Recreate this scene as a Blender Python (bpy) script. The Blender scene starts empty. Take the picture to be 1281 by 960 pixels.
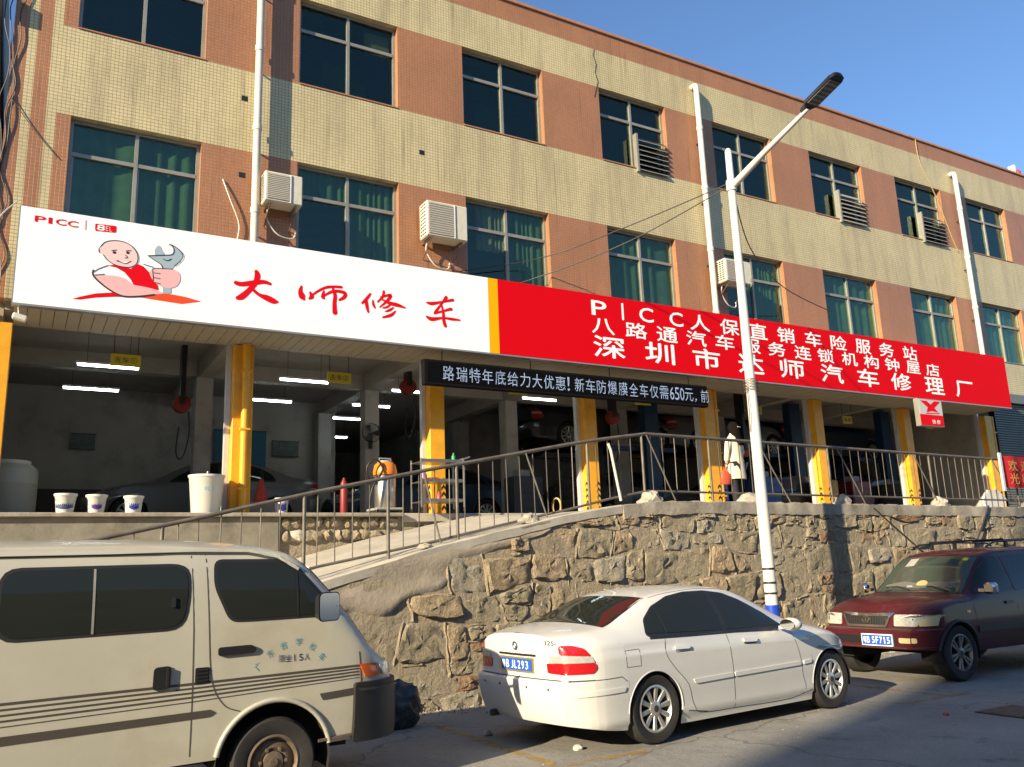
import bpy, bmesh, math, random
from math import sin, cos, pi, radians, sqrt, atan2
from mathutils import Vector, Matrix
from mathutils.geometry import delaunay_2d_cdt
from functools import lru_cache
random.seed(7)
SC = bpy.context.scene
COL = SC.collection
V = Vector

# ---------------------------------------------------------------- camera
cam_d = bpy.data.cameras.new("camera")
cam = bpy.data.objects.new("camera", cam_d)
COL.objects.link(cam)
SC.camera = cam
cam_d.sensor_width = 36.0
cam_d.lens = 1069.13 / 1281 * 36.0
cam_d.clip_end = 2000
PITCH, ROLL, YAW = 0.213302649, -0.036354277, 0.528464345
_f = V((sin(YAW)*cos(PITCH), cos(YAW)*cos(PITCH), sin(PITCH)))
_r = V((cos(YAW), -sin(YAW), 0)); _u = _r.cross(_f)
_r2 = _r*cos(ROLL) + _u*sin(ROLL); _u2 = -_r*sin(ROLL) + _u*cos(ROLL)
cam.matrix_world = Matrix(((_r2.x, _u2.x, -_f.x, 0), (_r2.y, _u2.y, -_f.y, 0), (_r2.z, _u2.z, -_f.z, 0), (0, 0, 0, 1)))

# ---------------------------------------------------------------- sky, sun, exposure
SUN_EL, SUN_AZ = radians(21.5), radians(70.0)     # azimuth measured from the facade normal, towards the left
TO_SUN = V((-sin(SUN_AZ)*cos(SUN_EL), -cos(SUN_AZ)*cos(SUN_EL), sin(SUN_EL)))
world = bpy.data.worlds.new("World"); SC.world = world; world.use_nodes = True
wn = world.node_tree.nodes; wl = world.node_tree.links
sky = wn.new("ShaderNodeTexSky"); sky.sky_type = 'NISHITA'; sky.sun_disc = False
sky.sun_elevation = SUN_EL
sky.sun_rotation = atan2(TO_SUN.x, TO_SUN.y)
sky.altitude = 50; sky.air_density = 1.0; sky.dust_density = 0.35; sky.ozone_density = 5.0
wn["Background"].inputs[1].default_value = 0.108
wl.new(sky.outputs[0], wn["Background"].inputs[0])
sun_d = bpy.data.lights.new("sun", 'SUN'); sun_d.energy = 5.0; sun_d.angle = radians(0.53); sun_d.color = (1.0, 0.85, 0.60)
sun = bpy.data.objects.new("sun", sun_d); COL.objects.link(sun)
sun.rotation_euler = TO_SUN.to_track_quat('Z', 'Y').to_euler(); sun.location = (-20, -10, 30)
SC.view_settings.view_transform = 'Standard'; SC.view_settings.look = 'None'
SC.view_settings.exposure = 1.0; SC.view_settings.gamma = 1.0
SC.view_settings.use_curve_mapping = False

# ---------------------------------------------------------------- materials
MATS = {}
def mat(name, col, rough=0.6, metal=0.0, var=0.0, vscale=3.0, bump=0.0, bscale=20.0, spec=0.5, emit=None, es=1.0, coat=0.0, dark=None, dscale=1.2, damt=0.5):
    """principled material; var = value variation, bump = fine relief, dark = colour of dirt patches"""
    if name in MATS: return MATS[name]
    m = bpy.data.materials.new(name); m.use_nodes = True
    n, l = m.node_tree.nodes, m.node_tree.links
    b = n["Principled BSDF"]
    b.inputs["Base Color"].default_value = (*col, 1); b.inputs["Roughness"].default_value = rough
    b.inputs["Metallic"].default_value = metal; b.inputs["Specular IOR Level"].default_value = spec
    b.inputs["Coat Weight"].default_value = coat
    b.inputs["Coat Roughness"].default_value = 0.06
    tc = n.new("ShaderNodeTexCoord")
    src = None
    if var:
        ns = n.new("ShaderNodeTexNoise"); ns.inputs["Scale"].default_value = vscale; ns.inputs["Detail"].default_value = 8; ns.inputs["Roughness"].default_value = .65
        l.new(tc.outputs["Object"], ns.inputs["Vector"])
        mr = n.new("ShaderNodeMapRange"); mr.inputs[1].default_value = .3; mr.inputs[2].default_value = .7
        mr.inputs[3].default_value = 1-var; mr.inputs[4].default_value = 1+var
        l.new(ns.outputs["Fac"], mr.inputs[0])
        mx = n.new("ShaderNodeVectorMath"); mx.operation = 'SCALE'; mx.inputs[0].default_value = col
        l.new(mr.outputs[0], mx.inputs[3]); src = mx.outputs[0]
    if dark:
        nd = n.new("ShaderNodeTexNoise"); nd.inputs["Scale"].default_value = dscale; nd.inputs["Detail"].default_value = 9; nd.inputs["Roughness"].default_value = .7
        l.new(tc.outputs["Object"], nd.inputs["Vector"])
        cr = n.new("ShaderNodeMapRange"); cr.inputs[1].default_value = .5; cr.inputs[2].default_value = .68; cr.inputs[4].default_value = damt
        l.new(nd.outputs["Fac"], cr.inputs[0])
        mm = n.new("ShaderNodeMix"); mm.data_type = 'RGBA'
        if src: l.new(src, mm.inputs["A"])
        else: mm.inputs["A"].default_value = (*col, 1)
        mm.inputs["B"].default_value = (*dark, 1); l.new(cr.outputs[0], mm.inputs["Factor"]); src = mm.outputs["Result"]
    if src: l.new(src, b.inputs["Base Color"])
    if bump:
        nb = n.new("ShaderNodeTexNoise"); nb.inputs["Scale"].default_value = bscale; nb.inputs["Detail"].default_value = 10; nb.inputs["Roughness"].default_value = .7
        l.new(tc.outputs["Object"], nb.inputs["Vector"])
        bp = n.new("ShaderNodeBump"); bp.inputs["Strength"].default_value = 1.0; bp.inputs["Distance"].default_value = bump
        l.new(nb.outputs["Fac"], bp.inputs["Height"]); l.new(bp.outputs[0], b.inputs["Normal"])
    if emit:
        b.inputs["Emission Color"].default_value = (*emit, 1); b.inputs["Emission Strength"].default_value = es
    MATS[name] = m
    return m

def tile_mat(name, c1, c2, mortar, size=0.056, stain=(0.25, 0.2, 0.12), samt=0.6):
    m = bpy.data.materials.new(name); m.use_nodes = True
    n, l = m.node_tree.nodes, m.node_tree.links
    b = n["Principled BSDF"]; b.inputs["Roughness"].default_value = 0.38
    tc = n.new("ShaderNodeTexCoord"); sp = n.new("ShaderNodeSeparateXYZ"); l.new(tc.outputs["Object"], sp.inputs[0])
    ad = n.new("ShaderNodeMath"); ad.operation = 'ADD'; l.new(sp.outputs[0], ad.inputs[0]); l.new(sp.outputs[1], ad.inputs[1])
    cb = n.new("ShaderNodeCombineXYZ"); l.new(ad.outputs[0], cb.inputs[0]); l.new(sp.outputs[2], cb.inputs[1])
    br = n.new("ShaderNodeTexBrick"); br.offset = 0; br.inputs["Scale"].default_value = 1; br.inputs["Brick Width"].default_value = size
    br.inputs["Row Height"].default_value = size; br.inputs["Mortar Size"].default_value = 0.0042; br.inputs["Mortar Smooth"].default_value = .3
    br.inputs["Bias"].default_value = -0.2
    br.inputs["Color1"].default_value = (*c1, 1); br.inputs["Color2"].default_value = (*c2, 1); br.inputs["Mortar"].default_value = (*mortar, 1)
    l.new(cb.outputs[0], br.inputs["Vector"])
    # rain streaks: noise stretched vertically, plus broad patches
    mp = n.new("ShaderNodeMapping"); mp.inputs["Scale"].default_value = (2.6, 2.6, 0.35); l.new(tc.outputs["Object"], mp.inputs[0])
    ns = n.new("ShaderNodeTexNoise"); ns.inputs["Scale"].default_value = 1.0; ns.inputs["Detail"].default_value = 7; ns.inputs["Roughness"].default_value = .65
    l.new(mp.outputs[0], ns.inputs["Vector"])
    mr = n.new("ShaderNodeMapRange"); mr.inputs[1].default_value = .48; mr.inputs[2].default_value = .74; mr.inputs[4].default_value = samt
    l.new(ns.outputs["Fac"], mr.inputs[0])
    n2 = n.new("ShaderNodeTexNoise"); n2.inputs["Scale"].default_value = .8; n2.inputs["Detail"].default_value = 6; l.new(tc.outputs["Object"], n2.inputs["Vector"])
    m2 = n.new("ShaderNodeMapRange"); m2.inputs[1].default_value = .3; m2.inputs[2].default_value = .7; m2.inputs[3].default_value = .88; m2.inputs[4].default_value = 1.08
    l.new(n2.outputs["Fac"], m2.inputs[0])
    sc = n.new("ShaderNodeVectorMath"); sc.operation = 'SCALE'; l.new(br.outputs["Color"], sc.inputs[0]); l.new(m2.outputs[0], sc.inputs[3])
    mx = n.new("ShaderNodeMix"); mx.data_type = 'RGBA'; l.new(mr.outputs[0], mx.inputs["Factor"]); l.new(sc.outputs[0], mx.inputs["A"]); mx.inputs["B"].default_value = (*stain, 1)
    # narrow run-off streaks
    mp3 = n.new("ShaderNodeMapping"); mp3.inputs["Scale"].default_value = (11, 11, .55); l.new(tc.outputs["Object"], mp3.inputs[0])
    n3 = n.new("ShaderNodeTexNoise"); n3.inputs["Scale"].default_value = 1.0; n3.inputs["Detail"].default_value = 4; l.new(mp3.outputs[0], n3.inputs["Vector"])
    m3 = n.new("ShaderNodeMapRange"); m3.inputs[1].default_value = .60; m3.inputs[2].default_value = .74; m3.inputs[4].default_value = .55; l.new(n3.outputs["Fac"], m3.inputs[0])
    x3 = n.new("ShaderNodeMix"); x3.data_type = 'RGBA'; l.new(m3.outputs[0], x3.inputs["Factor"]); l.new(mx.outputs["Result"], x3.inputs["A"]); x3.inputs["B"].default_value = (stain[0]*.7, stain[1]*.7, stain[2]*.7, 1)
    l.new(x3.outputs["Result"], b.inputs["Base Color"])
    bp = n.new("ShaderNodeBump"); bp.invert = True; bp.inputs["Distance"].default_value = 0.0015; bp.inputs["Strength"].default_value = .7
    l.new(br.outputs["Fac"], bp.inputs["Height"]); l.new(bp.outputs[0], b.inputs["Normal"])
    MATS[name] = m
    return m

def glass_mat(name, tint, refl=0.12, rough=0.02, trans=0.5):
    """thin tinted pane: lets part of the light through, mirrors the rest by fresnel"""
    m = bpy.data.materials.new(name); m.use_nodes = True
    n, l = m.node_tree.nodes, m.node_tree.links
    n.remove(n["Principled BSDF"]); out = n["Material Output"]
    tr = n.new("ShaderNodeBsdfTransparent"); tr.inputs[0].default_value = (*[c*trans for c in tint], 1)
    gl = n.new("ShaderNodeBsdfGlossy"); gl.inputs["Roughness"].default_value = rough; gl.inputs["Color"].default_value = (.66, .82, .72, 1)
    lw0 = n.new("ShaderNodeLayerWeight"); pw_ = n.new("ShaderNodeMath"); pw_.operation = "POWER"; pw_.inputs[1].default_value = 4.5; l.new(lw0.outputs["Facing"], pw_.inputs[0])
    lw = n.new("ShaderNodeMath"); lw.operation = "MULTIPLY_ADD"; lw.inputs[1].default_value = .75; lw.inputs[2].default_value = .06; l.new(pw_.outputs[0], lw.inputs[0])
    nz = n.new("ShaderNodeTexNoise"); nz.inputs["Scale"].default_value = 1.3; tc = n.new("ShaderNodeTexCoord"); l.new(tc.outputs["Object"], nz.inputs["Vector"])
    bp = n.new("ShaderNodeBump"); bp.inputs["Distance"].default_value = 0.0015; l.new(nz.outputs["Fac"], bp.inputs["Height"]); l.new(bp.outputs[0], gl.inputs["Normal"])
    mx = n.new("ShaderNodeMixShader"); l.new(lw.outputs[0], mx.inputs[0]); l.new(tr.outputs[0], mx.inputs[1]); l.new(gl.outputs[0], mx.inputs[2])
    l.new(mx.outputs[0], out.inputs[0])
    MATS[name] = m
    return m

# ---------------------------------------------------------------- mesh helpers
OFF = {}        # world offset of each object that builds in world coordinates
def world_off(o):
    s = V((0, 0, 0))
    while o is not None:
        s = s + o.location; o = o.parent
    return s
def tag(o, label=None, cat=None, group=None, kind=None):
    if label: o["label"] = label
    if cat: o["category"] = cat
    if group: o["group"] = group
    if kind: o["kind"] = kind
    return o
def empty(name, loc=(0, 0, 0), label=None, cat=None, group=None, rz=0.0):
    o = bpy.data.objects.new(name, None); COL.objects.link(o)
    o.location = loc; o.rotation_euler = (0, 0, rz); o.empty_display_size = .2
    return tag(o, label, cat, group)
def link(name, me, parent=None, loc=None):
    o = bpy.data.objects.new(name, me); COL.objects.link(o)
    if parent is not None: o.parent = parent
    if loc is not None: o.location = loc
    return o
def copy_tree(o, parent=None):
    c = o.copy(); COL.objects.link(c); c.parent = parent
    for ch in list(o.children): copy_tree(ch, c)
    return c

class MB:
    def __init__(s): s.v = []; s.f = []; s.mi = []; s.cur = 0
    def add(s, vs, fs):
        k = len(s.v); s.v += [tuple(p) for p in vs]; s.f += [tuple(i+k for i in f) for f in fs]; s.mi += [s.cur]*len(fs); return s
    def box(s, x0, x1, y0, y1, z0, z1, bev=0.0):
        if bev:
            b = bev; m = bmesh.new()
            bmesh.ops.create_cube(m, size=1)
            for q in m.verts: q.co = V(((x0+x1)/2+q.co.x*(x1-x0), (y0+y1)/2+q.co.y*(y1-y0), (z0+z1)/2+q.co.z*(z1-z0)))
            bmesh.ops.bevel(m, geom=m.edges[:], offset=b, segments=1, affect='EDGES')
            s.add([q.co for q in m.verts], [[q.index for q in f.verts] for f in m.faces]); m.free(); return s
        return s.add([(x0,y0,z0),(x1,y0,z0),(x1,y1,z0),(x0,y1,z0),(x0,y0,z1),(x1,y0,z1),(x1,y1,z1),(x0,y1,z1)],
                     [(0,3,2,1),(4,5,6,7),(0,1,5,4),(1,2,6,5),(2,3,7,6),(3,0,4,7)])
    def quad(s, a, b, c, d): return s.add([a, b, c, d], [(0, 1, 2, 3)])
    def tube(s, pts, r, n=8, cap=True, closed=False):
        pts = [V(p) for p in pts]; N = len(pts)
        rs = r if isinstance(r, (list, tuple)) else [r]*N
        vs = []; fs = []; up = None
        for i, p in enumerate(pts):
            a = pts[max(i-1, 0)]; b = pts[min(i+1, N-1)]; t = (b-a).normalized() if (b-a).length > 1e-9 else V((0, 0, 1))
            if up is None: up = V((0, 0, 1)) if abs(t.z) < .9 else V((1, 0, 0))
            u = t.cross(up).normalized(); w = u.cross(t).normalized(); up = w
            for k in range(n):
                a_ = 2*pi*k/n; vs.append(p + (u*cos(a_)+w*sin(a_))*rs[i])
        for i in range(N-1):
            for k in range(n): fs.append((i*n+k, i*n+(k+1) % n, (i+1)*n+(k+1) % n, (i+1)*n+k))
        if cap: fs.append(tuple(range(n))[::-1]); fs.append(tuple((N-1)*n+k for k in range(n)))
        return s.add(vs, fs)
    def lathe(s, prof, c=(0, 0, 0), n=20, axis='z', cap=True):
        vs = []; fs = []
        for (r, z) in prof:
            for k in range(n):
                a = 2*pi*k/n; x, y = r*cos(a), r*sin(a)
                q = (x, y, z) if axis == 'z' else ((x, z, y) if axis == 'y' else (z, x, y))
                vs.append((q[0]+c[0], q[1]+c[1], q[2]+c[2]))
        for i in range(len(prof)-1):
            for k in range(n): fs.append((i*n+k, i*n+(k+1) % n, (i+1)*n+(k+1) % n, (i+1)*n+k))
        if cap: fs.append(tuple(range(n))[::-1]); fs.append(tuple((len(prof)-1)*n+k for k in range(n)))
        return s.add(vs, fs)
    def prism(s, poly, y0, y1):       # poly in (x,z), extruded along y
        n = len(poly); vs = [(x, y0, z) for x, z in poly]+[(x, y1, z) for x, z in poly]
        fs = [tuple(range(n)), tuple(range(2*n-1, n-1, -1))]+[(i, (i+1) % n, n+(i+1) % n, n+i) for i in range(n)]
        return s.add(vs, fs)
    def xf(s, M, start=0):
        s.v = s.v[:start]+[tuple(M @ V(p)) for p in s.v[start:]]; return s
    def mesh(s, name, mats, smooth=None):
        me = bpy.data.meshes.new(name); me.from_pydata(s.v, [], s.f)
        for m in (mats if isinstance(mats, (list, tuple)) else [mats]): me.materials.append(m)
        if any(s.mi): me.polygons.foreach_set("material_index", s.mi)
        bm = bmesh.new(); bm.from_mesh(me); bmesh.ops.recalc_face_normals(bm, faces=bm.faces[:]); bm.to_mesh(me); bm.free()
        if smooth:
            me.polygons.foreach_set("use_smooth", [True]*len(me.polygons))
            if smooth is not True: me.set_sharp_from_angle(angle=radians(smooth))
        me.update(); return me
    def build(s, name, mats, parent=None, smooth=None, world=False):
        """world=True: the vertices are world coordinates, moved into the parent's space"""
        if name in SPLIT: return s.split_build(name, mats, parent, smooth, world)
        if world and parent is not None:
            o_ = world_off(parent); s.v = [(p[0]-o_.x, p[1]-o_.y, p[2]-o_.z) for p in s.v]
        return link(name, s.mesh(name, mats, smooth), parent)

SPLIT = {"door_gap", "sill_gap", "drip_gap", "arch_lip", "wheel_well", "hanging_rod", "hanging_wire", "hanger", "deep_bay_wall", "pipe_clamp", "roof_crossbar", "wiper", "wall_bracket", "wall_hole", "screen", "garage_frame", "wall_board_frame", "lift_arm", "emblem_eyes", "dado"}
def _split_build(s, name, mats, parent, smooth, world):
    """one object for each separate piece of the mesh"""
    par = list(range(len(s.v)))
    def find(a):
        while par[a] != a: par[a] = par[par[a]]; a = par[a]
        return a
    for f in s.f:
        for q in f[1:]: par[find(q)] = find(f[0])
    groups = {}
    for f, m_ in zip(s.f, s.mi): groups.setdefault(find(f[0]), []).append((f, m_))
    o = None
    for fs in groups.values():
        ids = {}; m2 = MB()
        for f, m_ in fs:
            for q in f:
                if q not in ids: ids[q] = len(m2.v); m2.v.append(s.v[q])
            m2.f.append(tuple(ids[q] for q in f)); m2.mi.append(m_)
        if world and parent is not None:
            o_ = world_off(parent); m2.v = [(p[0]-o_.x, p[1]-o_.y, p[2]-o_.z) for p in m2.v]
        o = link(name, m2.mesh(name, mats, smooth), parent)
    return o
MB.split_build = _split_build

def thing_mesh(name, mb, m, base, label, cat, group=None, smooth=None):
    """one-mesh thing whose vertices are given in world space, origin at base"""
    mb.v = [(p[0]-base[0], p[1]-base[1], p[2]-base[2]) for p in mb.v]
    o = link(name, mb.mesh(name, m, smooth), None, base)
    return tag(o, label, cat, group)

def cat_rom(pts, n=5, closed=False):
    out = []; P = [V(p) for p in pts]; N = len(P)
    rng = range(N if closed else N-1)
    for i in rng:
        if closed: a, b, c, d = P[(i-1) % N], P[i], P[(i+1) % N], P[(i+2) % N]
        else: a, b, c, d = P[max(i-1, 0)], P[i], P[i+1], P[min(i+2, N-1)]
        for k in range(n):
            t = k/n; out.append(0.5*((2*b)+(c-a)*t+(2*a-5*b+4*c-d)*t*t+(3*b-a-3*c+d)*t**3))
    if not closed: out.append(P[-1])
    return out

def rounded(poly, r, n=4):
    """fillet the corners of a 2D polygon"""
    out = []; N = len(poly)
    for i in range(N):
        p = V(poly[i][:2]); a = V(poly[i-1][:2]); b = V(poly[(i+1) % N][:2])
        rr = poly[i][2] if len(poly[i]) > 2 else r
        la, lb = (a-p).length, (b-p).length; ra, rb = min(rr, la*.45), min(rr, lb*.45)
        A = p+(a-p)/la*ra; B = p+(b-p)/lb*rb
        if rr <= 0: out.append(tuple(p)); continue
        for k in range(n+1):
            t = k/n; q = A*(1-t)**2+p*2*t*(1-t)+B*t*t; out.append(tuple(q))
    return out

FONT = None
def text_mesh(body, size, sx=1.0, bold=0.0, align='CENTER', spacing=1.0):
    """flat outline of a piece of lettering as mesh data, x to the right, y up"""
    cu = bpy.data.curves.new("lettering", 'FONT'); cu.body = body; cu.size = size; cu.offset = bold
    cu.align_x = align; cu.align_y = 'CENTER'; cu.resolution_u = 3; cu.space_character = spacing
    ob = bpy.data.objects.new("lettering_source", cu); COL.objects.link(ob)
    dg = bpy.context.evaluated_depsgraph_get(); dg.update()
    me = bpy.data.meshes.new_from_object(ob.evaluated_get(dg))
    vs = [(p.co.x*sx, p.co.y) for p in me.vertices]; fs = [tuple(p.vertices) for p in me.polygons]
    bpy.data.objects.remove(ob); bpy.data.curves.remove(cu); bpy.data.meshes.remove(me)
    return vs, fs
def fit_glyph(ch, w, h, bold=0.0):
    """one character scaled to the given width and height, centred; weight is added with slightly shifted copies"""
    vs, fs = text_mesh(ch, 1.0, 1.0, 0)
    xs = [p[0] for p in vs]; ys = [p[1] for p in vs]
    cx, cy = (min(xs)+max(xs))/2, (min(ys)+max(ys))/2; ww = max(max(xs)-min(xs), 1e-3); hh = max(max(ys)-min(ys), 1e-3)
    sx = w/ww if w else h/hh
    base = [((x-cx)*sx, (y-cy)*h/hh) for x, y in vs]
    if not bold: return base, fs
    b = bold*h; b = min(b, w*.3); V_, F_ = [], []
    for (dx, dy) in ((-b, 0), (b, 0), (0, b*.7), (0, -b*.7)):
        k = len(V_); V_ += [(x*(1-2*b/max(w, 1e-3))+dx, y*(1-2*b/h)+dy) for x, y in base]; F_ += [tuple(i+k for i in f) for f in fs]
    return V_, F_
# base colours used all over
M_yel = tile_mat("cream_mosaic_tile", (.63, .53, .30), (.565, .475, .26), (.25, .20, .10))
M_brn = tile_mat("terracotta_mosaic_tile", (.40, .188, .090), (.355, .165, .078), (.27, .12, .06), samt=.3, stain=(.2, .1, .05))
M_alu = mat("window_aluminium", (.33, .31, .26), .5, .45, var=.15)
M_conc = mat("old_concrete", (.34, .30, .235), .9, var=.25, vscale=2, bump=.012, bscale=14, dark=(.13, .11, .08), dscale=1.5, damt=.7)
M_conc_l = mat("pale_ramp_concrete", (.42, .38, .31), .9, var=.15, vscale=3, bump=.004, bscale=30, dark=(.25, .22, .18), damt=.5)
M_black = mat("black_plastic", (.012, .012, .012), .45)
M_blackm = mat("dark_steel", (.03, .03, .03), .4, .4)
M_white = mat("white_paint", (.68, .67, .64), .45, var=.06, dark=(.45, .42, .36), damt=.35)
M_steel = mat("stainless_steel", (.42, .40, .37), .33, .85, var=.15, vscale=9)
M_cable = mat("cable_sheath", (.035, .03, .026), .6)
# ================================================================ SETTING
from mathutils import noise as mnoise
RZ = -1.65                       # road level (eye height 1.65 above it)
PZ = 0.937                       # garage floor level
FY = 13.2                        # facade plane
def road_mat():
    m = bpy.data.materials.new("road_asphalt"); m.use_nodes = True
    n, l = m.node_tree.nodes, m.node_tree.links; b = n["Principled BSDF"]; b.inputs["Roughness"].default_value = .88
    tc = n.new("ShaderNodeTexCoord")
    def noise(s, d=8, r=.65):
        q = n.new("ShaderNodeTexNoise"); q.inputs["Scale"].default_value = s; q.inputs["Detail"].default_value = d; q.inputs["Roughness"].default_value = r
        l.new(tc.outputs["Object"], q.inputs["Vector"]); return q.outputs["Fac"]
    r1 = n.new("ShaderNodeValToRGB"); l.new(noise(.55), r1.inputs[0])
    r1.color_ramp.elements[0].position = .32; r1.color_ramp.elements[0].color = (.18, .168, .145, 1)
    r1.color_ramp.elements[1].position = .7; r1.color_ramp.elements[1].color = (.31, .29, .25, 1)
    r2 = n.new("ShaderNodeMapRange"); l.new(noise(90, 3), r2.inputs[0]); r2.inputs[1].default_value = .3; r2.inputs[2].default_value = .7; r2.inputs[3].default_value = .72; r2.inputs[4].default_value = 1.25
    s1 = n.new("ShaderNodeVectorMath"); s1.operation = 'SCALE'; l.new(r1.outputs[0], s1.inputs[0]); l.new(r2.outputs[0], s1.inputs[3])
    # dark oily blots and thin cracks
    r3 = n.new("ShaderNodeMapRange"); l.new(noise(2.3, 5), r3.inputs[0]); r3.inputs[1].default_value = .6; r3.inputs[2].default_value = .72; r3.inputs[4].default_value = .55
    mx = n.new("ShaderNodeMix"); mx.data_type = 'RGBA'; l.new(r3.outputs[0], mx.inputs["Factor"]); l.new(s1.outputs[0], mx.inputs["A"]); mx.inputs["B"].default_value = (.07, .064, .056, 1)
    vo = n.new("ShaderNodeTexVoronoi"); vo.feature = 'DISTANCE_TO_EDGE'; vo.inputs["Scale"].default_value = .42
    wv = n.new("ShaderNodeTexNoise"); wv.inputs["Scale"].default_value = 2.5; l.new(tc.outputs["Object"], wv.inputs["Vector"])
    va = n.new("ShaderNodeVectorMath"); va.operation = 'MULTIPLY_ADD'; l.new(wv.outputs["Color"], va.inputs[0]); va.inputs[1].default_value = (.5, .5, .5); l.new(tc.outputs["Object"], va.inputs[2]); l.new(va.outputs[0], vo.inputs["Vector"])
    r4 = n.new("ShaderNodeMapRange"); l.new(vo.outputs["Distance"], r4.inputs[0]); r4.inputs[1].default_value = .002; r4.inputs[2].default_value = .009; r4.inputs[3].default_value = .55; r4.inputs[4].default_value = 0
    m3 = n.new("ShaderNodeMix"); m3.data_type = 'RGBA'; l.new(r4.outputs[0], m3.inputs["Factor"]); l.new(mx.outputs["Result"], m3.inputs["A"]); m3.inputs["B"].default_value = (.05, .045, .04, 1)
    l.new(m3.outputs["Result"], b.inputs["Base Color"])
    bp = n.new("ShaderNodeBump"); bp.inputs["Distance"].default_value = .006; l.new(noise(70, 6, .8), bp.inputs["Height"])
    b2 = n.new("ShaderNodeBump"); b2.inputs["Distance"].default_value = .03; l.new(noise(1.6, 4), b2.inputs["Height"]); l.new(bp.outputs[0], b2.inputs["Normal"])
    l.new(b2.outputs[0], b.inputs["Normal"])
    return m
mb = MB(); mb.quad((-400, -400, RZ), (400, -400, RZ), (400, 400, RZ), (-400, 400, RZ))
road = mb.build("road", road_mat()); tag(road, kind="structure")

# worn yellow parking-bay marks, thin painted sheets on the road
def paint_mat():
    m = mat("worn_yellow_road_paint", (.42, .26, .045), .8, var=.2, vscale=8)
    m2 = m; n, l = m2.node_tree.nodes, m2.node_tree.links
    b = n["Principled BSDF"]; tc = n.new("ShaderNodeTexCoord"); ns = n.new("ShaderNodeTexNoise"); ns.inputs["Scale"].default_value = 6; ns.inputs["Detail"].default_value = 10; ns.inputs["Roughness"].default_value = .75
    l.new(tc.outputs["Object"], ns.inputs["Vector"]); r = n.new("ShaderNodeMapRange"); r.inputs[1].default_value = .42; r.inputs[2].default_value = .60; l.new(ns.outputs["Fac"], r.inputs[0]); r.inputs[4].default_value = .8; l.new(r.outputs[0], b.inputs["Alpha"])
    return m
PM = paint_mat()
for q, (x0, x1, y0, y1) in enumerate([(4.10, 4.22, 6.62, 9.35), (3.6, 5.1, 6.5, 6.615), (9.62, 9.74, 6.75, 9.5), (9.0, 10.1, 6.62, 6.74)]):
    mb = MB(); mb.quad((x0, y0, RZ+.004), (x1, y0, RZ+.004), (x1, y1, RZ+.004), (x0, y1, RZ+.004))
    tag(mb.build("road_marking", PM), kind="structure")

# ---- retaining wall line, its top profile and helpers along it
def wall_y(x): return 10.0+.045*(x-4)
TOP = [(-6, -1.60), (-4.1, -1.60), (3.23, -.04), (3.94, .14), (4.82, .35), (5.8, .54), (6.6, .70), (7.46, .83), (8.23, .905), (9.05, .93), (30, .88)]
def wall_top(x):
    for (a, za), (b, zb) in zip(TOP, TOP[1:]):
        if x <= b: return za+(zb-za)*(x-a)/(b-a)
    return TOP[-1][1]
M_mortar = mat("grey_wall_mortar", (.37, .305, .21), .95, var=.3, vscale=2.2, bump=.05, bscale=12, dark=(.12, .10, .07), dscale=2.2, damt=.7)
M_plaster = mat("old_cement_render", (.36, .30, .225), .92, var=.22, vscale=1.6, bump=.010, bscale=16, dark=(.17, .13, .09), dscale=1.3, damt=.8)
STONES = [mat("granite_pale", (.43, .375, .28), .95, var=.3, vscale=5, bump=.08, bscale=12, dark=(.12, .10, .07), dscale=4, damt=.6),
          mat("granite_grey", (.36, .30, .20), .95, var=.35, vscale=5, bump=.08, bscale=11, dark=(.10, .085, .06), dscale=4, damt=.7),
          mat("granite_tan", (.42, .32, .20), .95, var=.28, vscale=6, bump=.08, bscale=12, dark=(.14, .11, .075), dscale=4, damt=.6),
          mat("granite_rust", (.36, .23, .135), .95, var=.3, vscale=6, bump=.08, bscale=12, dark=(.13, .09, .06), dscale=3, damt=.6)]
wall = empty("retaining_wall", (10, wall_y(10), RZ), "rough random-stone retaining wall with raised mortar joints behind the parked vehicles", "wall")
# backing: front sheet, back sheet, top
mb = MB(); xs = [-6+i*.25 for i in range(145)]
fr = []; 
for i, x in enumerate(xs):
    zt = wall_top(x)-.10; 
    for k in range(13): fr.append((x, wall_y(x)-.042+.012*sin(x*5+k*2.1)+.014*mnoise.noise(V((x*4, k*1.3, 2))), RZ-.3+(zt-RZ+.3)*k/12))
mb.add(fr, [(i*13+k, (i+1)*13+k, (i+1)*13+k+1, i*13+k+1) for i in range(len(xs)-1) for k in range(12)])
n0 = len(mb.v); bk = []
for x in xs: bk += [(x, wall_y(x)+.35, wall_top(x)-.10), (x, wall_y(x)+.35, RZ-.3)]
mb.add(bk, [(2*i, 2*i+1, 2*i+3, 2*i+2) for i in range(len(xs)-1)])
mb.add([], [])
mb.f += [(i*13+12, (i+1)*13+12, n0+2*(i+1), n0+2*i) for i in range(len(xs)-1)]; mb.mi += [0]*(len(xs)-1)
mb.build("backing_mortar", M_mortar, wall, smooth=40, world=True)

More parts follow.
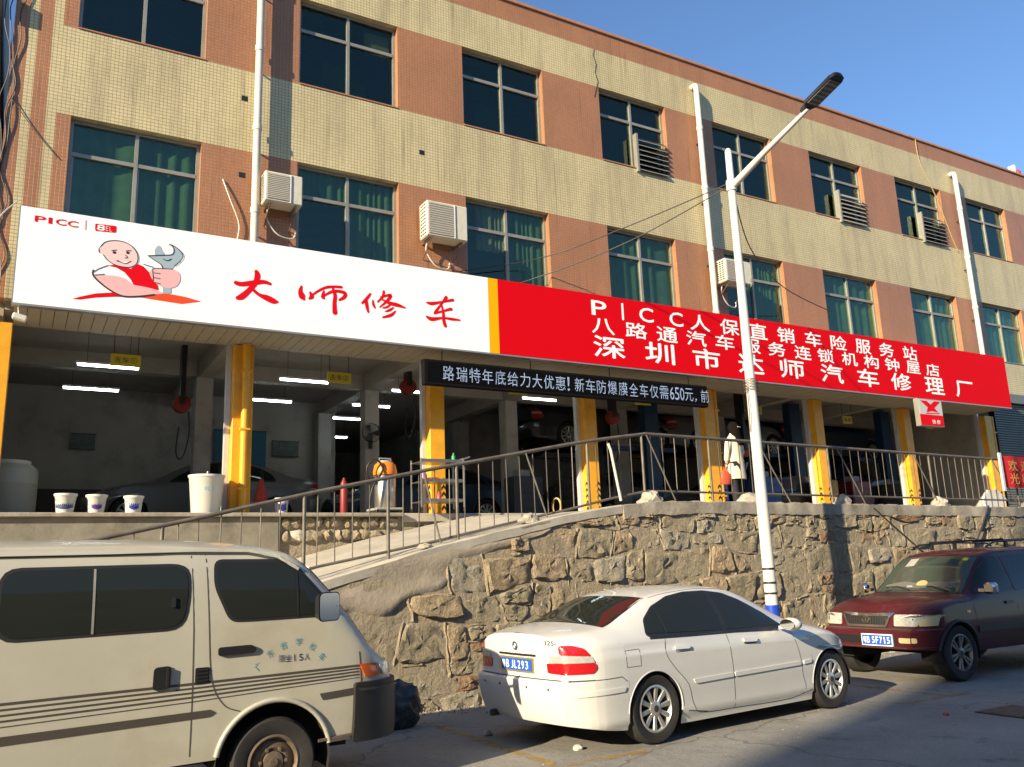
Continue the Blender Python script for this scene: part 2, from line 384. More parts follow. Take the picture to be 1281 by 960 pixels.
def clip_poly(poly, px, py, nx, ny):      # keep side where (p-P).n <= 0
    out = []
    for i in range(len(poly)):
        a, b = poly[i-1], poly[i]
        da = (a[0]-px)*nx+(a[1]-py)*ny; db = (b[0]-px)*nx+(b[1]-py)*ny
        if (da <= 0) != (db <= 0):
            t = da/(da-db); out.append((a[0]+(b[0]-a[0])*t, a[1]+(b[1]-a[1])*t))
        if db <= 0: out.append(b)
    return out
rs = random.Random(21)
def in_plaster(x, z):
    # rendered stretch at the upper left of the wall
    lim = [(2.5, -1.65), (3.43, -.46), (3.95, -.60), (4.2, -.36), (4.75, -.28), (4.95, .0), (5.9, .30), (6.5, .5)]
    if x < 2.5: return z > -1.3
    if x > 6.4: return False
    for (a, za), (b, zb) in zip(lim, lim[1:]):
        if x <= b: return z > za+(zb-za)*(x-a)/(b-a)
    return False
def inset(poly, d):
    cx = sum(p[0] for p in poly)/len(poly); cz = sum(p[1] for p in poly)/len(poly)
    out = poly
    for i in range(len(poly)):
        a, b = poly[i-1], poly[i]; ex, ez = b[0]-a[0], b[1]-a[1]; L = sqrt(ex*ex+ez*ez)
        if L < 1e-6: continue
        nx, nz = ez/L, -ex/L
        if (cx-a[0])*nx+(cz-a[1])*nz > 0: nx, nz = -nx, -nz
        out = clip_poly(out, a[0]-nx*d, a[1]-nz*d, nx, nz)
        if len(out) < 3: return []
    return out
cells = []
capz = lambda x: wall_top(x)-(.17 if x > 8 else .13)
def wob(j, x): return 0 if j == 0 else .055*sin(x*1.7+j*2.3)+.035*sin(x*4.1+j*5.1)
z = RZ-.12; j = 0
while z < .95:
    h = rs.uniform(.30, .44); x = 2.3+rs.uniform(0, .4); tl = 0
    while x < 20.6:
        w = rs.uniform(.30, .80)*(1.0 if x < 14 else 1.45); tr_ = rs.uniform(-.07, .07)
        q = [(x+tl, z+wob(j, x)), (x+w*.5, z+wob(j, x+w*.5)+rs.uniform(-.03, .03)), (x+w+tr_, z+wob(j, x+w)), (x+w-tr_, z+h+wob(j+1, x+w)), (x+w*.5, z+h+wob(j+1, x+w*.5)+rs.uniform(-.02, .05)), (x-tl, z+h+wob(j+1, x))]
        parts_ = [q]
        if w < .5 and rs.random() < .15:
            m1 = z+h*.5; parts_ = [clip_poly(q, 0, m1, 0, 1), clip_poly(q, 0, m1, 0, -1)]
        elif rs.random() < .18: k_ = .035; parts_ = [[(a_+rs.uniform(-k_, k_), b_+rs.uniform(-k_, k_)) for a_, b_ in q]]
        for poly in parts_:
            if len(poly) < 3: continue
            sx = sum(p[0] for p in poly)/len(poly); sz = sum(p[1] for p in poly)/len(poly)
            a_, b_ = capz(sx-.3), capz(sx+.3); poly = clip_poly(poly, sx-.3, a_, -(b_-a_)/.6, 1)
            if len(poly) < 3: continue
            poly = clip_poly(poly, 0, RZ-.05, 0, -1)
            if len(poly) < 3 or in_plaster(sx, sz): continue
            A = abs(sum(poly[k-1][0]*poly[k][1]-poly[k][0]*poly[k-1][1] for k in range(len(poly))))/2
            if A > .02: cells.append(poly)
        tl = tr_; x += w
    z += h; j += 1
ridge = MB(); nst = 0
for ci, poly in enumerate(cells):
    gap = rs.uniform(.004, .022)
    p = inset(poly, gap)
    if len(p) < 3: continue
    p = rounded(p, .03, 2)
    N = len(p); cx = sum(q[0] for q in p)/N; cz = sum(q[1] for q in p)/N
    # resample the ring to 14 points
    per = [0]
    for k in range(N): per.append(per[-1]+sqrt((p[(k+1) % N][0]-p[k][0])**2+(p[(k+1) % N][1]-p[k][1])**2))
    R = 20; ring = []
    for k in range(R):
        t = per[-1]*k/R; j = max(i for i in range(N) if per[i] <= t); u = (t-per[j])/max(per[j+1]-per[j], 1e-6)
        a, b = p[j], p[(j+1) % N]; ring.append((a[0]+(b[0]-a[0])*u, a[1]+(b[1]-a[1])*u))
    proud = rs.uniform(.035, .085); st = MB(); vs = []
    tiltx, tiltz = rs.uniform(-.08, .08), rs.uniform(-.08, .08)
    for (fac, dep) in ((1.0, -.02), (.985, proud*.75), (.87, proud), (.62, proud*1.02), (.32, proud)):
        for (x, z) in ring:
            X = cx+(x-cx)*fac+rs.uniform(-.014, .014); Z = cz+(z-cz)*fac+rs.uniform(-.014, .014)
            nz_ = mnoise.noise(V((X*7, Z*7, ci)))*.030+mnoise.noise(V((X*19, Z*19, ci)))*.016
            d = dep+(nz_+rs.uniform(-.008, .008) if fac < 1 else 0)+(0 if fac == 1 else (X-cx)*tiltx+(Z-cz)*tiltz)
            vs.append((X-cx, wall_y(X)-wall_y(cx)-d, Z-cz))
    vs.append((0, -proud*1.05, 0)); fs = []
    for r_ in range(4):
        for k in range(R): fs.append((r_*R+k, r_*R+(k+1) % R, (r_+1)*R+(k+1) % R, (r_+1)*R+k))
    for k in range(R): fs.append((4*R+k, 4*R+(k+1) % R, 5*R))
    st.add(vs, fs)
    m = STONES[rs.choices([0, 1, 2, 3], [18, 46, 28, 8])[0]]
    o = link("stone", st.mesh("stone", m, smooth=26), wall, (cx-10, wall_y(cx)-wall_y(10), cz-RZ)); nst += 1
    # raised pointing along about half of the joints
    for k in range(len(poly)):
        a, b = poly[k-1], poly[k]
        if (a[0], a[1]) < (b[0], b[1]) and rs.random() < .38 and sqrt((a[0]-b[0])**2+(a[1]-b[1])**2) > .08:
            pts = []; n_ = 5; rr = rs.uniform(.012, .026)
            for q in range(n_+1):
                t = q/n_; X = a[0]+(b[0]-a[0])*t+rs.uniform(-.014, .014); Z = a[1]+(b[1]-a[1])*t+rs.uniform(-.014, .014)
                pts.append((X, wall_y(X)-rs.uniform(.028, .05), Z))
            ridge.tube(pts, [rr*rs.uniform(.75, 1.2) for _ in pts], 6)
print("stones", nst)
tag(ridge.build("raised_pointing", M_mortar, wall, smooth=50, world=True), kind="stuff")
# render coat on the left part: one thick, uneven sheet
mb = MB(); xs2 = [-5.8+i*.14 for i in range(88)]; cols = []
for x in xs2:
    if x > 6.42: break
    zt = wall_top(x)-.02
    lim = RZ-.2
    if x > 2.5:
        q = [zz/50 for zz in range(-85, 60) if in_plaster(x, zz/50)]
        lim = min(q)+rs.uniform(-.03, .03) if q else zt-.1
    cols.append((x, min(lim, zt-.06), zt))
vs = []; K = 8
for (x, a, b) in cols:
    for k in range(K+1): 
        edge = .0 if k == 0 else .05
        vs.append((x+rs.uniform(-.02, .02)*(k > 0), wall_y(x)-edge-.012*sin(x*3.1+k)-rs.uniform(0, .008), a+(b-a)*k/K))
mb.add(vs, [(i*(K+1)+k, (i+1)*(K+1)+k, (i+1)*(K+1)+k+1, i*(K+1)+k+1) for i in range(len(cols)-1) for k in range(K)])
mb.build("cement_render", M_plaster, wall, smooth=50, world=True)
# concrete capping along the level stretch and a paler kerb along the ramp edge
def strip(x0, x1, dy0, dy1, z_lo, z_hi, jit=.0, step=.2, fz=wall_top):
    m_ = MB(); n_ = int((x1-x0)/step); vs = []
    for i in range(n_+1):
        x = x0+(x1-x0)*i/n_; j = (lambda: rs.uniform(-jit, jit))
        zt = fz(x)
        vs += [(x, wall_y(x)+dy0+j(), zt+z_lo+j()), (x, wall_y(x)+dy0+j(), zt+z_hi-.015+j()), (x, wall_y(x)+dy0+.02+j(), zt+z_hi+j()), (x, wall_y(x)+dy1, zt+z_hi), (x, wall_y(x)+dy1, zt+z_lo)]
    m_.add(vs, [(i*5+k, (i+1)*5+k, (i+1)*5+(k+1) % 5, i*5+(k+1) % 5) for i in range(n_) for k in range(5)]+[(0, 1, 2, 3, 4), tuple(n_*5+k for k in range(5))])
    return m_
strip(7.7, 22.5, -.075, .3, -.20, .0, .014, .11).build("concrete_capping", M_conc, wall, smooth=40, world=True)
strip(-4.0, 7.69, -.06, .3, -.12, .0, .008).build("ramp_kerb", M_conc_l, wall, smooth=40, world=True)
# ---- ramp between the wall and the garage floor
mb = MB(); vs = []; N = 60
for i in range(N+1):
    x = -4.1+(9.0+4.1)*i/N; zo = min(wall_top(x)-.03, PZ-.035); zi = min(zo+.22*min(1, max(0, (x+4.1)/3)), PZ-.03)
    for k in range(5):
        t = k/4; vs.append((x, wall_y(x)+.30+(12.9-wall_y(x)-.30)*t, zo+(zi-zo)*t))
mb.add(vs, [(i*5+k, (i+1)*5+k, (i+1)*5+k+1, i*5+k+1) for i in range(N) for k in range(4)])
tag(mb.build("ramp", M_conc_l, smooth=40), kind="structure")
# forecourt slab joining ramp and garage on the right
mb = MB(); mb.add([(8.2, wall_y(8.2)+.3, .86), (24, wall_y(24)+.3, .86), (24, 12.9, PZ-.004), (8.2, 12.9, PZ-.004)], [(0, 1, 2, 3)])
tag(mb.build("forecourt", M_conc_l), kind="structure")
# platform edge wall under the left bays
M_stain = mat("stained_cement", (.25, .225, .17), .9, var=.3, vscale=1.4, bump=.006, bscale=20, dark=(.10, .085, .065), dscale=.9, damt=.85)
pw_ = empty("platform_wall", (2, 12.9, RZ), "stained grey cement wall under the edge of the left garage bays", "wall")
mb = MB(); mb.box(-3.2, 3.42, 12.88, 13.15, RZ-.2, PZ-.06, .01); mb.build("cement_face", M_stain, pw_, world=True)
mb = MB(); mb.box(-3.2, 5.4, 12.80, 13.15, PZ-.06, PZ, .012); mb.build("edge_slab", M_conc, pw_, world=True)
mb = MB(); mb.box(3.44, 8.6, 12.95, 13.15, RZ-.2, PZ-.065); mb.build("rubble_backing", M_mortar, pw_, world=True)
mb = MB(); mb.box(5.42, 24, 12.9, 13.15, PZ-.14, PZ, .01); mb.build("edge_slab", M_conc_l, pw_, world=True)
M_lime = mat("lime_wash_render", (.55, .50, .40), .9, var=.2, vscale=5, bump=.02, bscale=10, dark=(.2, .17, .12), dscale=5, damt=.7)
for i in range(22):
    w = rs.uniform(.14, .34); x = 3.55+(i % 12)*.155+rs.uniform(-.03, .03); z = .80-(i//12)*.2+rs.uniform(-.02, .02)
    st = MB(); vs = [(0, -rs.uniform(.05, .09), 0)]; R = 9
    for (fc, d) in ((.6, .055), (1, -.03)):
        for k in range(R):
            a = 2*pi*k/R; q = fc*rs.uniform(.8, 1.15); vs.append((cos(a)*w*.55*q, -d*rs.uniform(.6, 1.3), sin(a)*.115*q))
    st.add(vs, [(0, 1+k, 1+(k+1) % R) for k in range(R)]+[(1+k, 1+R+k, 1+R+(k+1) % R, 1+(k+1) % R) for k in range(R)])
    link("rubble_stone", st.mesh("rubble_stone", M_lime if (x < 3.9 and rs.random() < .4) else (M_mortar if i % 2 else STONES[1]), smooth=35), pw_, (x-2, 12.95-12.9, z-RZ))
# ================================================================ FACTORY BUILDING
B = empty("factory_building", (10, FY, PZ), "three-storey building clad in cream and terracotta mosaic tiles above open garage bays", "building")
M_int = mat("garage_wall_paint", (.44, .41, .36), .9, var=.12, vscale=1.2, dark=(.10, .09, .08), dscale=.8, damt=.5)
M_ceil = mat("garage_ceiling_paint", (.36, .33, .28), .9, var=.1)
M_floor = mat("garage_floor_concrete", (.20, .19, .17), .6, var=.2, vscale=1)
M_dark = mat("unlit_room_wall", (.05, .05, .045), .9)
M_brown_dark = mat("dado_paint", (.09, .08, .07), .8)
WX = [(.28, 2.14), (3.68, 5.51), (6.85, 8.68), (10.10, 11.91), (13.31, 15.18), (16.53, 18.50), (19.85, 21.83), (23.01, 24.94), (26.20, 28.1)]
X0, X1 = -.55, 30.0
TH = .26
def fb(name, m, x0, x1, z0, z1, y0=FY, y1=FY+TH):
    mb = MB(); mb.box(x0, x1, y0, y1, z0, z1); return mb.build(name, m, B, world=True)
# storey bands and the piers between windows, butted edge to edge
fb("parapet_band", M_brn, X0, X1, 10.86, 11.30)
M_cope = mat("parapet_coping", (.42, .19, .10), .7, var=.15)
mb = MB(); mb.box(X0-.05, X1, FY-.04, FY+TH+.05, 11.30, 11.375, .012); mb.build("parapet_coping", M_cope, B, world=True)
XS = .08
fb("upper_tile_band", M_yel, XS, X1, 9.97, 10.86)
fb("middle_tile_band", M_yel, XS, X1, 6.83, 8.28)
fb("lower_tile_band", M_yel, XS, X1, 4.25, 5.14)
for (z0, z1) in ((8.28, 9.97), (5.14, 6.83)):
    e = [XS]+[q for w in WX for q in w]+[X1]
    for i in range(0, len(e), 2): fb("pier", M_brn, e[i], e[i+1], z0, z1)
for (a, b, m) in ((X0, -.36, M_brn), (-.36, -.24, M_yel), (-.24, -.05, M_brn), (-.05, XS, M_yel)):
    fb("corner_stripe", m, a, b, 3.9, 10.86)
# roof, slabs, far walls
mb = MB(); mb.box(X0, X1, FY+TH+.06, 28, 10.80, 10.95); mb.build("roof_slab", M_conc, B, world=True)
M_side = mat("side_wall_render", (.35, .3, .22), .9, var=.15)
mb = MB(); mb.box(X0, X0+.2, FY+TH+.001, 28, PZ-2.5, 11.3); mb.build("side_wall", M_side, B, world=True)
mb = MB(); mb.box(X1-.2, X1, FY+TH+.001, 28, PZ-2.5, 11.3); mb.build("side_wall", M_side, B, world=True)
for z in (7.25, 4.02):
    mb = MB(); mb.box(X0+.21, X1-.21, FY+TH+.001, 27.9, z, z+.16); mb.build("floor_slab", M_ceil, B, world=True)
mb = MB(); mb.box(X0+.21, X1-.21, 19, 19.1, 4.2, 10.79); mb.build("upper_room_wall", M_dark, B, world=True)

# ---- windows: frame ring, mullion and transom, four panes, curtains on the lower storey
M_glass = glass_mat("green_tinted_glass", (.86, .96, .86), trans=.95)
M_glass3 = glass_mat("dark_green_glass", (.60, .72, .66), trans=.9)
M_curt = mat("green_curtain_cloth", (.045, .088, .050), .85, var=.25, vscale=4)
M_curt2 = mat("pale_curtain_cloth", (.13, .12, .09), .9, var=.2, vscale=5)
GY = FY+.12          # frame plane: a reveal of 13 cm
def curtain(x0, x1, z0, z1, m, par, amp=.03, seed=0):
    r_ = random.Random(seed); n = 46; mb = MB(); vs = []
    ph = r_.uniform(0, 6)
    for i in range(n+1):
        t = i/n; x = x0+(x1-x0)*t; y = GY+.095+amp*.8*sin(t*38+ph+2*sin(t*9+ph))+.012*sin(t*13+ph)
        vs += [(x, y, z0), (x, y, z1)]
    mb.add(vs, [(2*i, 2*i+2, 2*i+3, 2*i+1) for i in range(n)])
    return mb.build("curtain", m, par, smooth=True, world=True)
def window(i, x0, x1, z0, z1, storey):
    e = .002; mb = MB(); f = .052; d0, d1 = GY, GY+.07
    mb.box(x0+e, x0+f, d0, d1, z0+e, z1-e); mb.box(x1-f, x1-e, d0, d1, z0+e, z1-e)
    mb.box(x0+f, x1-f, d0, d1, z0+e, z0+f); mb.box(x0+f, x1-f, d0, d1, z1-f, z1-e)
    xm = (x0+x1)/2; zt = z1-.56
    o = mb.build("window", M_alu, B, world=True)
    mb = MB(); mb.box(xm-.026, xm+.026, d0-.012, d1-.01, z0+f, z1-f); mb.build("mullion", M_alu, o, world=True)
    mb = MB(); mb.box(x0+f, xm-.027, d0-.006, d1-.01, zt-.03, zt+.03); mb.box(xm+.027, x1-f, d0-.006, d1-.01, zt-.03, zt+.03); mb.build("transom", M_alu, o, world=True)
    for (a, b) in ((x0+f, xm-.026), (xm+.026, x1-f)):
        for (c, d) in ((z0+f, zt-.03), (zt+.03, z1-f)):
            j_ = [random.uniform(-.004, .004) for _ in range(4)]; mb = MB(); mb.add([(a, GY+.03+j_[0], c), (b, GY+.03+j_[1], c), (b, GY+.03+j_[1]+j_[2], d), (a, GY+.03+j_[0]+j_[2], d), (a, GY+.036+j_[0], c), (b, GY+.036+j_[1], c), (b, GY+.036+j_[1]+j_[2], d), (a, GY+.036+j_[0]+j_[2], d)], [(0, 1, 2, 3), (7, 6, 5, 4), (0, 4, 5, 1), (1, 5, 6, 2), (2, 6, 7, 3), (3, 7, 4, 0)]); mb.build("pane", M_glass if storey == 2 else M_glass3, o, world=True)
        if storey == 2 or i in (2, 5):   # sliding-sash rails beside the mullion
            mb = MB(); mb.box(a+.002, a+.028, GY+.014, GY+.028, z0+f+.002, zt-.032); mb.build("sash_rail", M_alu, o, world=True)
    mb = MB(); mb.box(x0+.002, x1-.002, FY-.018, FY+.118, z0+.002, z0+.022); mb.build("sill", M_cope if storey == 3 else M_alu, o, world=True)
    if storey == 2:
        rr = random.Random(i*5)
        if i == 1: curtain(x0+.95, x1-.05, z0, z1, M_curt, o, seed=i); curtain(x0+.05, x0+.9, 6.25, z1, M_curt, o, seed=i+9)
        elif i == 2: curtain(x0+.3, x0+.95, 5.9, z1-.05, M_curt2, o, seed=i); curtain(x0+.98, x1-.05, z0, z1, M_curt, o, seed=3)
        elif i == 4: curtain(x0+.1, x1-.9, 6.0, z1, M_curt, o, seed=i); curtain(x0+1., x1-.05, z0, z1, M_curt, o, seed=i+4)
        else: curtain(x0+.05, x1-.05, z0, z1, M_curt, o, seed=i)
    elif i in (1, 2, 4):
        mb = MB(); mb.box(x0+.6, x0+1.15, GY+.5, GY+.56, z0+.5, z0+.95, .01); mb.box(x0+1.25, x0+1.5, GY+.7, GY+.75, z0+.3, z0+.8); mb.build("screen", M_curt, o, world=True)
    return o
for i, (a, b) in enumerate(WX):
    window(i, a, b, 8.28, 9.97, 3); window(i, a, b, 5.14, 6.83, 2)
mb = MB(); mb.box(WX[1][0]+1.28, WX[1][1]-.06, GY+.16, GY+.18, 9.44, 9.86); mb.build("paper_sheet", mat("buff_paper", (.5, .36, .18), .9), B, world=True)

# ---- ground floor: lintel beam, columns, shutter guides
M_gold = mat("amber_paint_matt", (.78, .37, .018), .42, var=.1, vscale=5, dark=(.4, .2, .03), dscale=3, damt=.35)
fb("lintel_beam", M_ceil, X0+.21, 23.2, 3.78, 4.02, FY+.15, FY+.45)
M_tape_b = mat("hazard_tape_black", (.012, .012, .014), .5)
M_guide = mat("shutter_guide_steel", (.62, .62, .6), .4, .3, var=.1)
COLX = [-.22, 3.06, 6.33, 9.56, 12.62, 15.96, 19.16, 22.60]
PIPE = {1: 2.93, 4: 12.77, 7: 22.80}
def column(i, xr):
    w = .28 if i not in (1, 7) else .30
    ctop = 3.555
    mb = MB(); mb.box(xr-w, xr, FY, FY+.30, PZ, ctop, .008); c = mb.build("column", M_gold, B, world=True)
    if i in PIPE:
        px = PIPE[i]; py = FY-.062 if i == 1 else FY+.06
        if i == 4: px = xr+.07; 
        if i == 7: px = xr+.08
        mb = MB(); mb.tube([(px, py, PZ), (px, py, ctop)], .058, 16); mb.build("column_pipe", M_gold, c, smooth=50, world=True)
        mb = MB()
        for z in (1.3, 2.2, 3.1): mb.box(px-.075, px+.075, py-.066, py+.02, z, z+.03)
        mb.build("pipe_clamp", M_gold, c, world=True)
    mb = MB()                                         # black chevrons up the lower corner of the column
    for f in range(2):
        for k in range(5):
            z = PZ+.06+k*.115
            if f == 0: p = [(xr-.085, z), (xr-.045, z+.05), (xr-.004, z), (xr-.004, z+.05), (xr-.045, z+.10), (xr-.085, z+.05)]; mb.prism(p, FY-.0035, FY-.0005)
            else:
                p = [(FY+.01, z), (FY+.05, z+.05), (FY+.09, z), (FY+.09, z+.05), (FY+.05, z+.10), (FY+.01, z+.05)]
                mb.add([(xr-w-.003, y, zz) for y, zz in p], [tuple(range(6))])
    if i not in (0, 1): mb.build("chevron_tape", M_tape_b, c, world=True)
    mb = MB(); mb.box(xr-w-.075, xr-w-.004, FY+.16, FY+.26, PZ, 3.77); mb.build("shutter_guide", M_guide, c, world=True)
for i, xr in enumerate(COLX): column(i, xr)
# ---- garage interior shell
mb = MB(); mb.box(X0+.21, X1-.21, FY-.049, 27.9, PZ-.3, PZ); mb.build("garage_floor", M_floor, B, world=True)
mb = MB(); mb.box(X0+.21, 6.5, 19.6, 19.8, PZ, 4.02); mb.build("garage_back_wall", M_int, B, world=True)
mb = MB(); mb.box(9.9, 30-.21, 19.6, 19.8, PZ, 4.02); mb.build("garage_back_wall", M_int, B, world=True)
mb = MB(); mb.box(6.3, 6.5, 19.81, 27.9, PZ, 4.02); mb.box(9.9, 10.1, 19.81, 27.9, PZ, 4.02); mb.box(6.51, 9.89, 27.6, 27.8, PZ, 4.02); mb.build("deep_bay_wall", M_int, B, world=True)
mb = MB(); mb.box(X0+.21, 6.49, 19.57, 19.598, PZ, 1.9); mb.box(10.11, 22, 19.57, 19.598, PZ, 1.9); mb.build("dado", M_brown_dark, B, world=True)
for (x, y) in ((2.9, 16.5), (6.2, 16.5), (6.1, 19.3), (9.5, 16.5), (9.7, 19.3), (12.6, 16.5), (15.8, 16.5), (19.0, 16.5)):
    mb = MB(); mb.box(x-.15, x+.15, y-.15, y+.15, PZ, 3.70); mb.build("inner_pillar", M_int, B, world=True)
for x in (2.9, 6.15, 9.45, 12.6, 15.8, 19.0):
    mb = MB(); mb.box(x-.12, x+.12, FY+.46, 19.5, 3.70, 4.018); mb.build("ceiling_beam", M_ceil, B, world=True)
for y in (16.5,):
    for (a, b) in ((-.3, 2.77), (3.03, 6.02), (6.28, 9.32), (9.58, 12.47), (12.73, 15.67), (15.93, 18.87), (19.13, 24)):
        mb = MB(); mb.box(a, b, y-.12, y+.12, 3.72, 4.016); mb.build("cross_beam", M_ceil, B, world=True)
# right end: side wall of the garage and the closed shutter beyond it
mb = MB(); mb.box(22.95, 23.05, FY+.31, 19.5, PZ, 4.0); mb.build("end_wall", M_int, B, world=True)
M_shut = mat("grey_green_roller_shutter", (.16, .18, .17), .55, .3, var=.1)
n = 46
for k in range(n):
    z = PZ+(3.98-PZ)*k/n; mb = MB(); h = (3.98-PZ)/n
    mb.add([(22.95, FY+.12, z), (22.95, FY+.095, z+h*.3), (22.95, FY+.095, z+h*.75), (22.95, FY+.12, z+h), (27, FY+.12, z), (27, FY+.095, z+h*.3), (27, FY+.095, z+h*.75), (27, FY+.12, z+h)], [(0, 4, 5, 1), (1, 5, 6, 2), (2, 6, 7, 3)])
    mb.build("shutter_slat", M_shut, B, world=True)
mb = MB(); mb.box(22.95, 27.2, FY-.02, FY+.25, 3.99, 4.245); mb.build("shutter_box", M_shut, B, world=True)
mb = MB(); mb.box(27.01, 30, FY, FY+.26, PZ, 4.245); mb.build("end_pier", M_yel, B, world=True)
# door tinted blue for the blue light on it, and pale half-shutter at the end of the deep bay
mb = MB(); mb.box(6.9, 7.9, 24.0, 24.06, PZ, 2.75, .01); mb.build("blue_lit_door", mat("blue_light_door_tint", (.05, .09, .15), .5), B, world=True)
mb = MB()
for k in range(7): mb.box(6.85, 7.95, 24.0, 24.05, 2.78+k*.11, 2.87+k*.11)
mb.build("half_shutter", mat("pale_half_shutter", (.45, .45, .42), .6), B, world=True)
# put-log holes left in the tiles
mb = MB()
for (x, z) in ((2.73, 7.72), (5.92, 7.47), (2.73, 6.35)): mb.box(x, x+.10, FY-.004, FY+.0, z, z+.09)
mb.build("wall_hole", M_black, B, world=True)
mb = MB(); pts = [(10.05, 10.86), (10.02, 10.7), (10.08, 10.5), (10.04, 10.3), (10.10, 10.1), (10.06, 9.95), (9.98, 9.7)]
mb.tube([(x, FY-.003, z) for x, z in pts], .007, 5); mb.build("wall_crack", M_black, B, world=True)

# ================================================================ CANOPY AND SIGN
SY = 12.2
CN = empty("canopy", (10.8, SY+.1, 3.56), "shallow entrance canopy with a slatted soffit above the garage bays", "canopy")
M_soff = mat("beige_soffit_strip", (.36, .32, .24), .6, var=.12, vscale=1.5)
M_soffd = mat("soffit_carrier", (.05, .045, .035), .9)
sm = MB(); sm.box(-.076, .076, 0, 1.03, 0, .018); sm_me = sm.mesh("soffit_strip", M_soff)
n = 0; x = -.14
while x < 21.8:
    o = link("soffit_strip", sm_me, CN, (x-10.8, SY+.115-(SY+.1), .0)); o.location.z = random.uniform(-.003, .003); x += .16; n += 1
mb = MB(); mb.box(-.22, 21.85, SY+.12, FY+.14, 3.59, 3.62); mb.build("soffit_carrier", M_soffd, CN, world=True)
mb = MB(); mb.box(-.22, 21.86, SY+.10, FY-.001, 4.70, 4.76); mb.build("top_plate", M_conc, CN, world=True)
M_print_w = mat("white_sign_print", (.96, .96, .96), .6, spec=.3)
M_print_r = mat("red_sign_print", (.66, .0, .006), .7, spec=.12)
M_print_y = mat("yellow_sign_print", (.95, .42, .0), .7, spec=.15)
M_ink_r = mat("red_lettering_print", (.72, .002, .012), .7, spec=.12)
S = empty("shop_sign", (10.8, SY, 3.56), "long fascia sign, white with a mechanic emblem, then red with white lettering", "sign")
def sq(name, m, x0, x1, z0=3.56, z1=4.885, y0=SY, y1=SY+.10):
    mb = MB(); mb.box(x0, x1, y0, y1, z0, z1); return mb.build(name, m, S, world=True)
p_w = sq("white_panel", M_print_w, -.23, 6.715); sq("yellow_stripe_panel", M_print_y, 6.717, 6.905); p_r = sq("red_panel", M_print_r, 6.907, 21.87, z1=4.885)
M_trim = mat("aluminium_sign_edge", (.4, .39, .36), .4, .6)
mb = MB(); mb.box(-.245, 21.885, SY+.003, SY+.11, 3.535, 3.558); mb.box(-.245, -.232, SY+.003, SY+.11, 3.56, 4.885); mb.build("sign_edge_trim", M_trim, S, world=True)
def flat(name, m, polys, par, y, smooth=0):
    """flat printed shapes: outlines in (x,z) filled on the plane at y"""
    mb = MB()
    for p in polys:
        if smooth: p = [tuple(q) for q in cat_rom([(a, b, 0) for a, b in p], smooth, True)]; p = [(q[0], q[1]) for q in p]
        r = delaunay_2d_cdt([V(q) for q in p], [], [list(range(len(p)))], 1, 1e-5)
        mb.add([(q.x, y, q.y) for q in r[0]], [tuple(f) for f in r[2]])
    return mb.build(name, m, par, world=True)
def ribbon(name, m, lines, par, y, w=.010):
    mb = MB()
    for ln in lines:
        pts = [(q.x, q.y) for q in cat_rom([(p[0], p[1], 0) for p in ln], 4)]; N = len(pts)
        ws = [w]*N if len(ln[0]) < 3 else None
        if ws is None:
            src = [V((p[2], 0, 0)) for p in ln]; ws = [max(.005, q.x*1.22) for q in cat_rom(src, 4)]
        vs = []
        for i in range(N):
            a, b = V(pts[max(i-1, 0)]), V(pts[min(i+1, N-1)]); t = (b-a); t = t.normalized() if t.length > 1e-9 else V((1, 0)); nn = V((-t.y, t.x))*ws[i]
            vs += [(pts[i][0]+nn.x, y, pts[i][1]+nn.y), (pts[i][0]-nn.x, y, pts[i][1]-nn.y)]
        y -= .00015; k0_ = len(mb.v)
        vs = [(a, y, b) for a, _, b in vs]; mb.add(vs, [(2*i, 2*i+1, 2*i+3, 2*i+2) for i in range(N-1)])
        for (c, r_) in ((pts[0], ws[0]), (pts[-1], ws[-1])):
            mb.add([(c[0]+r_*cos(k*pi/4), y-.0004, c[1]+r_*sin(k*pi/4)) for k in range(8)], [tuple(range(8))])
    return mb.build(name, m, par, world=True)
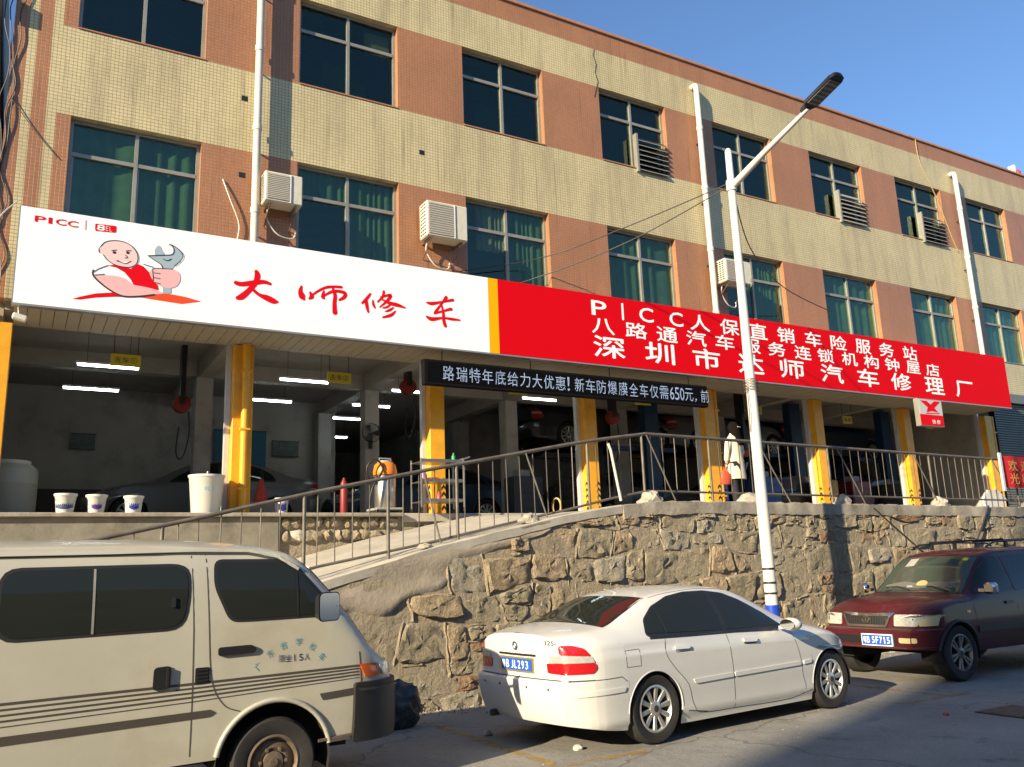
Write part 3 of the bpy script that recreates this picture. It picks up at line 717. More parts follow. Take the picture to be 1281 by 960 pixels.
BRUSH= [[(2.534, 4.207, 0.026), (2.62, 4.197, 0.029), (2.791, 4.243, 0.032), (2.935, 4.276, 0.026), (3.03, 4.258, 0.018)], [(2.821, 4.421, 0.024), (2.84, 4.361, 0.035), (2.814, 4.249, 0.032), (2.722, 4.113, 0.032), (2.625, 4.009, 0.038), (2.564, 3.979, 0.024)], [(2.764, 4.15, 0.021), (2.868, 4.071, 0.021), (2.985, 4.034, 0.038), (3.089, 3.998, 0.035), (3.148, 3.994, 0.012)], [(3.498, 4.282, 0.015), (3.484, 4.2, 0.029), (3.513, 4.125, 0.041), (3.538, 4.087, 0.018)], [(3.634, 4.205, 0.015), (3.66, 4.145, 0.029), (3.623, 4.108, 0.015)], [(3.635, 4.141, 0.012), (3.752, 4.243, 0.015), (3.876, 4.318, 0.018), (4.002, 4.348, 0.018), (4.124, 4.358, 0.018)], [(3.845, 4.255, 0.012), (3.831, 4.167, 0.026), (3.847, 4.14, 0.015)], [(3.855, 4.186, 0.012), (3.956, 4.257, 0.018), (4.067, 4.285, 0.021), (4.179, 4.268, 0.024), (4.17, 4.202, 0.024), (4.093, 4.147, 0.015)], [(3.987, 4.317, 0.015), (4.023, 4.208, 0.024), (4.014, 4.079, 0.026), (4.022, 3.935, 0.032)], [(4.594, 4.31, 0.015), (4.528, 4.216, 0.021), (4.462, 4.142, 0.015)], [(4.528, 4.203, 0.018), (4.538, 4.112, 0.024), (4.561, 4.01, 0.015)], [(4.637, 4.207, 0.012), (4.647, 4.142, 0.018), (4.674, 4.09, 0.012)], [(4.822, 4.38, 0.018), (4.805, 4.295, 0.018), (4.72, 4.195, 0.012)], [(4.771, 4.281, 0.012), (4.94, 4.336, 0.021), (4.872, 4.227, 0.018), (4.754, 4.113, 0.009)], [(4.805, 4.238, 0.012), (4.923, 4.2, 0.024), (5.059, 4.184, 0.026), (5.19, 4.154, 0.009)], [(4.929, 4.175, 0.012), (4.872, 4.128, 0.015), (4.804, 4.106, 0.009)], [(4.984, 4.135, 0.009), (4.922, 4.087, 0.018), (4.848, 4.052, 0.009)], [(5.017, 4.079, 0.009), (4.939, 4.003, 0.021), (4.803, 3.951, 0.012)], [(5.567, 4.293, 0.012), (5.656, 4.287, 0.024), (5.837, 4.337, 0.015), (6.04, 4.398, 0.021)], [(5.919, 4.424, 0.026), (5.837, 4.31, 0.015), (5.726, 4.159, 0.021), (5.707, 4.122, 0.015)], [(5.707, 4.129, 0.018), (5.834, 4.172, 0.015), (5.999, 4.234, 0.021), (6.01, 4.221, 0.015)], [(5.563, 4.054, 0.015), (5.652, 4.021, 0.029), (5.85, 4.064, 0.015), (6.014, 4.063, 0.021), (6.161, 4.063, 0.012)], [(5.836, 4.275, 0.012), (5.862, 4.141, 0.021), (5.867, 4.022, 0.024), (5.894, 3.933, 0.024)]]
SH= {'swooshL': [(0.441, 3.689), (0.532, 3.733), (0.719, 3.804), (0.95, 3.848), (1.253, 3.886), (1.257, 3.819), (0.953, 3.786), (0.722, 3.745), (0.535, 3.692)], 'swooshR': [(1.253, 3.886), (1.442, 3.904), (1.663, 3.917), (1.86, 3.901), (2.069, 3.861), (1.809, 3.792), (1.53, 3.804), (1.257, 3.819)], 'head': [(0.748, 4.491), (0.797, 4.55), (0.894, 4.584), (1.001, 4.587), (1.096, 4.556), (1.167, 4.49), (1.206, 4.403), (1.198, 4.301), (1.127, 4.236), (1.021, 4.223), (0.914, 4.242), (0.832, 4.29), (0.776, 4.358), (0.729, 4.381), (0.717, 4.425), (0.745, 4.437)], 'shirt': [(0.843, 4.216), (0.736, 4.154), (0.675, 4.1), (0.678, 4.048), (0.942, 3.98), (1.169, 3.951), (1.248, 3.977), (1.435, 4.049), (1.411, 4.263), (1.286, 4.291), (1.178, 4.29), (1.021, 4.22)], 'vest': [(0.837, 4.211), (0.927, 4.244), (1.128, 4.213), (1.211, 4.295), (1.288, 4.268), (1.359, 4.201), (1.432, 4.111), (1.485, 4.01), (1.495, 3.957), (1.358, 3.946), (1.182, 3.968), (1.137, 4.053), (1.052, 4.148), (0.943, 4.201)], 'arm': [(0.684, 4.046), (0.806, 4.07), (0.936, 4.082), (1.07, 4.059), (1.167, 3.989), (1.303, 3.977), (1.467, 3.953), (1.559, 3.911), (1.443, 3.884), (1.256, 3.837), (1.084, 3.81), (0.977, 3.834), (0.842, 3.906), (0.72, 3.994)], 'wrench': [(1.334, 4.434), (1.443, 4.455), (1.553, 4.476), (1.65, 4.504), (1.668, 4.57), (1.645, 4.622), (1.598, 4.646), (1.673, 4.627), (1.761, 4.561), (1.795, 4.495), (1.753, 4.409), (1.686, 4.336), (1.66, 4.284), (1.535, 4.266), (1.504, 4.332), (1.419, 4.381)], 'jaw': [(1.422, 4.46), (1.418, 4.538), (1.456, 4.607), (1.491, 4.597), (1.515, 4.538), (1.545, 4.503), (1.539, 4.475)], 'handle': [(1.547, 4.01), (1.661, 4.026), (1.665, 3.933), (1.614, 3.916), (1.552, 3.918)], 'fist': [(1.398, 4.245), (1.507, 4.277), (1.674, 4.283), (1.753, 4.243), (1.772, 4.143), (1.727, 4.043), (1.631, 4.002), (1.52, 4.014), (1.434, 4.065), (1.367, 4.179)]}
LN= [[(0.667, 4.122), (0.667, 4.061), (0.72, 3.994), (0.842, 3.898), (0.977, 3.826), (1.084, 3.806), (1.256, 3.831), (1.444, 3.881)], [(1.398, 4.245), (1.452, 4.266), (1.562, 4.276), (1.663, 4.285)], [(1.428, 4.195), (1.504, 4.196)], [(1.425, 4.125), (1.507, 4.121)], [(1.435, 4.057), (1.518, 4.045)], [(1.406, 4.231), (1.417, 4.14), (1.42, 4.078)], [(0.944, 4.297), (0.991, 4.289), (1.058, 4.275), (1.122, 4.32)], [(1.051, 4.394), (1.08, 4.367), (1.047, 4.354)], [(0.876, 4.435), (0.935, 4.452)], [(1.054, 4.459), (1.114, 4.473)], [(0.729, 4.381), (0.717, 4.425), (0.748, 4.491), (0.797, 4.55), (0.894, 4.584), (1.001, 4.587), (1.096, 4.556), (1.167, 4.49), (1.206, 4.403), (1.198, 4.301), (1.127, 4.236), (1.021, 4.223), (0.914, 4.242), (0.832, 4.29), (0.776, 4.358)], [(0.684, 4.056), (0.805, 4.085)], [(0.675, 4.1), (0.736, 4.154), (0.843, 4.216)], [(1.535, 4.415), (1.585, 4.399), (1.639, 4.431)], [(1.334, 4.434), (1.443, 4.455), (1.553, 4.476), (1.65, 4.504), (1.668, 4.57), (1.645, 4.622), (1.598, 4.646), (1.673, 4.627), (1.761, 4.561), (1.795, 4.495), (1.753, 4.409), (1.686, 4.336)], [(1.334, 4.434), (1.419, 4.381), (1.504, 4.332), (1.535, 4.274)], [(1.286, 4.299), (1.41, 4.275)]]
R1 = [('P', 9.033, 4.625), ('I', 9.574, 4.625), ('C', 10.137, 4.625), ('C', 10.874, 4.625), ('人', 11.481, 4.625), ('保', 12.272, 4.625), ('直', 13.07, 4.625), ('销', 13.887, 4.625), ('车', 14.72, 4.625), ('险', 15.528, 4.625), ('服', 16.347, 4.625), ('务', 17.157, 4.625), ('站', 18.007, 4.625)]
R2 = [('八', 9.104, 4.288), ('路', 9.868, 4.288), ('通', 10.613, 4.288), ('汽', 11.351, 4.288), ('车', 12.105, 4.288), ('服', 12.831, 4.288), ('务', 13.566, 4.288), ('连', 14.344, 4.288), ('锁', 15.055, 4.288), ('机', 15.832, 4.288), ('构', 16.568, 4.288), ('钟', 17.293, 4.288), ('屋', 18.056, 4.288), ('店', 18.788, 4.288)]
R3 = [('深', 9.216, 3.9), ('圳', 10.401, 3.9), ('市', 11.579, 3.9), ('达', 12.78, 3.9), ('师', 13.972, 3.9), ('汽', 15.195, 3.9), ('车', 16.382, 3.9), ('修', 17.538, 3.9), ('理', 18.777, 3.9), ('厂', 19.955, 3.9)]
for i, (a, b) in enumerate(((0, 3), (3, 10), (10, 19), (19, 24))): ribbon("brush_character", M_ink_r, BRUSH[a:b], p_w, SY-.003)
M_skin = mat("print_pink", (.86, .46, .46), .5); M_skin2 = mat("print_pale_pink", (.88, .60, .58), .5); M_bluegrey = mat("print_blue_grey", (.36, .46, .52), .5)
M_org = mat("print_orange_red", (.85, .07, .01), .5); M_line = mat("print_black", (.03, .03, .035), .5)
flat("emblem_swoosh", M_ink_r, [SH['swooshL']], p_w, SY-.002); flat("emblem_swoosh", M_org, [SH['swooshR']], p_w, SY-.002)
flat("emblem_sleeves", M_print_w, [SH['shirt']], p_w, SY-.0030, 3); flat("emblem_vest", M_ink_r, [SH['vest']], p_w, SY-.0036)
flat("emblem_wrench", M_bluegrey, [SH['wrench'], SH['jaw'], SH['handle']], p_w, SY-.0036)
flat("emblem_arm", M_skin, [SH['arm']], p_w, SY-.0042, 3); flat("emblem_fist", M_skin, [SH['fist']], p_w, SY-.0046, 3); flat("emblem_head", M_skin2, [SH['head']], p_w, SY-.0042, 3)
EY = [(.911, 4.412, .02), (1.079, 4.434, .02), (.964, 4.297, .012)]
flat("emblem_eyes", M_line, [[(x+r*1.3*cos(k*pi/4), z+r*sin(k*pi/4)) for k in range(8)] for x, z, r in EY], p_w, SY-.0050)
ribbon("emblem_outline", M_line, LN[0:1], p_w, SY-.0052, .011); ribbon("emblem_outline", M_line, LN[1:], p_w, SY-.0056, .0055)
flat("emblem_teeth", M_print_w, [[(.97, 4.292), (1.03, 4.275), (1.09, 4.285), (1.11, 4.305), (1.04, 4.298)]], p_w, SY-.0050)
def letters(name, m, items, par, y, w, h, bold=.012):
    o = None
    for (ch, x, z) in items:
        mb = MB(); ww, hh = w, h
        if ch == 'I': ww = w*.09
        elif ch in 'PC': ww = w*.66; hh = h*.86
        vs, fs = fit_glyph(ch, ww, hh, bold); n4 = len(vs)/(4 if bold else 1); mb.add([(x+a, y-.0002*int(i/n4), z+b) for i, (a, b) in enumerate(vs)], fs)
        o = mb.build(name, m, par, world=True)
    return o
letters("sign_character", M_print_w, R1, p_r, SY-.003, .52, .335, .020)
letters("sign_character", M_print_w, R2, p_r, SY-.003, .515, .305, .020)
letters("sign_character", M_print_w, R3, p_r, SY-.003, .72, .415, .024)
letters("insurer_wordmark", M_ink_r, [('P', -.0, 4.735), ('C', .245, 4.735), ('C', .385, 4.735)], p_w, SY-.003, .20, .105, .05)
letters("insurer_wordmark", M_ink_r, [('I', .115, 4.735)], p_w, SY-.003, .5, .09, .03)
ribbon("divider_line", mat("print_light_pink", (.85, .35, .38), .5), [[(.537, 4.815), (.536, 4.68)]], p_w, SY-.003, .007)
flat("emblem_badge", M_ink_r, [rounded([(.655, 4.685), (.915, 4.700), (.915, 4.800), (.650, 4.790)], .02)], p_w, SY-.003)
letters("badge_lettering", M_print_w, [('8', .725, 4.742)], p_w, SY-.0045, .10, .085, .03)
letters("badge_lettering", M_skin2, [('E', .800, 4.745), ('L', .845, 4.742)], p_w, SY-.0045, .03, .07, .0)

# ---- scrolling LED display hung under the soffit
L = empty("led_display", (8.6, 12.35, 2.95), "long black scrolling display with blue-white dot characters under the canopy", "led display")
mb = MB(); mb.box(5.55, 11.62, 12.30, 12.42, 2.955, 3.375, .008); p = mb.build("housing", mat("matt_black_housing", (.008, .008, .008), .9, spec=.08), L, world=True)
mb = MB(); mb.box(5.60, 11.57, 12.294, 12.299, 3.0, 3.335); mb.build("screen", mat("led_screen_black", (.004, .004, .005), .9, spec=.05), L, world=True)
mb = MB()
for x in (5.9, 7.6, 9.3, 11.2): mb.tube([(x, 12.36, 3.375), (x, 12.36, 3.56)], .008, 6)
mb.build("hanger", M_blackm, L, world=True)
def led_mat():
    m = bpy.data.materials.new("led_dots"); m.use_nodes = True; n, l = m.node_tree.nodes, m.node_tree.links; b = n["Principled BSDF"]
    tc = n.new("ShaderNodeTexCoord"); vm = n.new("ShaderNodeVectorMath"); vm.operation = 'SCALE'; vm.inputs[3].default_value = 1/.0215; l.new(tc.outputs["Object"], vm.inputs[0])
    fr = n.new("ShaderNodeVectorMath"); fr.operation = 'FRACTION'; l.new(vm.outputs[0], fr.inputs[0])
    sp = n.new("ShaderNodeSeparateXYZ"); l.new(fr.outputs[0], sp.inputs[0]); cb = n.new("ShaderNodeCombineXYZ"); l.new(sp.outputs[0], cb.inputs[0]); l.new(sp.outputs[2], cb.inputs[1])
    ds = n.new("ShaderNodeVectorMath"); ds.operation = 'DISTANCE'; l.new(cb.outputs[0], ds.inputs[0]); ds.inputs[1].default_value = (.5, .5, 0)
    lt = n.new("ShaderNodeMath"); lt.operation = 'LESS_THAN'; lt.inputs[1].default_value = .36; l.new(ds.outputs["Value"], lt.inputs[0])
    mu = n.new("ShaderNodeMath"); mu.operation = 'MULTIPLY'; mu.inputs[1].default_value = .7; l.new(lt.outputs[0], mu.inputs[0])
    b.inputs["Base Color"].default_value = (.02, .02, .03, 1); b.inputs["Emission Color"].default_value = (.62, .76, 1.0, 1); l.new(mu.outputs[0], b.inputs["Emission Strength"])
    return m
LEDM = led_mat(); msg = "路瑞特年底给力大优惠！新车防爆膜全车仅需650元，前"
x = 5.88
for ch in msg:
    w = .205 if ch not in "650！，" else .105
    if ch == '！': w = .05
    if ch == '，': w = .05
    h = .245 if ch != '，' else .06
    vs, fs = fit_glyph(ch, w, h, 0); st = w+(.038 if ch not in '650' else .02)
    zc = 3.165 if ch != '，' else 3.07
    mb = MB(); mb.add([(x+w/2+a, 12.2925-.0002*(i*4//len(vs)), zc+b) for i, (a, b) in enumerate(vs)], fs); mb.build("display_character", LEDM, L, world=True); x += st+(.07 if ch in '！，' else 0)
print("led text end", x)

# ================================================================ VEHICLES
def pch(pts):
    """smooth monotone interpolation through (x, value) pairs"""
    xs = [p[0] for p in pts]; ys = [p[1] for p in pts]; n = len(xs)
    d = [(ys[i+1]-ys[i])/(xs[i+1]-xs[i]) for i in range(n-1)]
    m = [d[0]]+[0 if d[i-1]*d[i] <= 0 else 2*d[i-1]*d[i]/(d[i-1]+d[i]) for i in range(1, n-1)]+[d[-1]]
    def f(x):
        if x <= xs[0]: return ys[0]
        if x >= xs[-1]: return ys[-1]
        i = max(k for k in range(n-1) if xs[k] <= x); h = xs[i+1]-xs[i]; t = (x-xs[i])/h
        return (2*t**3-3*t**2+1)*ys[i]+(t**3-2*t**2+t)*h*m[i]+(-2*t**3+3*t**2)*ys[i+1]+(t**3-t**2)*h*m[i+1]
    return f
NA = 22
class Shell:
    """lofted vehicle skin: cross-sections along x, symmetric in y, with wheel arches cut out"""
    def __init__(s, c):
        s.c = c
        for k in ('zb', 'zs', 'zt', 'yr', 'zd', 'W', 'side', 'er', 'ef', 'qb'): setattr(s, k, pch(c[k]))
        s.xr, s.xf = c['xr'], c['xf']; s.arches = c['arches']; s.cache = {}
    def plan(s, x):
        c = s.c; g = 1.0
        if x < s.xr+c['dr']: g = min(g, 1-(1-c['qr'])*((s.xr+c['dr']-x)/c['dr'])**c.get('pw', 2.4))
        if x > s.xf-c['df']: g = min(g, 1-(1-c['qf'])*((x-s.xf+c['df'])/c['df'])**c.get('pw', 2.4))
        return g
    def ext(s, x, z):
        c = s.c; e = 0
        if x < s.xr+c['lr']: e += s.er(z)*((s.xr+c['lr']-x)/c['lr'])**1.5
        if x > s.xf-c['lf']: e += s.ef(z)*((x-s.xf+c['lf'])/c['lf'])**1.5
        return e
    def ring(s, x, cut=False):
        key = (round(x, 4), cut)
        if key in s.cache: return s.cache[key]
        W = s.W(x)*s.plan(x); zb = s.zb(x); zs = s.zs(x); zt = s.zt(x); yr = min(s.yr(x)*s.plan(x), W*.985); zr = zt-s.zd(x)
        if cut:
            for (xc, R, zc) in s.arches:
                if abs(x-xc) < R: zb = max(zb, min(zc+sqrt(R*R-(x-xc)**2), zs-.03))
        pts = []
        for i in range(NA):
            z = zb+(zs-zb)*i/(NA-1); pts.append([W*s.side(z), z])
        y0 = pts[-1][0]; q = s.qb(x)
        for i in range(1, 9):
            t = i/8; pts.append([y0+(yr-y0)*t+q*sin(pi*t), zs+(zr-zs)*t])
        for i in range(1, 11):
            t = i/10; pts.append([yr*(1-t), zr+(zt-zr)*(1-(1-t)**2.3)])
        for _ in range(s.c.get('sm', 1)):
            P = [list(p) for p in pts]
            for i in range(1 if s.c.get('sma', 1) else NA-2, len(pts)-1): pts[i] = [P[i][0]*.5+(P[i-1][0]+P[i+1][0])*.25, P[i][1]*.5+(P[i-1][1]+P[i+1][1])*.25]
        s.cache[key] = pts; return pts
    def body(s):
        st = set(); n = 56
        for i in range(n+1): st.add(round(s.xr+(s.xf-s.xr)*(i/n), 4))
        for (xc, R, zc) in s.arches:
            for k in range(25):
                st.add(round(xc-R*cos(pi*k/24)*.9999, 4))
            st.add(round(xc-R-.004, 4)); st.add(round(xc+R+.004, 4))
        for k in range(8): st.add(round(s.xr+s.c['dr']*(k/8)**2, 4)); st.add(round(s.xf-s.c['df']*(k/8)**2, 4))
        st = sorted(st); keep = [st[0]]
        for x in st[1:]:
            if x-keep[-1] > .002: keep.append(x)
        m = MB(); K = 0; vs = []
        for x in keep:
            r = s.ring(x, True); K = len(r)
            full = [(x+s.ext(x, z), -y, z) for y, z in r]+[(x+s.ext(x, z), y, z) for y, z in r[:-1][::-1]]
            vs += full
        F = 2*K-1
        m.add(vs, [(i*F+k, (i+1)*F+k, (i+1)*F+k+1, i*F+k+1) for i in range(len(keep)-1) for k in range(F-1)])
        for end, sg in ((s.xr, -1), (s.xf, 1)):       # rounded end caps
            r = s.ring(end, True); vs = []; N = 9
            for (y, z) in r[:-1]:
                for j in range(N*2+1):
                    k = (j-N)/N; vs.append(s.cap(k*y, z, sg, y))
            w = 2*N+1
            m.add(vs, [(i*w+j, i*w+j+1, (i+1)*w+j+1, (i+1)*w+j) for i in range(len(r)-2) for j in range(w-1)])
        return m
    def cap(s, y, z, sg, yend=None):
        end = s.xr if sg < 0 else s.xf
        if yend is None: yend = s.ysurf(end, z)
        k = min(1, abs(y)/max(yend, 1e-4)); b = s.c['br'] if sg < 0 else s.c['bf']
        return (end+s.ext(end, z)+sg*b*(1-k*k), y, z)
    def ysurf(s, x, z):
        r = s.ring(x)
        for i in range(len(r)-1):
            if r[i][1] <= z <= r[i+1][1] and r[i+1][1] > r[i][1]:
                t = (z-r[i][1])/(r[i+1][1]-r[i][1]); return r[i][0]+(r[i+1][0]-r[i][0])*t
        return r[0][0] if z < r[0][1] else r[-1][0]
    def P_side(s, sg):
        def f(x, z):
            xn = x
            for _ in range(4): xn = min(max(x-s.ext(xn, z), s.xr), s.xf)
            return V((x, sg*s.ysurf(xn, z), z))
        return f
    def P_top(s):
        def f(x, y):
            xn = x
            for it in range(3):
                r = s.ring(min(max(xn, s.xr), s.xf)); z = r[-1][1]; ay = abs(y)
                for i in range(len(r)-1, NA-1, -1):
                    if r[i][0] <= ay <= r[i-1][0]:
                        t = (ay-r[i][0])/max(r[i-1][0]-r[i][0], 1e-6); z = r[i][1]+(r[i-1][1]-r[i][1])*t; break
                xn = x-s.ext(xn, z)
            return V((x, y, z))
        return f
    def P_end(s, sg):
        """lateral position (may run round the corner), height"""
        end = s.xr if sg < 0 else s.xf
        def f(u, z):
            ye = s.ysurf(end, z)
            if abs(u) <= ye: return V(s.cap(u, z, sg, ye))
            xn = end-sg*(abs(u)-ye); return V((xn+s.ext(xn, z), (1 if u > 0 else -1)*s.ysurf(xn, z), z))
        return f
CEN = V((0.9, 0, .7))
def patch(name, m, mapf, outline, off, par, res=.09, skirt=.012, smooth=40, hole=None):
    """a pane, lamp or trim piece laid on the skin: outline in the map's own coordinates, proud by off"""
    o2 = []
    for i in range(len(outline)):
        a, b = outline[i-1], outline[i]; k_ = max(1, int(sqrt((a[0]-b[0])**2+(a[1]-b[1])**2)/(res*.8)))
        o2 += [(a[0]+(b[0]-a[0])*j/k_, a[1]+(b[1]-a[1])*j/k_) for j in range(1, k_+1)]
    outline = o2
    xs = [p[0] for p in outline]; zs = [p[1] for p in outline]
    pts = [V(p[:2]) for p in outline]; n0 = len(pts); nx = max(1, int((max(xs)-min(xs))/res)); nz = max(1, int((max(zs)-min(zs))/res))
    def inside(q):
        c = False
        for i in range(n0):
            a, b = pts[i-1], pts[i]
            if (a.y > q.y) != (b.y > q.y) and q.x < (b.x-a.x)*(q.y-a.y)/(b.y-a.y)+a.x: c = not c
        return c
    ex = []
    for i in range(nx+1):
        for j in range(nz+1):
            q = V((min(xs)+(max(xs)-min(xs))*(i+.5)/(nx+1), min(zs)+(max(zs)-min(zs))*(j+.5)/(nz+1)))
            if inside(q) and min((q-p).length for p in pts) > res*.25: ex.append(q)
    r = delaunay_2d_cdt(pts+ex, [], [list(range(n0))], 1, 1e-5)
    vs = []; nn = []
    for q in r[0]:
        p = mapf(q.x, q.y); e = 2e-3
        nrm = (mapf(q.x+e, q.y)-mapf(q.x-e, q.y)).cross(mapf(q.x, q.y+e)-mapf(q.x, q.y-e))
        nrm = nrm.normalized() if nrm.length > 1e-12 else V((0, 0, 1))
        if nrm.dot(p-CEN) < 0: nrm = -nrm
        vs.append(p+nrm*off); nn.append(nrm)
    mb = MB(); fs = [tuple(f) for f in r[2]]; cnt = {}
    for f in fs:
        for k in range(len(f)): e = (f[k-1], f[k]); key = tuple(sorted(e)); cnt[key] = cnt.get(key, 0)+1
    N = len(vs); mb.add(vs+[v-n*skirt for v, n in zip(vs, nn)], fs+[(a, b, N+b, N+a) for (a, b), c in cnt.items() if c == 1] if skirt else fs)
    return mb.build(name, m, par, smooth=smooth)
def seam(name, m, mapf, lines, par, w=.0036, off=.0015, n=5, curve=False):
    mb = MB()
    for ln in lines:
        pts = [V((a, b, 0)) for a, b in ln]
        pts = cat_rom(pts, n) if curve else [pts[i].lerp(pts[i+1], k/n) for i in range(len(pts)-1) for k in range(n)]+[pts[-1]]
        N = len(pts); vs = []
        for i in range(N):
            a, b = pts[max(i-1, 0)], pts[min(i+1, N-1)]; t = (b-a).normalized(); s_ = V((-t.y, t.x, 0))*w
            for sg in (1, -1):
                q = pts[i]+s_*sg; p = mapf(q.x, q.y); e = 2e-3
                nr = (mapf(q.x+e, q.y)-mapf(q.x-e, q.y)).cross(mapf(q.x, q.y+e)-mapf(q.x, q.y-e)).normalized()
                if nr.dot(p-CEN) < 0: nr = -nr
                vs.append(p+nr*off)
        mb.add(vs, [(2*i, 2*i+1, 2*i+3, 2*i+2) for i in range(N-1)])
    return mb.build(name, m, par)
def letters_on(name, m, mapf, body, cx, cz, w, h, off, par, flip=1, bold=0, rot=0):
    vs, fs = fit_glyph(body, w, h, bold); out = []
    for i_, (a, b) in enumerate(vs):
        A = a*cos(rot)-b*sin(rot); Bq = a*sin(rot)+b*cos(rot)
        p = mapf(cx+A*flip, cz+Bq); e = 2e-3
        nr = (mapf(cx+e, cz)-mapf(cx-e, cz)).cross(mapf(cx, cz+e)-mapf(cx, cz-e)).normalized()
        if nr.dot(p-CEN) < 0: nr = -nr
        out.append(p+nr*(off+.0002*(i_*4//len(vs))))
    return MB().add(out, fs).build(name, m, par)

M_tyre = mat("tyre_rubber", (.018, .017, .016), .85, var=.2, vscale=12, dark=(.05, .045, .038), dscale=4, damt=.4)
M_alloy = mat("alloy_wheel", (.55, .54, .5), .35, .75)
M_alloyd = mat("shaded_alloy_wheel", (.22, .20, .17), .45, .7, var=.2, vscale=8)  # jeep wheel alloy, darkened in colour to stand for the shade on it
M_rimdark = mat("dark_trim_metal", (.05, .045, .04), .6, .3)  # dark metal of brake discs, hub caps, grille bars and small trim
M_steelw = mat("rusty_steel_wheel", (.16, .12, .085), .6, .4, var=.3, vscale=14)
M_chrome = mat("chrome", (.75, .74, .72), .12, 1.0)
M_well = mat("wheel_well_black", (.012, .011, .010), .95)
M_carglass = mat("tinted_car_glass", (.016, .019, .016), .06, 0, spec=.32)
M_seal = mat("window_rubber_seal", (.015, .015, .015), .5)
M_seamd = mat("panel_gap_black", (.07, .062, .05), .8)
M_red = mat("tail_lamp_red", (.42, .010, .012), .12, coat=.6)
M_clear = mat("clear_lamp_glass", (.36, .35, .33), .12, coat=.8, var=.15, vscale=30)
M_amber = mat("amber_lamp_glass", (.60, .11, .015), .15, coat=.6)
M_plateb = mat("blue_plate_paint", (.02, .09, .42), .4)
M_platew = mat("plate_character_white", (.85, .85, .85), .5)
WHEELS = {}
def wheel(style, R, w, par, x, y, z, side):
    """side -1: outer face towards -y"""
    key = (style, R, w)
    if key not in WHEELS:
        t = MB(); rr = R*.66 if style != 'steel' else R*.60
        t.lathe([(rr, -w*.44), (rr+.02, -w*.5), (R*.93, -w*.5), (R*.985, -w*.38), (R, -w*.2), (R, w*.2), (R*.985, w*.38), (R*.93, w*.5), (rr, w*.42)], n=40, axis='y', cap=False)
        g = MB()
        for q in (-.26, 0, .26): g.lathe([(R+.001, w*(q-.02)), (R+.001, w*(q+.02))], n=40, axis='y', cap=False)
        rim = MB()
        rim.lathe([(rr+.004, -w*.47), (rr-.012, -w*.50), (rr-.022, -w*.44), (rr-.03, -w*.1)], n=40, axis='y', cap=False)
        disc = MB(); disc.lathe([(rr-.028, -w*.08), (.02, -w*.06)], n=32, axis='y', cap=False); disc.lathe([(R*.36, -w*.16), (R*.36, -w*.12), (.05, -w*.13)], n=24, axis='y')
        sp = MB()
        if style == 'steel':
            sp.lathe([(rr-.02, -w*.30), (rr*.82, -w*.22), (rr*.70, -w*.33), (rr*.52, -w*.36), (rr*.40, -w*.28), (rr*.38, -w*.42), (rr*.16, -w*.46), (.004, -w*.46)], n=32, axis='y', cap=False)
            for k in range(6): a = k*pi/3; sp.lathe([(.016, -w*.36), (.014, -w*.42), (.004, -w*.43)], (cos(a)*rr*.50, 0, sin(a)*rr*.50), 6, 'y')
        else:
            ns = 10 if style == 'ten' else 6
            for k in range(ns):
                a = 2*pi*(k+.3)/ns
                for dd in ((-.055, .055) if style == 'six' else (0,)):
                    s0 = len(sp.v); hw = .020 if style == 'six' else .0235
                    sp.box(.045, rr-.012, -w*.47, -w*.36, -hw, hw, .007)
                    for i in range(s0, len(sp.v)):
                        q = sp.v[i]; t_ = (q[0]-.045)/(rr-.057); sp.v[i] = (q[0], q[1]+w*.05*(1-t_), q[2]*(.75+.35*t_)+dd*(.25+.8*t_)*.6)
                    sp.xf(Matrix.Rotation(-a, 4, 'Y'), s0)
            sp.lathe([(.07, -w*.36), (.068, -w*.44), (.045, -w*.475), (.004, -w*.48)], n=20, axis='y', cap=False)
        cap_ = MB(); cap_.lathe([(.032, -w*.46), (.03, -w*.49), (.004, -w*.495)], n=16, axis='y', cap=False)
        WHEELS[key] = (t.mesh("tyre", M_tyre, 40), disc.mesh("brake_disc", M_rimdark, 40), sp.mesh("spokes", M_steelw if style == 'steel' else (M_alloy if style == 'ten' else M_alloyd), 35), rim.mesh("rim", M_steelw if style == 'steel' else (M_alloy if style == 'ten' else M_alloyd), 40), cap_.mesh("hub_cap", M_rimdark if style != 'steel' else M_steelw, 40))
    ms = WHEELS[key]
    o = link("wheel", ms[0], par, (x, y, z))
    if side > 0: o.rotation_euler = (0, 0, pi)
    for nm, me in (("brake_disc", ms[1]), ("spokes", ms[2]), ("rim", ms[3]), ("hub_cap", ms[4])): link(nm, me, o)
    return o
def undercarriage(sh, par, z0, z1, wi):
    """dark floor pan and wheel wells under the skin"""
    c = sh.c; mb = MB(); mb.box(sh.xr+.28, sh.xf-.30, -wi, wi, z0, z1); mb.build("floor_pan", M_well, par)
    mb = MB()
    for (xc, R, zc) in sh.arches:
        for sg in (-1, 1):
            W = sh.ysurf(xc, zc+R+.02) ; n = 16; vs = []
            R2 = R+.004
            for k in range(n+1):
                a = -.25+(pi+.5)*k/n
                for y in (W-.012, wi-.06): vs.append((xc+R2*cos(a), sg*y, zc+R2*sin(a)))
            mb.add(vs, [(2*k, 2*k+2, 2*k+3, 2*k+1) for k in range(n)])
            ring_ = [(xc+R2*cos(-.25+(pi+.5)*k/n), sg*(wi-.06), zc+R2*sin(-.25+(pi+.5)*k/n)) for k in range(n+1)]
            mb.add(ring_, [tuple(range(n+1))])
    mb.build("wheel_well", M_well, par, smooth=40)
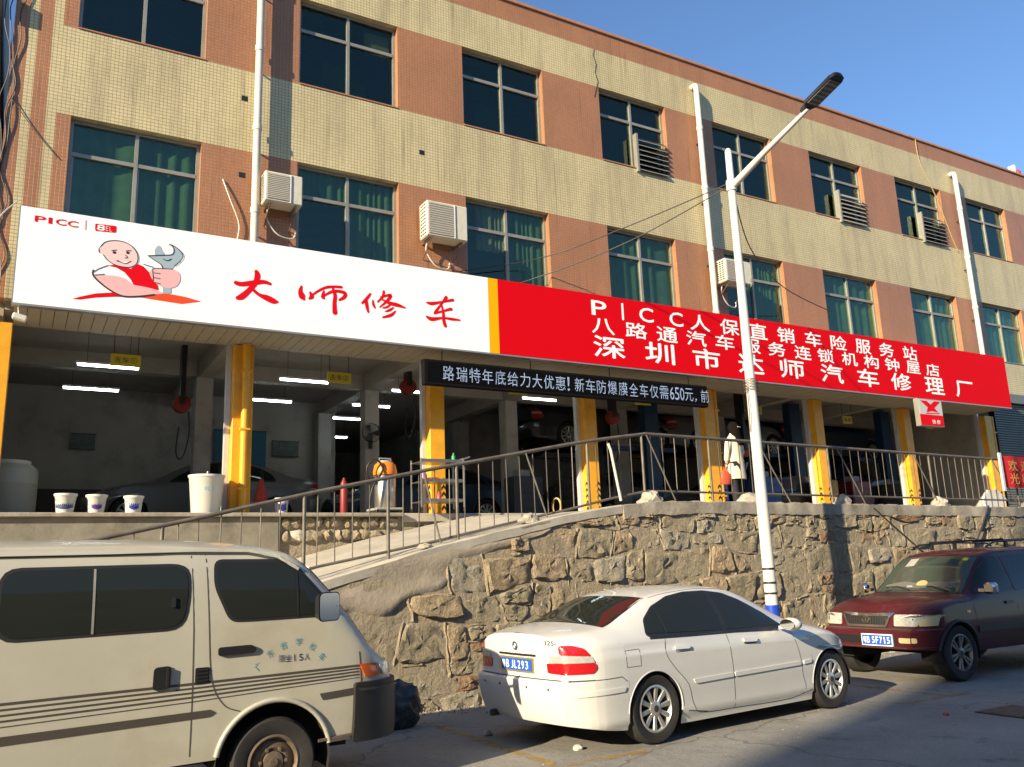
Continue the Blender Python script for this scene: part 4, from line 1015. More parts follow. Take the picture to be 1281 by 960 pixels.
def arch_lip(sh, par, m, w=.011, off=.0, k0=0.0, sides=(-1, 1)):
    mb = MB()
    for (xc, R, zc) in sh.arches:
        for sg in sides:
            f = sh.P_side(sg); pts = []
            for k in range(25):
                a = k0+(pi-2*k0)*k/24; x, z = xc+(R+.004)*cos(a), zc+(R+.004)*sin(a)
                if z < sh.zb(xc)-.02: continue
                p = f(x, z); pts.append((p.x, p.y+sg*off, p.z))
            mb.tube(pts, w, 7)
    return mb.build("arch_lip", m, par, smooth=60)

# ---------------------------------------------------------------- white sedan
def sedan_shell():
    return Shell(dict(xr=-.93, xf=3.38, arches=[(0, .346, .312), (2.725, .346, .312)],
        zb=[(-.93, .25), (-.55, .19), (-.36, .17), (.4, .14), (2.3, .14), (3.0, .16), (3.38, .18)],
        zs=[(-.93, .90), (-.4, .935), (.6, .925), (1.6, .895), (2.3, .865), (2.8, .80), (3.15, .70), (3.38, .60)],
        zt=[(-.93, 1.045), (-.7, 1.085), (-.40, 1.12), (-.1, 1.225), (.25, 1.345), (.55, 1.392), (.95, 1.415), (1.25, 1.405), (1.5, 1.36), (1.85, 1.21), (2.15, 1.055), (2.3, .985), (2.6, .945), (3.0, .865), (3.2, .79), (3.38, .68)],
        yr=[(-.93, .66), (-.45, .66), (-.2, .62), (.25, .565), (.8, .555), (1.3, .56), (1.7, .60), (2.1, .665), (2.3, .72), (2.8, .70), (3.38, .58)],
        zd=[(-.93, .05), (-.4, .05), (.3, .035), (1.3, .035), (2.2, .03), (2.5, .035), (3.38, .05)],
        W=[(-.93, .845), (-.3, .868), (1, .868), (2.6, .868), (3.38, .84)],
        side=[(.1, .925), (.2, .95), (.24, .982), (.35, .988), (.52, 1.0), (.62, 1.0), (.79, .992), (.82, .991), (.85, .974), (.92, .955), (1.1, .95)],
        qb=[(-.93, .02), (-.4, .015), (.3, .02), (1.5, .02), (2.2, .01), (2.5, .02), (3.38, .03)],
        er=[(.15, .10), (.30, .0), (.50, -.055), (.615, -.065), (.655, -.005), (.67, .0), (.85, -.005), (.98, -.02), (1.03, -.03), (1.1, .0)],
        ef=[(.15, -.06), (.25, .02), (.45, .06), (.55, .03), (.7, -.0)],
        dr=.42, qr=.80, df=.75, qf=.62, br=.055, bf=.10, lr=.45, lf=.4, pw=2.6, sm=1, sma=0))
def sedan(name, label, cat, paint, loc, rz, full=True, group=None, plate=None):
    sh = sedan_shell(); T = empty(name, loc, label, cat, group, rz)
    body = sh.body().build("body", paint, T, smooth=42)
    undercarriage(sh, T, .19, .62, .60); arch_lip(sh, T, paint, .009, -.004)
    for x in (0, 2.725):
        for sg in (-1, 1): wheel('ten', .318, .215, T, x, sg*.745, .318, sg)
    for sg in (-1, 1):
        f = sh.P_side(sg)
        dlo = [(-.03, .985), (.02, .955, .02), (1.0, .945, .01), (1.98, .915), (2.03, .93), (1.80, 1.09), (1.50, 1.245), (1.30, 1.318), (1.05, 1.352), (.75, 1.352), (.48, 1.318), (.22, 1.235), (.04, 1.12)]
        patch("window_surround", M_seal, f, rounded(dlo, .03), .005, T, res=.07, skirt=.008)
        def rw(a, b):        # clip the glass area to the x span of one door
            q = clip_poly(clip_poly([(p[0], p[1]) for p in rounded(inset([(p[0], p[1]) for p in dlo], .016), .02, 2)], a, 0, -1, 0), b, 0, 1, 0); return q
        for (a, b) in ((-.1, .225), (.25, 1.03), (1.10, 2.1)):
            q = rw(a, b)
            if len(q) > 2: patch("side_window", M_carglass, f, rounded(q, .015, 2), .009, T, res=.07, skirt=.004)
        if not full: continue
        seam("window_chrome_strip", M_chrome if False else M_blackm, f, [[(.0, .948), (.6, .938), (1.2, .93), (1.9, .905)]], T, .007, .007)
        seam("door_gap", M_seamd, f, [[(.20, .93), (.17, .80), (.27, .66), (.43, .50), (.50, .30), (.62, .215), (1.10, .20)], [(1.07, .93), (1.09, .6), (1.10, .20)], [(1.10, .20), (2.15, .205), (2.20, .45), (2.16, .7), (2.07, .90)]], T, .0032, .0015, 6, True)
        seam("sill_gap", M_seamd, f, [[(.42, .255), (.7, .215)], [(2.2, .215), (2.36, .25)]], T, .004)
        # rub strip, handles, fuel flap
        patch("rub_strip", paint, f, rounded([(.53, .495), (1.075, .505), (1.075, .545), (.50, .535)], .01), .012, T, skirt=.014)
        patch("rub_strip", paint, f, rounded([(1.105, .505), (2.17, .52), (2.18, .56), (1.105, .545)], .01), .012, T, skirt=.014)
        patch("rub_strip", paint, f, rounded([(2.22, .522), (2.355, .53), (2.37, .565), (2.225, .56)], .01), .012, T, skirt=.014)
        for xh in (.30, 1.30):
            patch("handle_recess", M_seamd, f, rounded([(xh, .80), (xh+.20, .80), (xh+.20, .845), (xh, .85)], .022), .0015, T, skirt=.001)
            patch("door_handle", paint, f, rounded([(xh-.015, .822), (xh+.185, .818), (xh+.19, .85), (xh-.015, .856)], .016), .024, T, skirt=.02)
        patch("side_repeater", M_amber, f, rounded([(2.33, .80), (2.40, .798), (2.40, .815), (2.33, .817)], .006), .006, T)
        seam("bumper_gap", M_seamd, f, [[(-.93, .635), (-.6, .64), (-.42, .645), (-.36, .60)], [(3.05, .60), (3.3, .58)]], T, .0035)
        patch("bumper_strip", paint, f, rounded([(-.88, .50), (-.40, .515), (-.38, .555), (-.88, .545)], .012), .010, T, skirt=.012)
        if sg < 0: seam("fuel_flap_gap", M_seamd, f, [[(-.35, .72), (-.17, .72), (-.17, .87), (-.35, .865), (-.35, .72)]], T, .0025)
        # mirror
        mb = MB(); y = sg*.985
        mb.add([], []); s0 = len(mb.v); mb.lathe([(.004, -.07), (.07, -.055), (.09, -.01), (.085, .045), (.05, .075), (.004, .08)], n=14, axis='x', cap=False)
        mb.v = [(p[0]+1.93, p[1]*1.25+y, p[2]*.78+.965) for p in mb.v]
        mb.box(1.90, 1.97, min(sg*.84, sg*.93), max(sg*.84, sg*.93), .915, .945)
        mo = mb.build("door_mirror", paint, T, smooth=50)
        mb = MB(); mb.add([(1.858, y+.095*cos(k*pi/6), .965+.055*sin(k*pi/6)) for k in range(12)], [tuple(range(12))]); mb.build("mirror_glass", M_chrome, mo)
    tp = sh.P_top()
    def scr(a, b, wa, wb, bow):
        return [(a-bow*(1-(k/4-1)**2) if True else a, wa*(k/4-1)) for k in range(9)]+[(b-bow*.5*(1-(k/4-1)**2), wb*(1-k/4)) for k in range(9)]
    # rear glass and windscreen, wide at the base
    rg = [(-.40-.05*(1-(k/6-1)**2), .60*(k/6-1)) for k in range(13)]+[(.225-.035*(1-(k/6-1)**2), -.50*(k/6-1)) for k in range(13)]
    patch("rear_window_seal", M_seal, tp, [(x+(-.02 if i < 13 else .015), y*1.035) for i, (x, y) in enumerate(rg)], .002, T, res=.12, skirt=.004)
    patch("rear_window", M_carglass, tp, rg, .0045, T, res=.12, skirt=.003)
    ws = [(2.20+.09*(1-(k/6-1)**2), .64*(k/6-1)) for k in range(13)]+[(1.50+.05*(1-(k/6-1)**2), -.52*(k/6-1)) for k in range(13)]
    patch("windscreen", M_carglass, tp, ws, .004, T, res=.12, skirt=.003)
    # tail lamps round the corner
    re = sh.P_end(-1)
    for sg in (-1, 1):
        def o(l): return [(sg*a, b) for a, b in l]
        lamp = patch("tail_lamp", M_red, re, rounded(o([(.46, .70), (.66, .692), (.88, .70), (.915, .74), (.905, .79), (.62, .79), (.45, .785)]), .02), .010, T, res=.06)
        patch("indicator_lens", M_clear, re, rounded(o([(.47, .793), (.90, .793), (.87, .845), (.62, .86), (.50, .85)]), .014), .010, T, res=.06)
        patch("tail_lamp", M_red, re, rounded(o([(.62, .864), (.865, .849), (.80, .915), (.70, .94), (.61, .94)]), .02), .010, T, res=.06)
        if sg < 0 or True:
            fr_ = sh.P_end(1); patch("headlamp", M_clear, fr_, rounded(o([(.30, .55), (.80, .56), (1.0, .66), (.80, .70), (.30, .64)]), .03), .008, T, res=.07)
    seam("boot_lid_gap", M_seamd, re, [[(-.40, .68), (-.36, .665), (.36, .665), (.40, .68)]], T, .004)
    seam("bumper_gap", M_seamd, re, [[(-.9, .642), (0, .642), (.9, .642)]], T, .004, n=14)
    if full:
        patch("boot_handle_trim", M_blackm, re, rounded([(-.30, .835), (.30, .835), (.30, .855), (-.30, .855)], .006), .006, T)
        pl = patch("number_plate", mat("gilt_plate_frame", (.55, .40, .12), .35, .7), re, [(-.27, .685), (.27, .685), (.27, .822), (-.27, .822)], .012, T)
        patch("plate_face", M_plateb, re, [(-.25, .70), (.25, .70), (.25, .808), (-.25, .808)], .014, pl, skirt=.001)
        for (ch, u, w) in (("粤", -.205, .06), ("B", -.135, .045), ("J", -.055, .035), ("L", -.0, .035), ("2", .055, .04), ("9", .115, .04), ("3", .175, .04)):
            letters_on("plate_character", M_platew, re, ch, -u, .754, w, .075, .016, pl, flip=-1, bold=.012)
        # roundel
        for (r_, m_, of) in ((.042, M_chrome, .007), (.037, M_black, .009), (.026, M_platew, .010)):
            patch("round_badge", m_, re, [(r_*cos(k*pi/10), .925+r_*sin(k*pi/10)) for k in range(20)], of, T, res=.2, skirt=.003)
        for a in (0, pi): patch("badge_quarter", M_plateb, re, [(0, .925)]+[(.025*cos(a+k*pi/8), .925+.025*sin(a+k*pi/8)) for k in range(5)], .0115, T, res=.2, skirt=.001)
        letters_on("badge_lettering", M_chrome, re, "325i", -.50, .965, .15, .04, .006, T, flip=-1)
        for u in (-.52, -.22, .22, .52):
            patch("parking_sensor", M_seamd, re, [(u+.012*cos(k*pi/5), .565+.012*sin(k*pi/5)) for k in range(10)], .004, T, res=.2)
        mb = MB(); mb.tube([(-1.02, .42, .27), (-.8, .42, .27)], .032, 10); mb.build("exhaust_pipe", M_rimdark, T)
        mb = MB(); mb.tube([(.33, .0, 1.36), (.27, 0, 1.385), (.17, 0, 1.40)], [.012, .008, .004], 6); mb.build("roof_aerial", paint, T)
        seam("roof_gap", M_seamd, tp, [[(.28, -.54), (.9, -.535), (1.4, -.54)]], T, .004, .002)
        seam("bonnet_gap", M_seamd, tp, [[(2.35, -.66), (2.8, -.66), (3.2, -.60)], [(2.35, .66), (2.8, .66), (3.2, .60)]], T, .004, .002)
    return T
M_carw = mat("white_car_paint", (.60, .595, .56), .25, 0, var=.02, coat=.6, spec=.5)
CAR = sedan("white_sedan", "white saloon car with tinted windows and ten-spoke wheels parked between van and dark red jeep", "car", M_carw, (5.36-.05, 6.71+.85, RZ), radians(5.3))
_a = radians(5.3); CAR.location = (5.36-sin(_a)*.85, 6.71+cos(_a)*.85, RZ)

# ---------------------------------------------------------------- cream minibus
M_van = mat("cream_van_paint", (.41, .39, .315), .34, 0, var=.06, vscale=2, coat=.35, dark=(.33, .28, .19), dscale=1.6, damt=.5)
def minibus():
    CEN.x = .8
    sh = Shell(dict(xr=-3.62, xf=.93, arches=[(0, .42, .33), (-2.57, .42, .33)],
        zb=[(-3.62, .42), (-3.0, .36), (.42, .40), (.93, .42)],
        zs=[(-3.62, 1.22), (.0, 1.22), (.5, 1.16), (.75, 1.04), (.93, .92)],
        zt=[(-3.62, 1.90), (-3.3, 1.965), (-2, 1.99), (-.9, 1.985), (-.35, 1.955), (-.05, 1.92), (.10, 1.885), (.24, 1.80), (.45, 1.57), (.62, 1.35), (.80, 1.11), (.93, 1.0)],
        yr=[(-3.62, .70), (-.5, .70), (.0, .70), (.3, .72), (.6, .74), (.93, .72)],
        zd=[(-3.62, .12), (-.4, .12), (-.05, .09), (.2, .05), (.6, .035), (.93, .04)],
        W=[(-3.62, .82), (-3, .845), (.4, .845), (.93, .83)],
        side=[(.3, .965), (.5, .99), (.75, 1.0), (1.0, .995), (1.22, .985)],
        qb=[(-3.62, .03), (-.3, .03), (.2, .02), (.93, .02)],
        er=[(.3, 0), (2, 0)], ef=[(.35, .03), (.5, .04), (.8, .04), (.95, .02), (1.1, 0)],
        dr=.25, qr=.86, df=.36, qf=.84, br=.04, bf=.06, lr=.2, lf=.3, pw=2.6, sm=2))
    T = empty("cream_minibus", (1.80, 7.605, RZ), "old cream minibus with dark side stripes parked at the left of the picture", "minibus")
    sh.body().build("body", M_van, T, smooth=42); undercarriage(sh, T, .33, .8, .60)
    arch_lip(sh, T, M_van, .020, .004, .05)
    for x in (0, -2.57):
        for sg in (-1, 1): wheel('steel', .315, .19, T, x, sg*.735, .315, sg)
    M_stripe = mat("dark_brown_stripe_vinyl", (.06, .05, .042), .45)
    f = sh.P_side(-1); fl = sh.P_side(1)
    for (g, sg) in ((f, -1), (fl, 1)):
        def win(poly, r, nm="side_window"):
            patch("window_surround", M_seal, g, rounded(inset(poly, -.0) if False else poly, r), .003, T, res=.12, skirt=.004)
            o = patch(nm, M_carglass, g, rounded(inset(poly, .022), r*.9), .006, T, res=.12, skirt=.004); return o
        win([(-1.86, 1.285), (-.66, 1.30), (-.62, 1.60), (-.645, 1.775), (-1.86, 1.775)], .13)
        win([(-3.2, 1.285), (-2.0, 1.285), (-2.0, 1.775), (-3.2, 1.775)], .12)
        seam("window_divider", M_alu, g, [[(-1.275, 1.31), (-1.275, 1.75)]], T, .008, .009)
        patch("window_latch", M_blackm, g, rounded([(-.76, 1.46), (-.735, 1.46), (-.735, 1.53), (-.76, 1.53)], .008), .02, T)
        win([(-.35, 1.335), (-.22, 1.33), (.475, 1.335), (.40, 1.48), (.16, 1.755), (.06, 1.79), (-.46, 1.80), (-.465, 1.60)], .07, "door_window")
        seam("quarter_light_bar", M_blackm, g, [[(.165, 1.35), (.165, 1.73)]], T, .008, .009)
        # body seams
        seam("drip_rail", M_van, g, [[(-3.5, 1.845), (-2, 1.855), (-.6, 1.855), (-.2, 1.845), (.02, 1.80), (.18, 1.70)]], T, .011, .022)
        seam("drip_gap", M_seamd, g, [[(-3.5, 1.832), (-2, 1.842), (-.6, 1.842), (-.2, 1.832), (.0, 1.79)]], T, .005, .006)
        seam("door_gap", M_seamd, g, [[(-.515, 1.835), (-.50, 1.4), (-.47, .95), (-.38, .76), (-.26, .70)], [(.66, 1.05), (.675, .8), (.66, .45)]], T, .0045, .002, 6, True)
        seam("sliding_door_gap", M_seamd, g, [[(-.62, 1.83), (-.605, 1.3), (-.60, .9), (-.60, .43)], [(-1.92, 1.83), (-1.92, .43)], [(-1.92, 1.10), (-3.2, 1.10)]], T, .0042, .002)
        for k in range(5):     # thin pinstripes and broad band
            z = .94-k*.0225
            seam("pinstripe", M_stripe, g, [[(-3.45, z-.055-k*.016), (-1.8, z-.035-k*.013), (-.60, z-.018-k*.008), (.10, z-.006-k*.003), (.655, z+.005)]], T, .0085 if k == 0 else (.006 if k < 4 else .003), .0025, 4)
        patch("broad_stripe", M_stripe, g, rounded([(-3.45, .60), (-.47, .685), (-.43, .71), (-.47, .735), (-3.45, .665)], .01), .004, T, skirt=.002)
        patch("broad_stripe", M_stripe, g, rounded([(.36, .715), (.655, .735), (.655, .785), (.335, .765)], .008), .004, T, skirt=.002)
        # handles and vents
        patch("door_handle", M_black, g, rounded([(-.43, 1.10), (-.17, 1.105), (-.15, 1.135), (-.19, 1.165), (-.43, 1.16)], .02), .022, T, skirt=.02)
        patch("sliding_door_handle", M_black, g, rounded([(-.87, .90), (-.755, .905), (-.75, 1.06), (-.865, 1.055)], .03), .012, T, skirt=.014)
        patch("handle_grip", M_blackm, g, rounded([(-.785, .915), (-.765, .915), (-.762, 1.05), (-.78, 1.05)], .008), .030, T, skirt=.02)
        v = patch("air_vent", M_black, g, rounded([(-.585, .915), (-.487, .92), (-.487, 1.03), (-.585, 1.03)], .012), .006, T)
        for k in range(4): patch("vent_blade", M_blackm, g, [(-.575, .93+k*.025), (-.497, .933+k*.025), (-.497, .944+k*.025), (-.575, .941+k*.025)], .012, v, skirt=.006)
        patch("sill_step", M_steelw, g, [(.33, .415), (.66, .44), (.66, .455), (.33, .435)], .018, T)
    # lettering on the door: an arc of small characters with the seating line below
    M_blu = mat("teal_door_lettering", (.06, .24, .30), .6); M_navy = mat("navy_door_lettering", (.02, .02, .10), .6)
    arc = [("广", .00, .955, .9), ("东", .09, 1.04, .6), ("省", .19, 1.09, .25), ("学", .31, 1.11, 0), ("校", .415, 1.065, -.5), ("车", .49, .985, -.8)]
    for ch, x, z, r_ in arc: letters_on("door_lettering", M_blu, f, ch, x-.14, z+.05, .05, .055, .004, T, rot=r_)
    for i, ch in enumerate("限坐15人"):
        letters_on("door_lettering", M_navy, f, ch, .04+i*.048, 1.045, .046 if ch not in "15" else None, .05, .004, T)
    tp = sh.P_top()
    ws = [(.76+.04*(1-(k/6-1)**2), .70*(k/6-1)) for k in range(13)]+[(.24+.05*(1-(k/6-1)**2), -.66*(k/6-1)) for k in range(13)]
    patch("windscreen", M_carglass, tp, ws, .006, T, res=.12)
    fe = sh.P_end(1)
    M_bump = mat("grey_bumper_plastic", (.013, .0125, .012), .65, var=.2)
    patch("bumper", M_bump, fe, rounded([(-1.02, .38), (1.02, .38), (1.02, .82), (-1.02, .82)], .03), .045, T, res=.1, skirt=.05)
    seam("bumper_ridge", M_rimdark, fe, [[(-1.0, .77), (0, .77), (1.0, .77)]], T, .010, .058, 16)
    for sg in (-1, 1):
        patch("corner_lamp", M_amber, fe, rounded([(sg*.80, .855), (sg*.93, .855), (sg*.93, .955), (sg*.80, .955)], .012), .016, T, res=.06)
        patch("headlamp", M_clear, fe, rounded([(sg*.50, .855), (sg*.78, .855), (sg*.78, .955), (sg*.50, .955)], .02), .016, T, res=.08)
        # big chrome mirror on the door
        mb = MB(); mb.tube([(.47, sg*.80, 1.37), (.44, sg*.90, 1.40), (.42, sg*.95, 1.42)], .014, 8); mb.build("mirror_arm", M_black, T)
        c_ = V((.36, sg*.99, 1.415)); u_ = V((.86, -sg*.50, 0)); u_.normalize(); n_ = V((-.78, sg*-0.0, 0)); n_ = V((-u_.y*sg, u_.x*sg, 0)); n_ = n_ if n_.x < 0 or n_.y*sg > 0 else -n_
        poly = rounded([(-.12, -.11), (.12, -.11), (.12, .11), (-.12, .11)], .05); P3 = lambda a, b, d: tuple(c_+u_*a+V((0, 0, b))+n_*d)
        mb = MB(); N_ = len(poly); mb.add([P3(a, b, .0) for a, b in poly]+[P3(a*.8, b*.8, -.06) for a, b in poly], [tuple(range(N_)), tuple(range(N_, 2*N_))]+[(i, (i+1) % N_, N_+(i+1) % N_, N_+i) for i in range(N_)]); mo = mb.build("door_mirror", M_black, T, smooth=40)
        mb = MB(); mb.add([P3(a*.92, b*.92, .004) for a, b in poly], [tuple(range(N_))]); mb.build("mirror_glass", M_chrome, mo)
    mb = MB(); mb.tube([(.60, -.55, 1.20), (.56, -.52, 1.26), (.50, -.2, 1.33)], .008, 6); mb.build("wiper", M_black, T)
    return T
minibus()

# ---------------------------------------------------------------- dark red jeep, facing left
M_mar = mat("maroon_car_paint", (.07, .010, .013), .38, 0, coat=.3, var=.04, spec=.25)
def jeep():
    CEN.x = -1.4
    sh = Shell(dict(xr=-3.72, xf=.66, arches=[(0, .40, .36), (-2.70, .40, .36)],
        zb=[(-3.72, .50), (-3.2, .40), (-2.2, .36), (-.5, .36), (.45, .42), (.66, .44)],
        zs=[(-3.72, 1.06), (-1.2, 1.04), (-.4, 1.01), (.2, .95), (.5, .88), (.66, .82)],
        zt=[(-3.72, 1.62), (-3.5, 1.68), (-2.4, 1.72), (-1.5, 1.70), (-1.15, 1.655), (-.95, 1.56), (-.65, 1.30), (-.42, 1.125), (-.30, 1.095), (.1, 1.07), (.45, 1.0), (.66, .90)],
        yr=[(-3.72, .64), (-1.2, .62), (-.95, .63), (-.5, .70), (-.3, .74), (.2, .72), (.66, .68)],
        zd=[(-3.72, .05), (-1.2, .04), (-.5, .03), (-.2, .03), (.3, .035), (.66, .05)],
        W=[(-3.72, .84), (-3, .865), (.2, .865), (.66, .85)],
        side=[(.3, .955), (.5, .99), (.70, 1.0), (.9, .985), (1.06, .965)],
        qb=[(-3.72, .02), (-1.2, .02), (-.4, .02), (.1, .03), (.66, .03)],
        er=[(.3, 0), (2, 0)], ef=[(.35, .03), (.45, .10), (.66, .10), (.70, .02), (.9, .0), (1.0, -.02)],
        dr=.25, qr=.86, df=.45, qf=.80, br=.04, bf=.05, lr=.2, lf=.3, pw=2.4, sm=1))
    T = empty("maroon_jeep", (10.93, 8.11, RZ), "dark maroon off-road estate with roof rails and a chrome grille, facing the white saloon", "car", rz=pi)
    sh.body().build("body", M_mar, T, smooth=42); undercarriage(sh, T, .36, .8, .60); arch_lip(sh, T, mat("black_flare_plastic", (.02, .018, .018), .6), .022, .006)
    for x in (0, -2.70):
        for sg in (-1, 1): wheel('six', .36, .24, T, x, sg*.745, .36, sg)
    M_jglass = mat("greenish_car_glass", (.045, .065, .05), .05, spec=.6)
    for sg in (-1, 1):
        f = sh.P_side(sg)
        for poly, nm in (([(-.50, 1.09), (-1.40, 1.10), (-1.40, 1.58), (-1.10, 1.58), (-.93, 1.48)], "side_window"), ([(-1.46, 1.10), (-2.35, 1.10), (-2.35, 1.60), (-1.46, 1.585)], "side_window"), ([(-2.45, 1.10), (-3.5, 1.10), (-3.45, 1.58), (-2.45, 1.60)], "side_window")):
            patch(nm, M_carglass, f, rounded(poly, .05), .005, T, res=.12)
        seam("door_gap", M_seamd, f, [[(-.42, 1.04), (-.42, .55), (-.48, .40)], [(-1.43, 1.6), (-1.43, .40)], [(-2.38, 1.6), (-2.36, .9), (-2.2, .75)]], T, .005)
        patch("side_moulding", M_black, f, [(-.43, .60), (-2.28, .60), (-2.28, .68), (-.43, .68)], .014, T)
        for x in (-1.15, -2.1): patch("door_handle", M_blackm, f, rounded([(x, .93), (x-.18, .93), (x-.18, .97), (x, .97)], .015), .022, T, skirt=.02)
        patch("side_repeater", M_amber, f, rounded([(-.32, .86), (-.24, .86), (-.24, .89), (-.32, .89)], .008), .006, T)
        mb = MB(); s_ = sorted((sg*.86, sg*.97)); mb.box(-.62, -.55, s_[0], s_[1], 1.12, 1.16)
        s_ = sorted((sg*.93, sg*1.11)); mb.box(-.64, -.53, s_[0], s_[1], 1.09, 1.24, .03); mo = mb.build("door_mirror", M_chrome, T, smooth=40)
        mb = MB(); mb.tube([(-3.4, sg*.60, 1.74), (-3.3, sg*.60, 1.785), (-2.4, sg*.60, 1.81), (-1.5, sg*.60, 1.785), (-1.3, sg*.60, 1.72)], .014, 8)
        for x in (-3.0, -2.4, -1.8): mb.box(x-.03, x+.03, sg*.60-.018, sg*.60+.018, 1.70, 1.80)
        mb.build("roof_rail", M_black, T, smooth=50)
    mb = MB()
    for x in (-1.75, -2.9): mb.tube([(x, -.6, 1.82), (x, .6, 1.82)], .014, 8)
    mb.build("roof_crossbar", M_black, T)
    tp = sh.P_top(); fe = sh.P_end(1)
    ws = [(-.44+.06*(1-(k/6-1)**2), .68*(k/6-1)) for k in range(13)]+[(-1.05+.03*(1-(k/6-1)**2), -.60*(k/6-1)) for k in range(13)]
    patch("windscreen_seal", M_seal, tp, [(x+(.03 if i < 13 else -.02), y*1.04) for i, (x, y) in enumerate(ws)], .002, T, res=.12, skirt=.004)
    w = patch("windscreen", M_jglass, tp, ws, .006, T, res=.12, skirt=.004)
    patch("dashboard_cover", mat("beige_dashboard_cloth", (.12, .11, .085), .9), tp, [(-.48, -.55), (-.48, .55), (-.56, .58), (-.60, .3), (-.56, 0), (-.60, -.3), (-.56, -.58)], .009, w, res=.1, skirt=.001)
    patch("windscreen_sticker", mat("yellow_sticker", (.75, .62, .03), .5), tp, rounded([(-.93, .52), (-.93, .44), (-.99, .44), (-.99, .52)], .02), .010, w, skirt=.001)
    patch("windscreen_paper", mat("grey_paper", (.32, .32, .28), .6), tp, [(-.84, -.28), (-.84, -.42), (-.98, -.40), (-.98, -.26)], .010, w, skirt=.001)
    patch("windscreen_paper", mat("grey_paper", (.3, .3, .3), .6), tp, [(-.50, .12), (-.50, -.20), (-.53, -.2), (-.53, .12)], .011, w, skirt=.001)
    patch("plush_toy", mat("straw_plush", (.5, .38, .16), .9), tp, [(-.56+.05*cos(k*pi/5), .02+.09*sin(k*pi/5)) for k in range(10)], .012, w, skirt=.001)
    mb = MB(); mb.tube([tuple(tp(-.42, .5)+V((0, 0, .02))), tuple(tp(-.5, .2)+V((.0, 0, .025))), tuple(tp(-.5, -.1)+V((0, 0, .025)))], .007, 6); mb.tube([tuple(tp(-.42, -.1)+V((0, 0, .02))), tuple(tp(-.5, -.35)+V((0, 0, .025))), tuple(tp(-.5, -.55)+V((0, 0, .025)))], .007, 6); mb.build("wiper", M_black, T)
    seam("bonnet_gap", M_seamd, tp, [[(-.36, .70), (.1, .66), (.58, .58)], [(-.36, -.70), (.1, -.66), (.58, -.58)]], T, .005, .003)
    g = patch("grille", M_black, fe, rounded([(-.30, .73), (.30, .73), (.36, .86), (-.36, .86)], .03), .008, T, res=.08)
    for k in range(17): patch("grille_bar", M_rimdark, fe, [(-.30+k*.0375-.005, .745), (-.30+k*.0375+.005, .745), (-.30+k*.0375+.005, .85), (-.30+k*.0375-.005, .85)], .013, g, res=.3)
    seam("grille_surround", M_chrome, fe, [[(-.30, .722), (.30, .722), (.365, .865), (-.365, .865), (-.30, .722)]], T, .016, .016, 6)
    patch("grille_badge", M_chrome, fe, [(.055*cos(k*pi/10), .80+.045*sin(k*pi/10)) for k in range(20)], .022, g, res=.3)
    seam("badge_ring", M_black, fe, [[(.028*cos(k*pi/8), .80+.034*sin(k*pi/8)) for k in range(17)], [(.046*cos(k*pi/8), .815+.013*sin(k*pi/8)) for k in range(17)]], g, .003, .0265, 1)
    for sg in (-1, 1):
        patch("headlamp", mat("cloudy_headlamp", (.42, .40, .34), .2, var=.3, vscale=25), fe, rounded([(sg*.42, .725), (sg*.72, .725), (sg*.72, .865), (sg*.42, .865)], .02), .012, T, res=.07)
        patch("indicator_lens", mat("pale_amber_lens", (.62, .50, .26), .15, coat=.6), fe, rounded([(sg*.728, .725), (sg*.95, .73), (sg*.93, .86), (sg*.728, .865)], .02), .012, T, res=.06)
        patch("fog_lamp", M_amber if sg < -2 else mat("pale_amber_lens", (.62, .50, .26), .15), fe, rounded([(sg*.52, .52), (sg*.72, .52), (sg*.72, .585), (sg*.52, .585)], .02), .012, T, res=.06)
    patch("bumper_slot", M_black, fe, rounded([(-.50, .50), (.48, .50), (.48, .60), (-.50, .60)], .02), .004, T, res=.1)
    seam("bumper_gap", M_seamd, fe, [[(-1.1, .685), (0, .685), (1.1, .685)]], T, .007, .002, 20)
    seam("bumper_strip", M_rimdark, fe, [[(-1.15, .50), (-.9, .46), (0, .455), (.9, .46), (1.15, .50)]], T, .006, .004, 8)
    pl = patch("number_plate", M_platew, fe, [(-.02, .475), (.44, .475), (.44, .625), (-.02, .625)], .026, T, res=.2, skirt=.02)
    patch("plate_face", M_plateb, fe, [(-.008, .487), (.428, .487), (.428, .613), (-.008, .613)], .028, pl, res=.2, skirt=.001)
    for (ch, u, w_) in (("粤", .035, .05), ("B", .09, .042), ("5", .165, .042), ("F", .22, .038), ("7", .275, .042), ("1", .33, .016), ("5", .385, .042)):
        letters_on("plate_character", M_platew, fe, ch, u, .55, w_, .085, .030, pl, flip=1, bold=.012)
    mb = MB(); mb.tube([(.70, -.12, .52), (.79, -.12, .52), (.79, -.05, .52), (.70, -.05, .52)], .012, 8); mb.build("tow_hook", M_rimdark, T)
    return T
jeep()
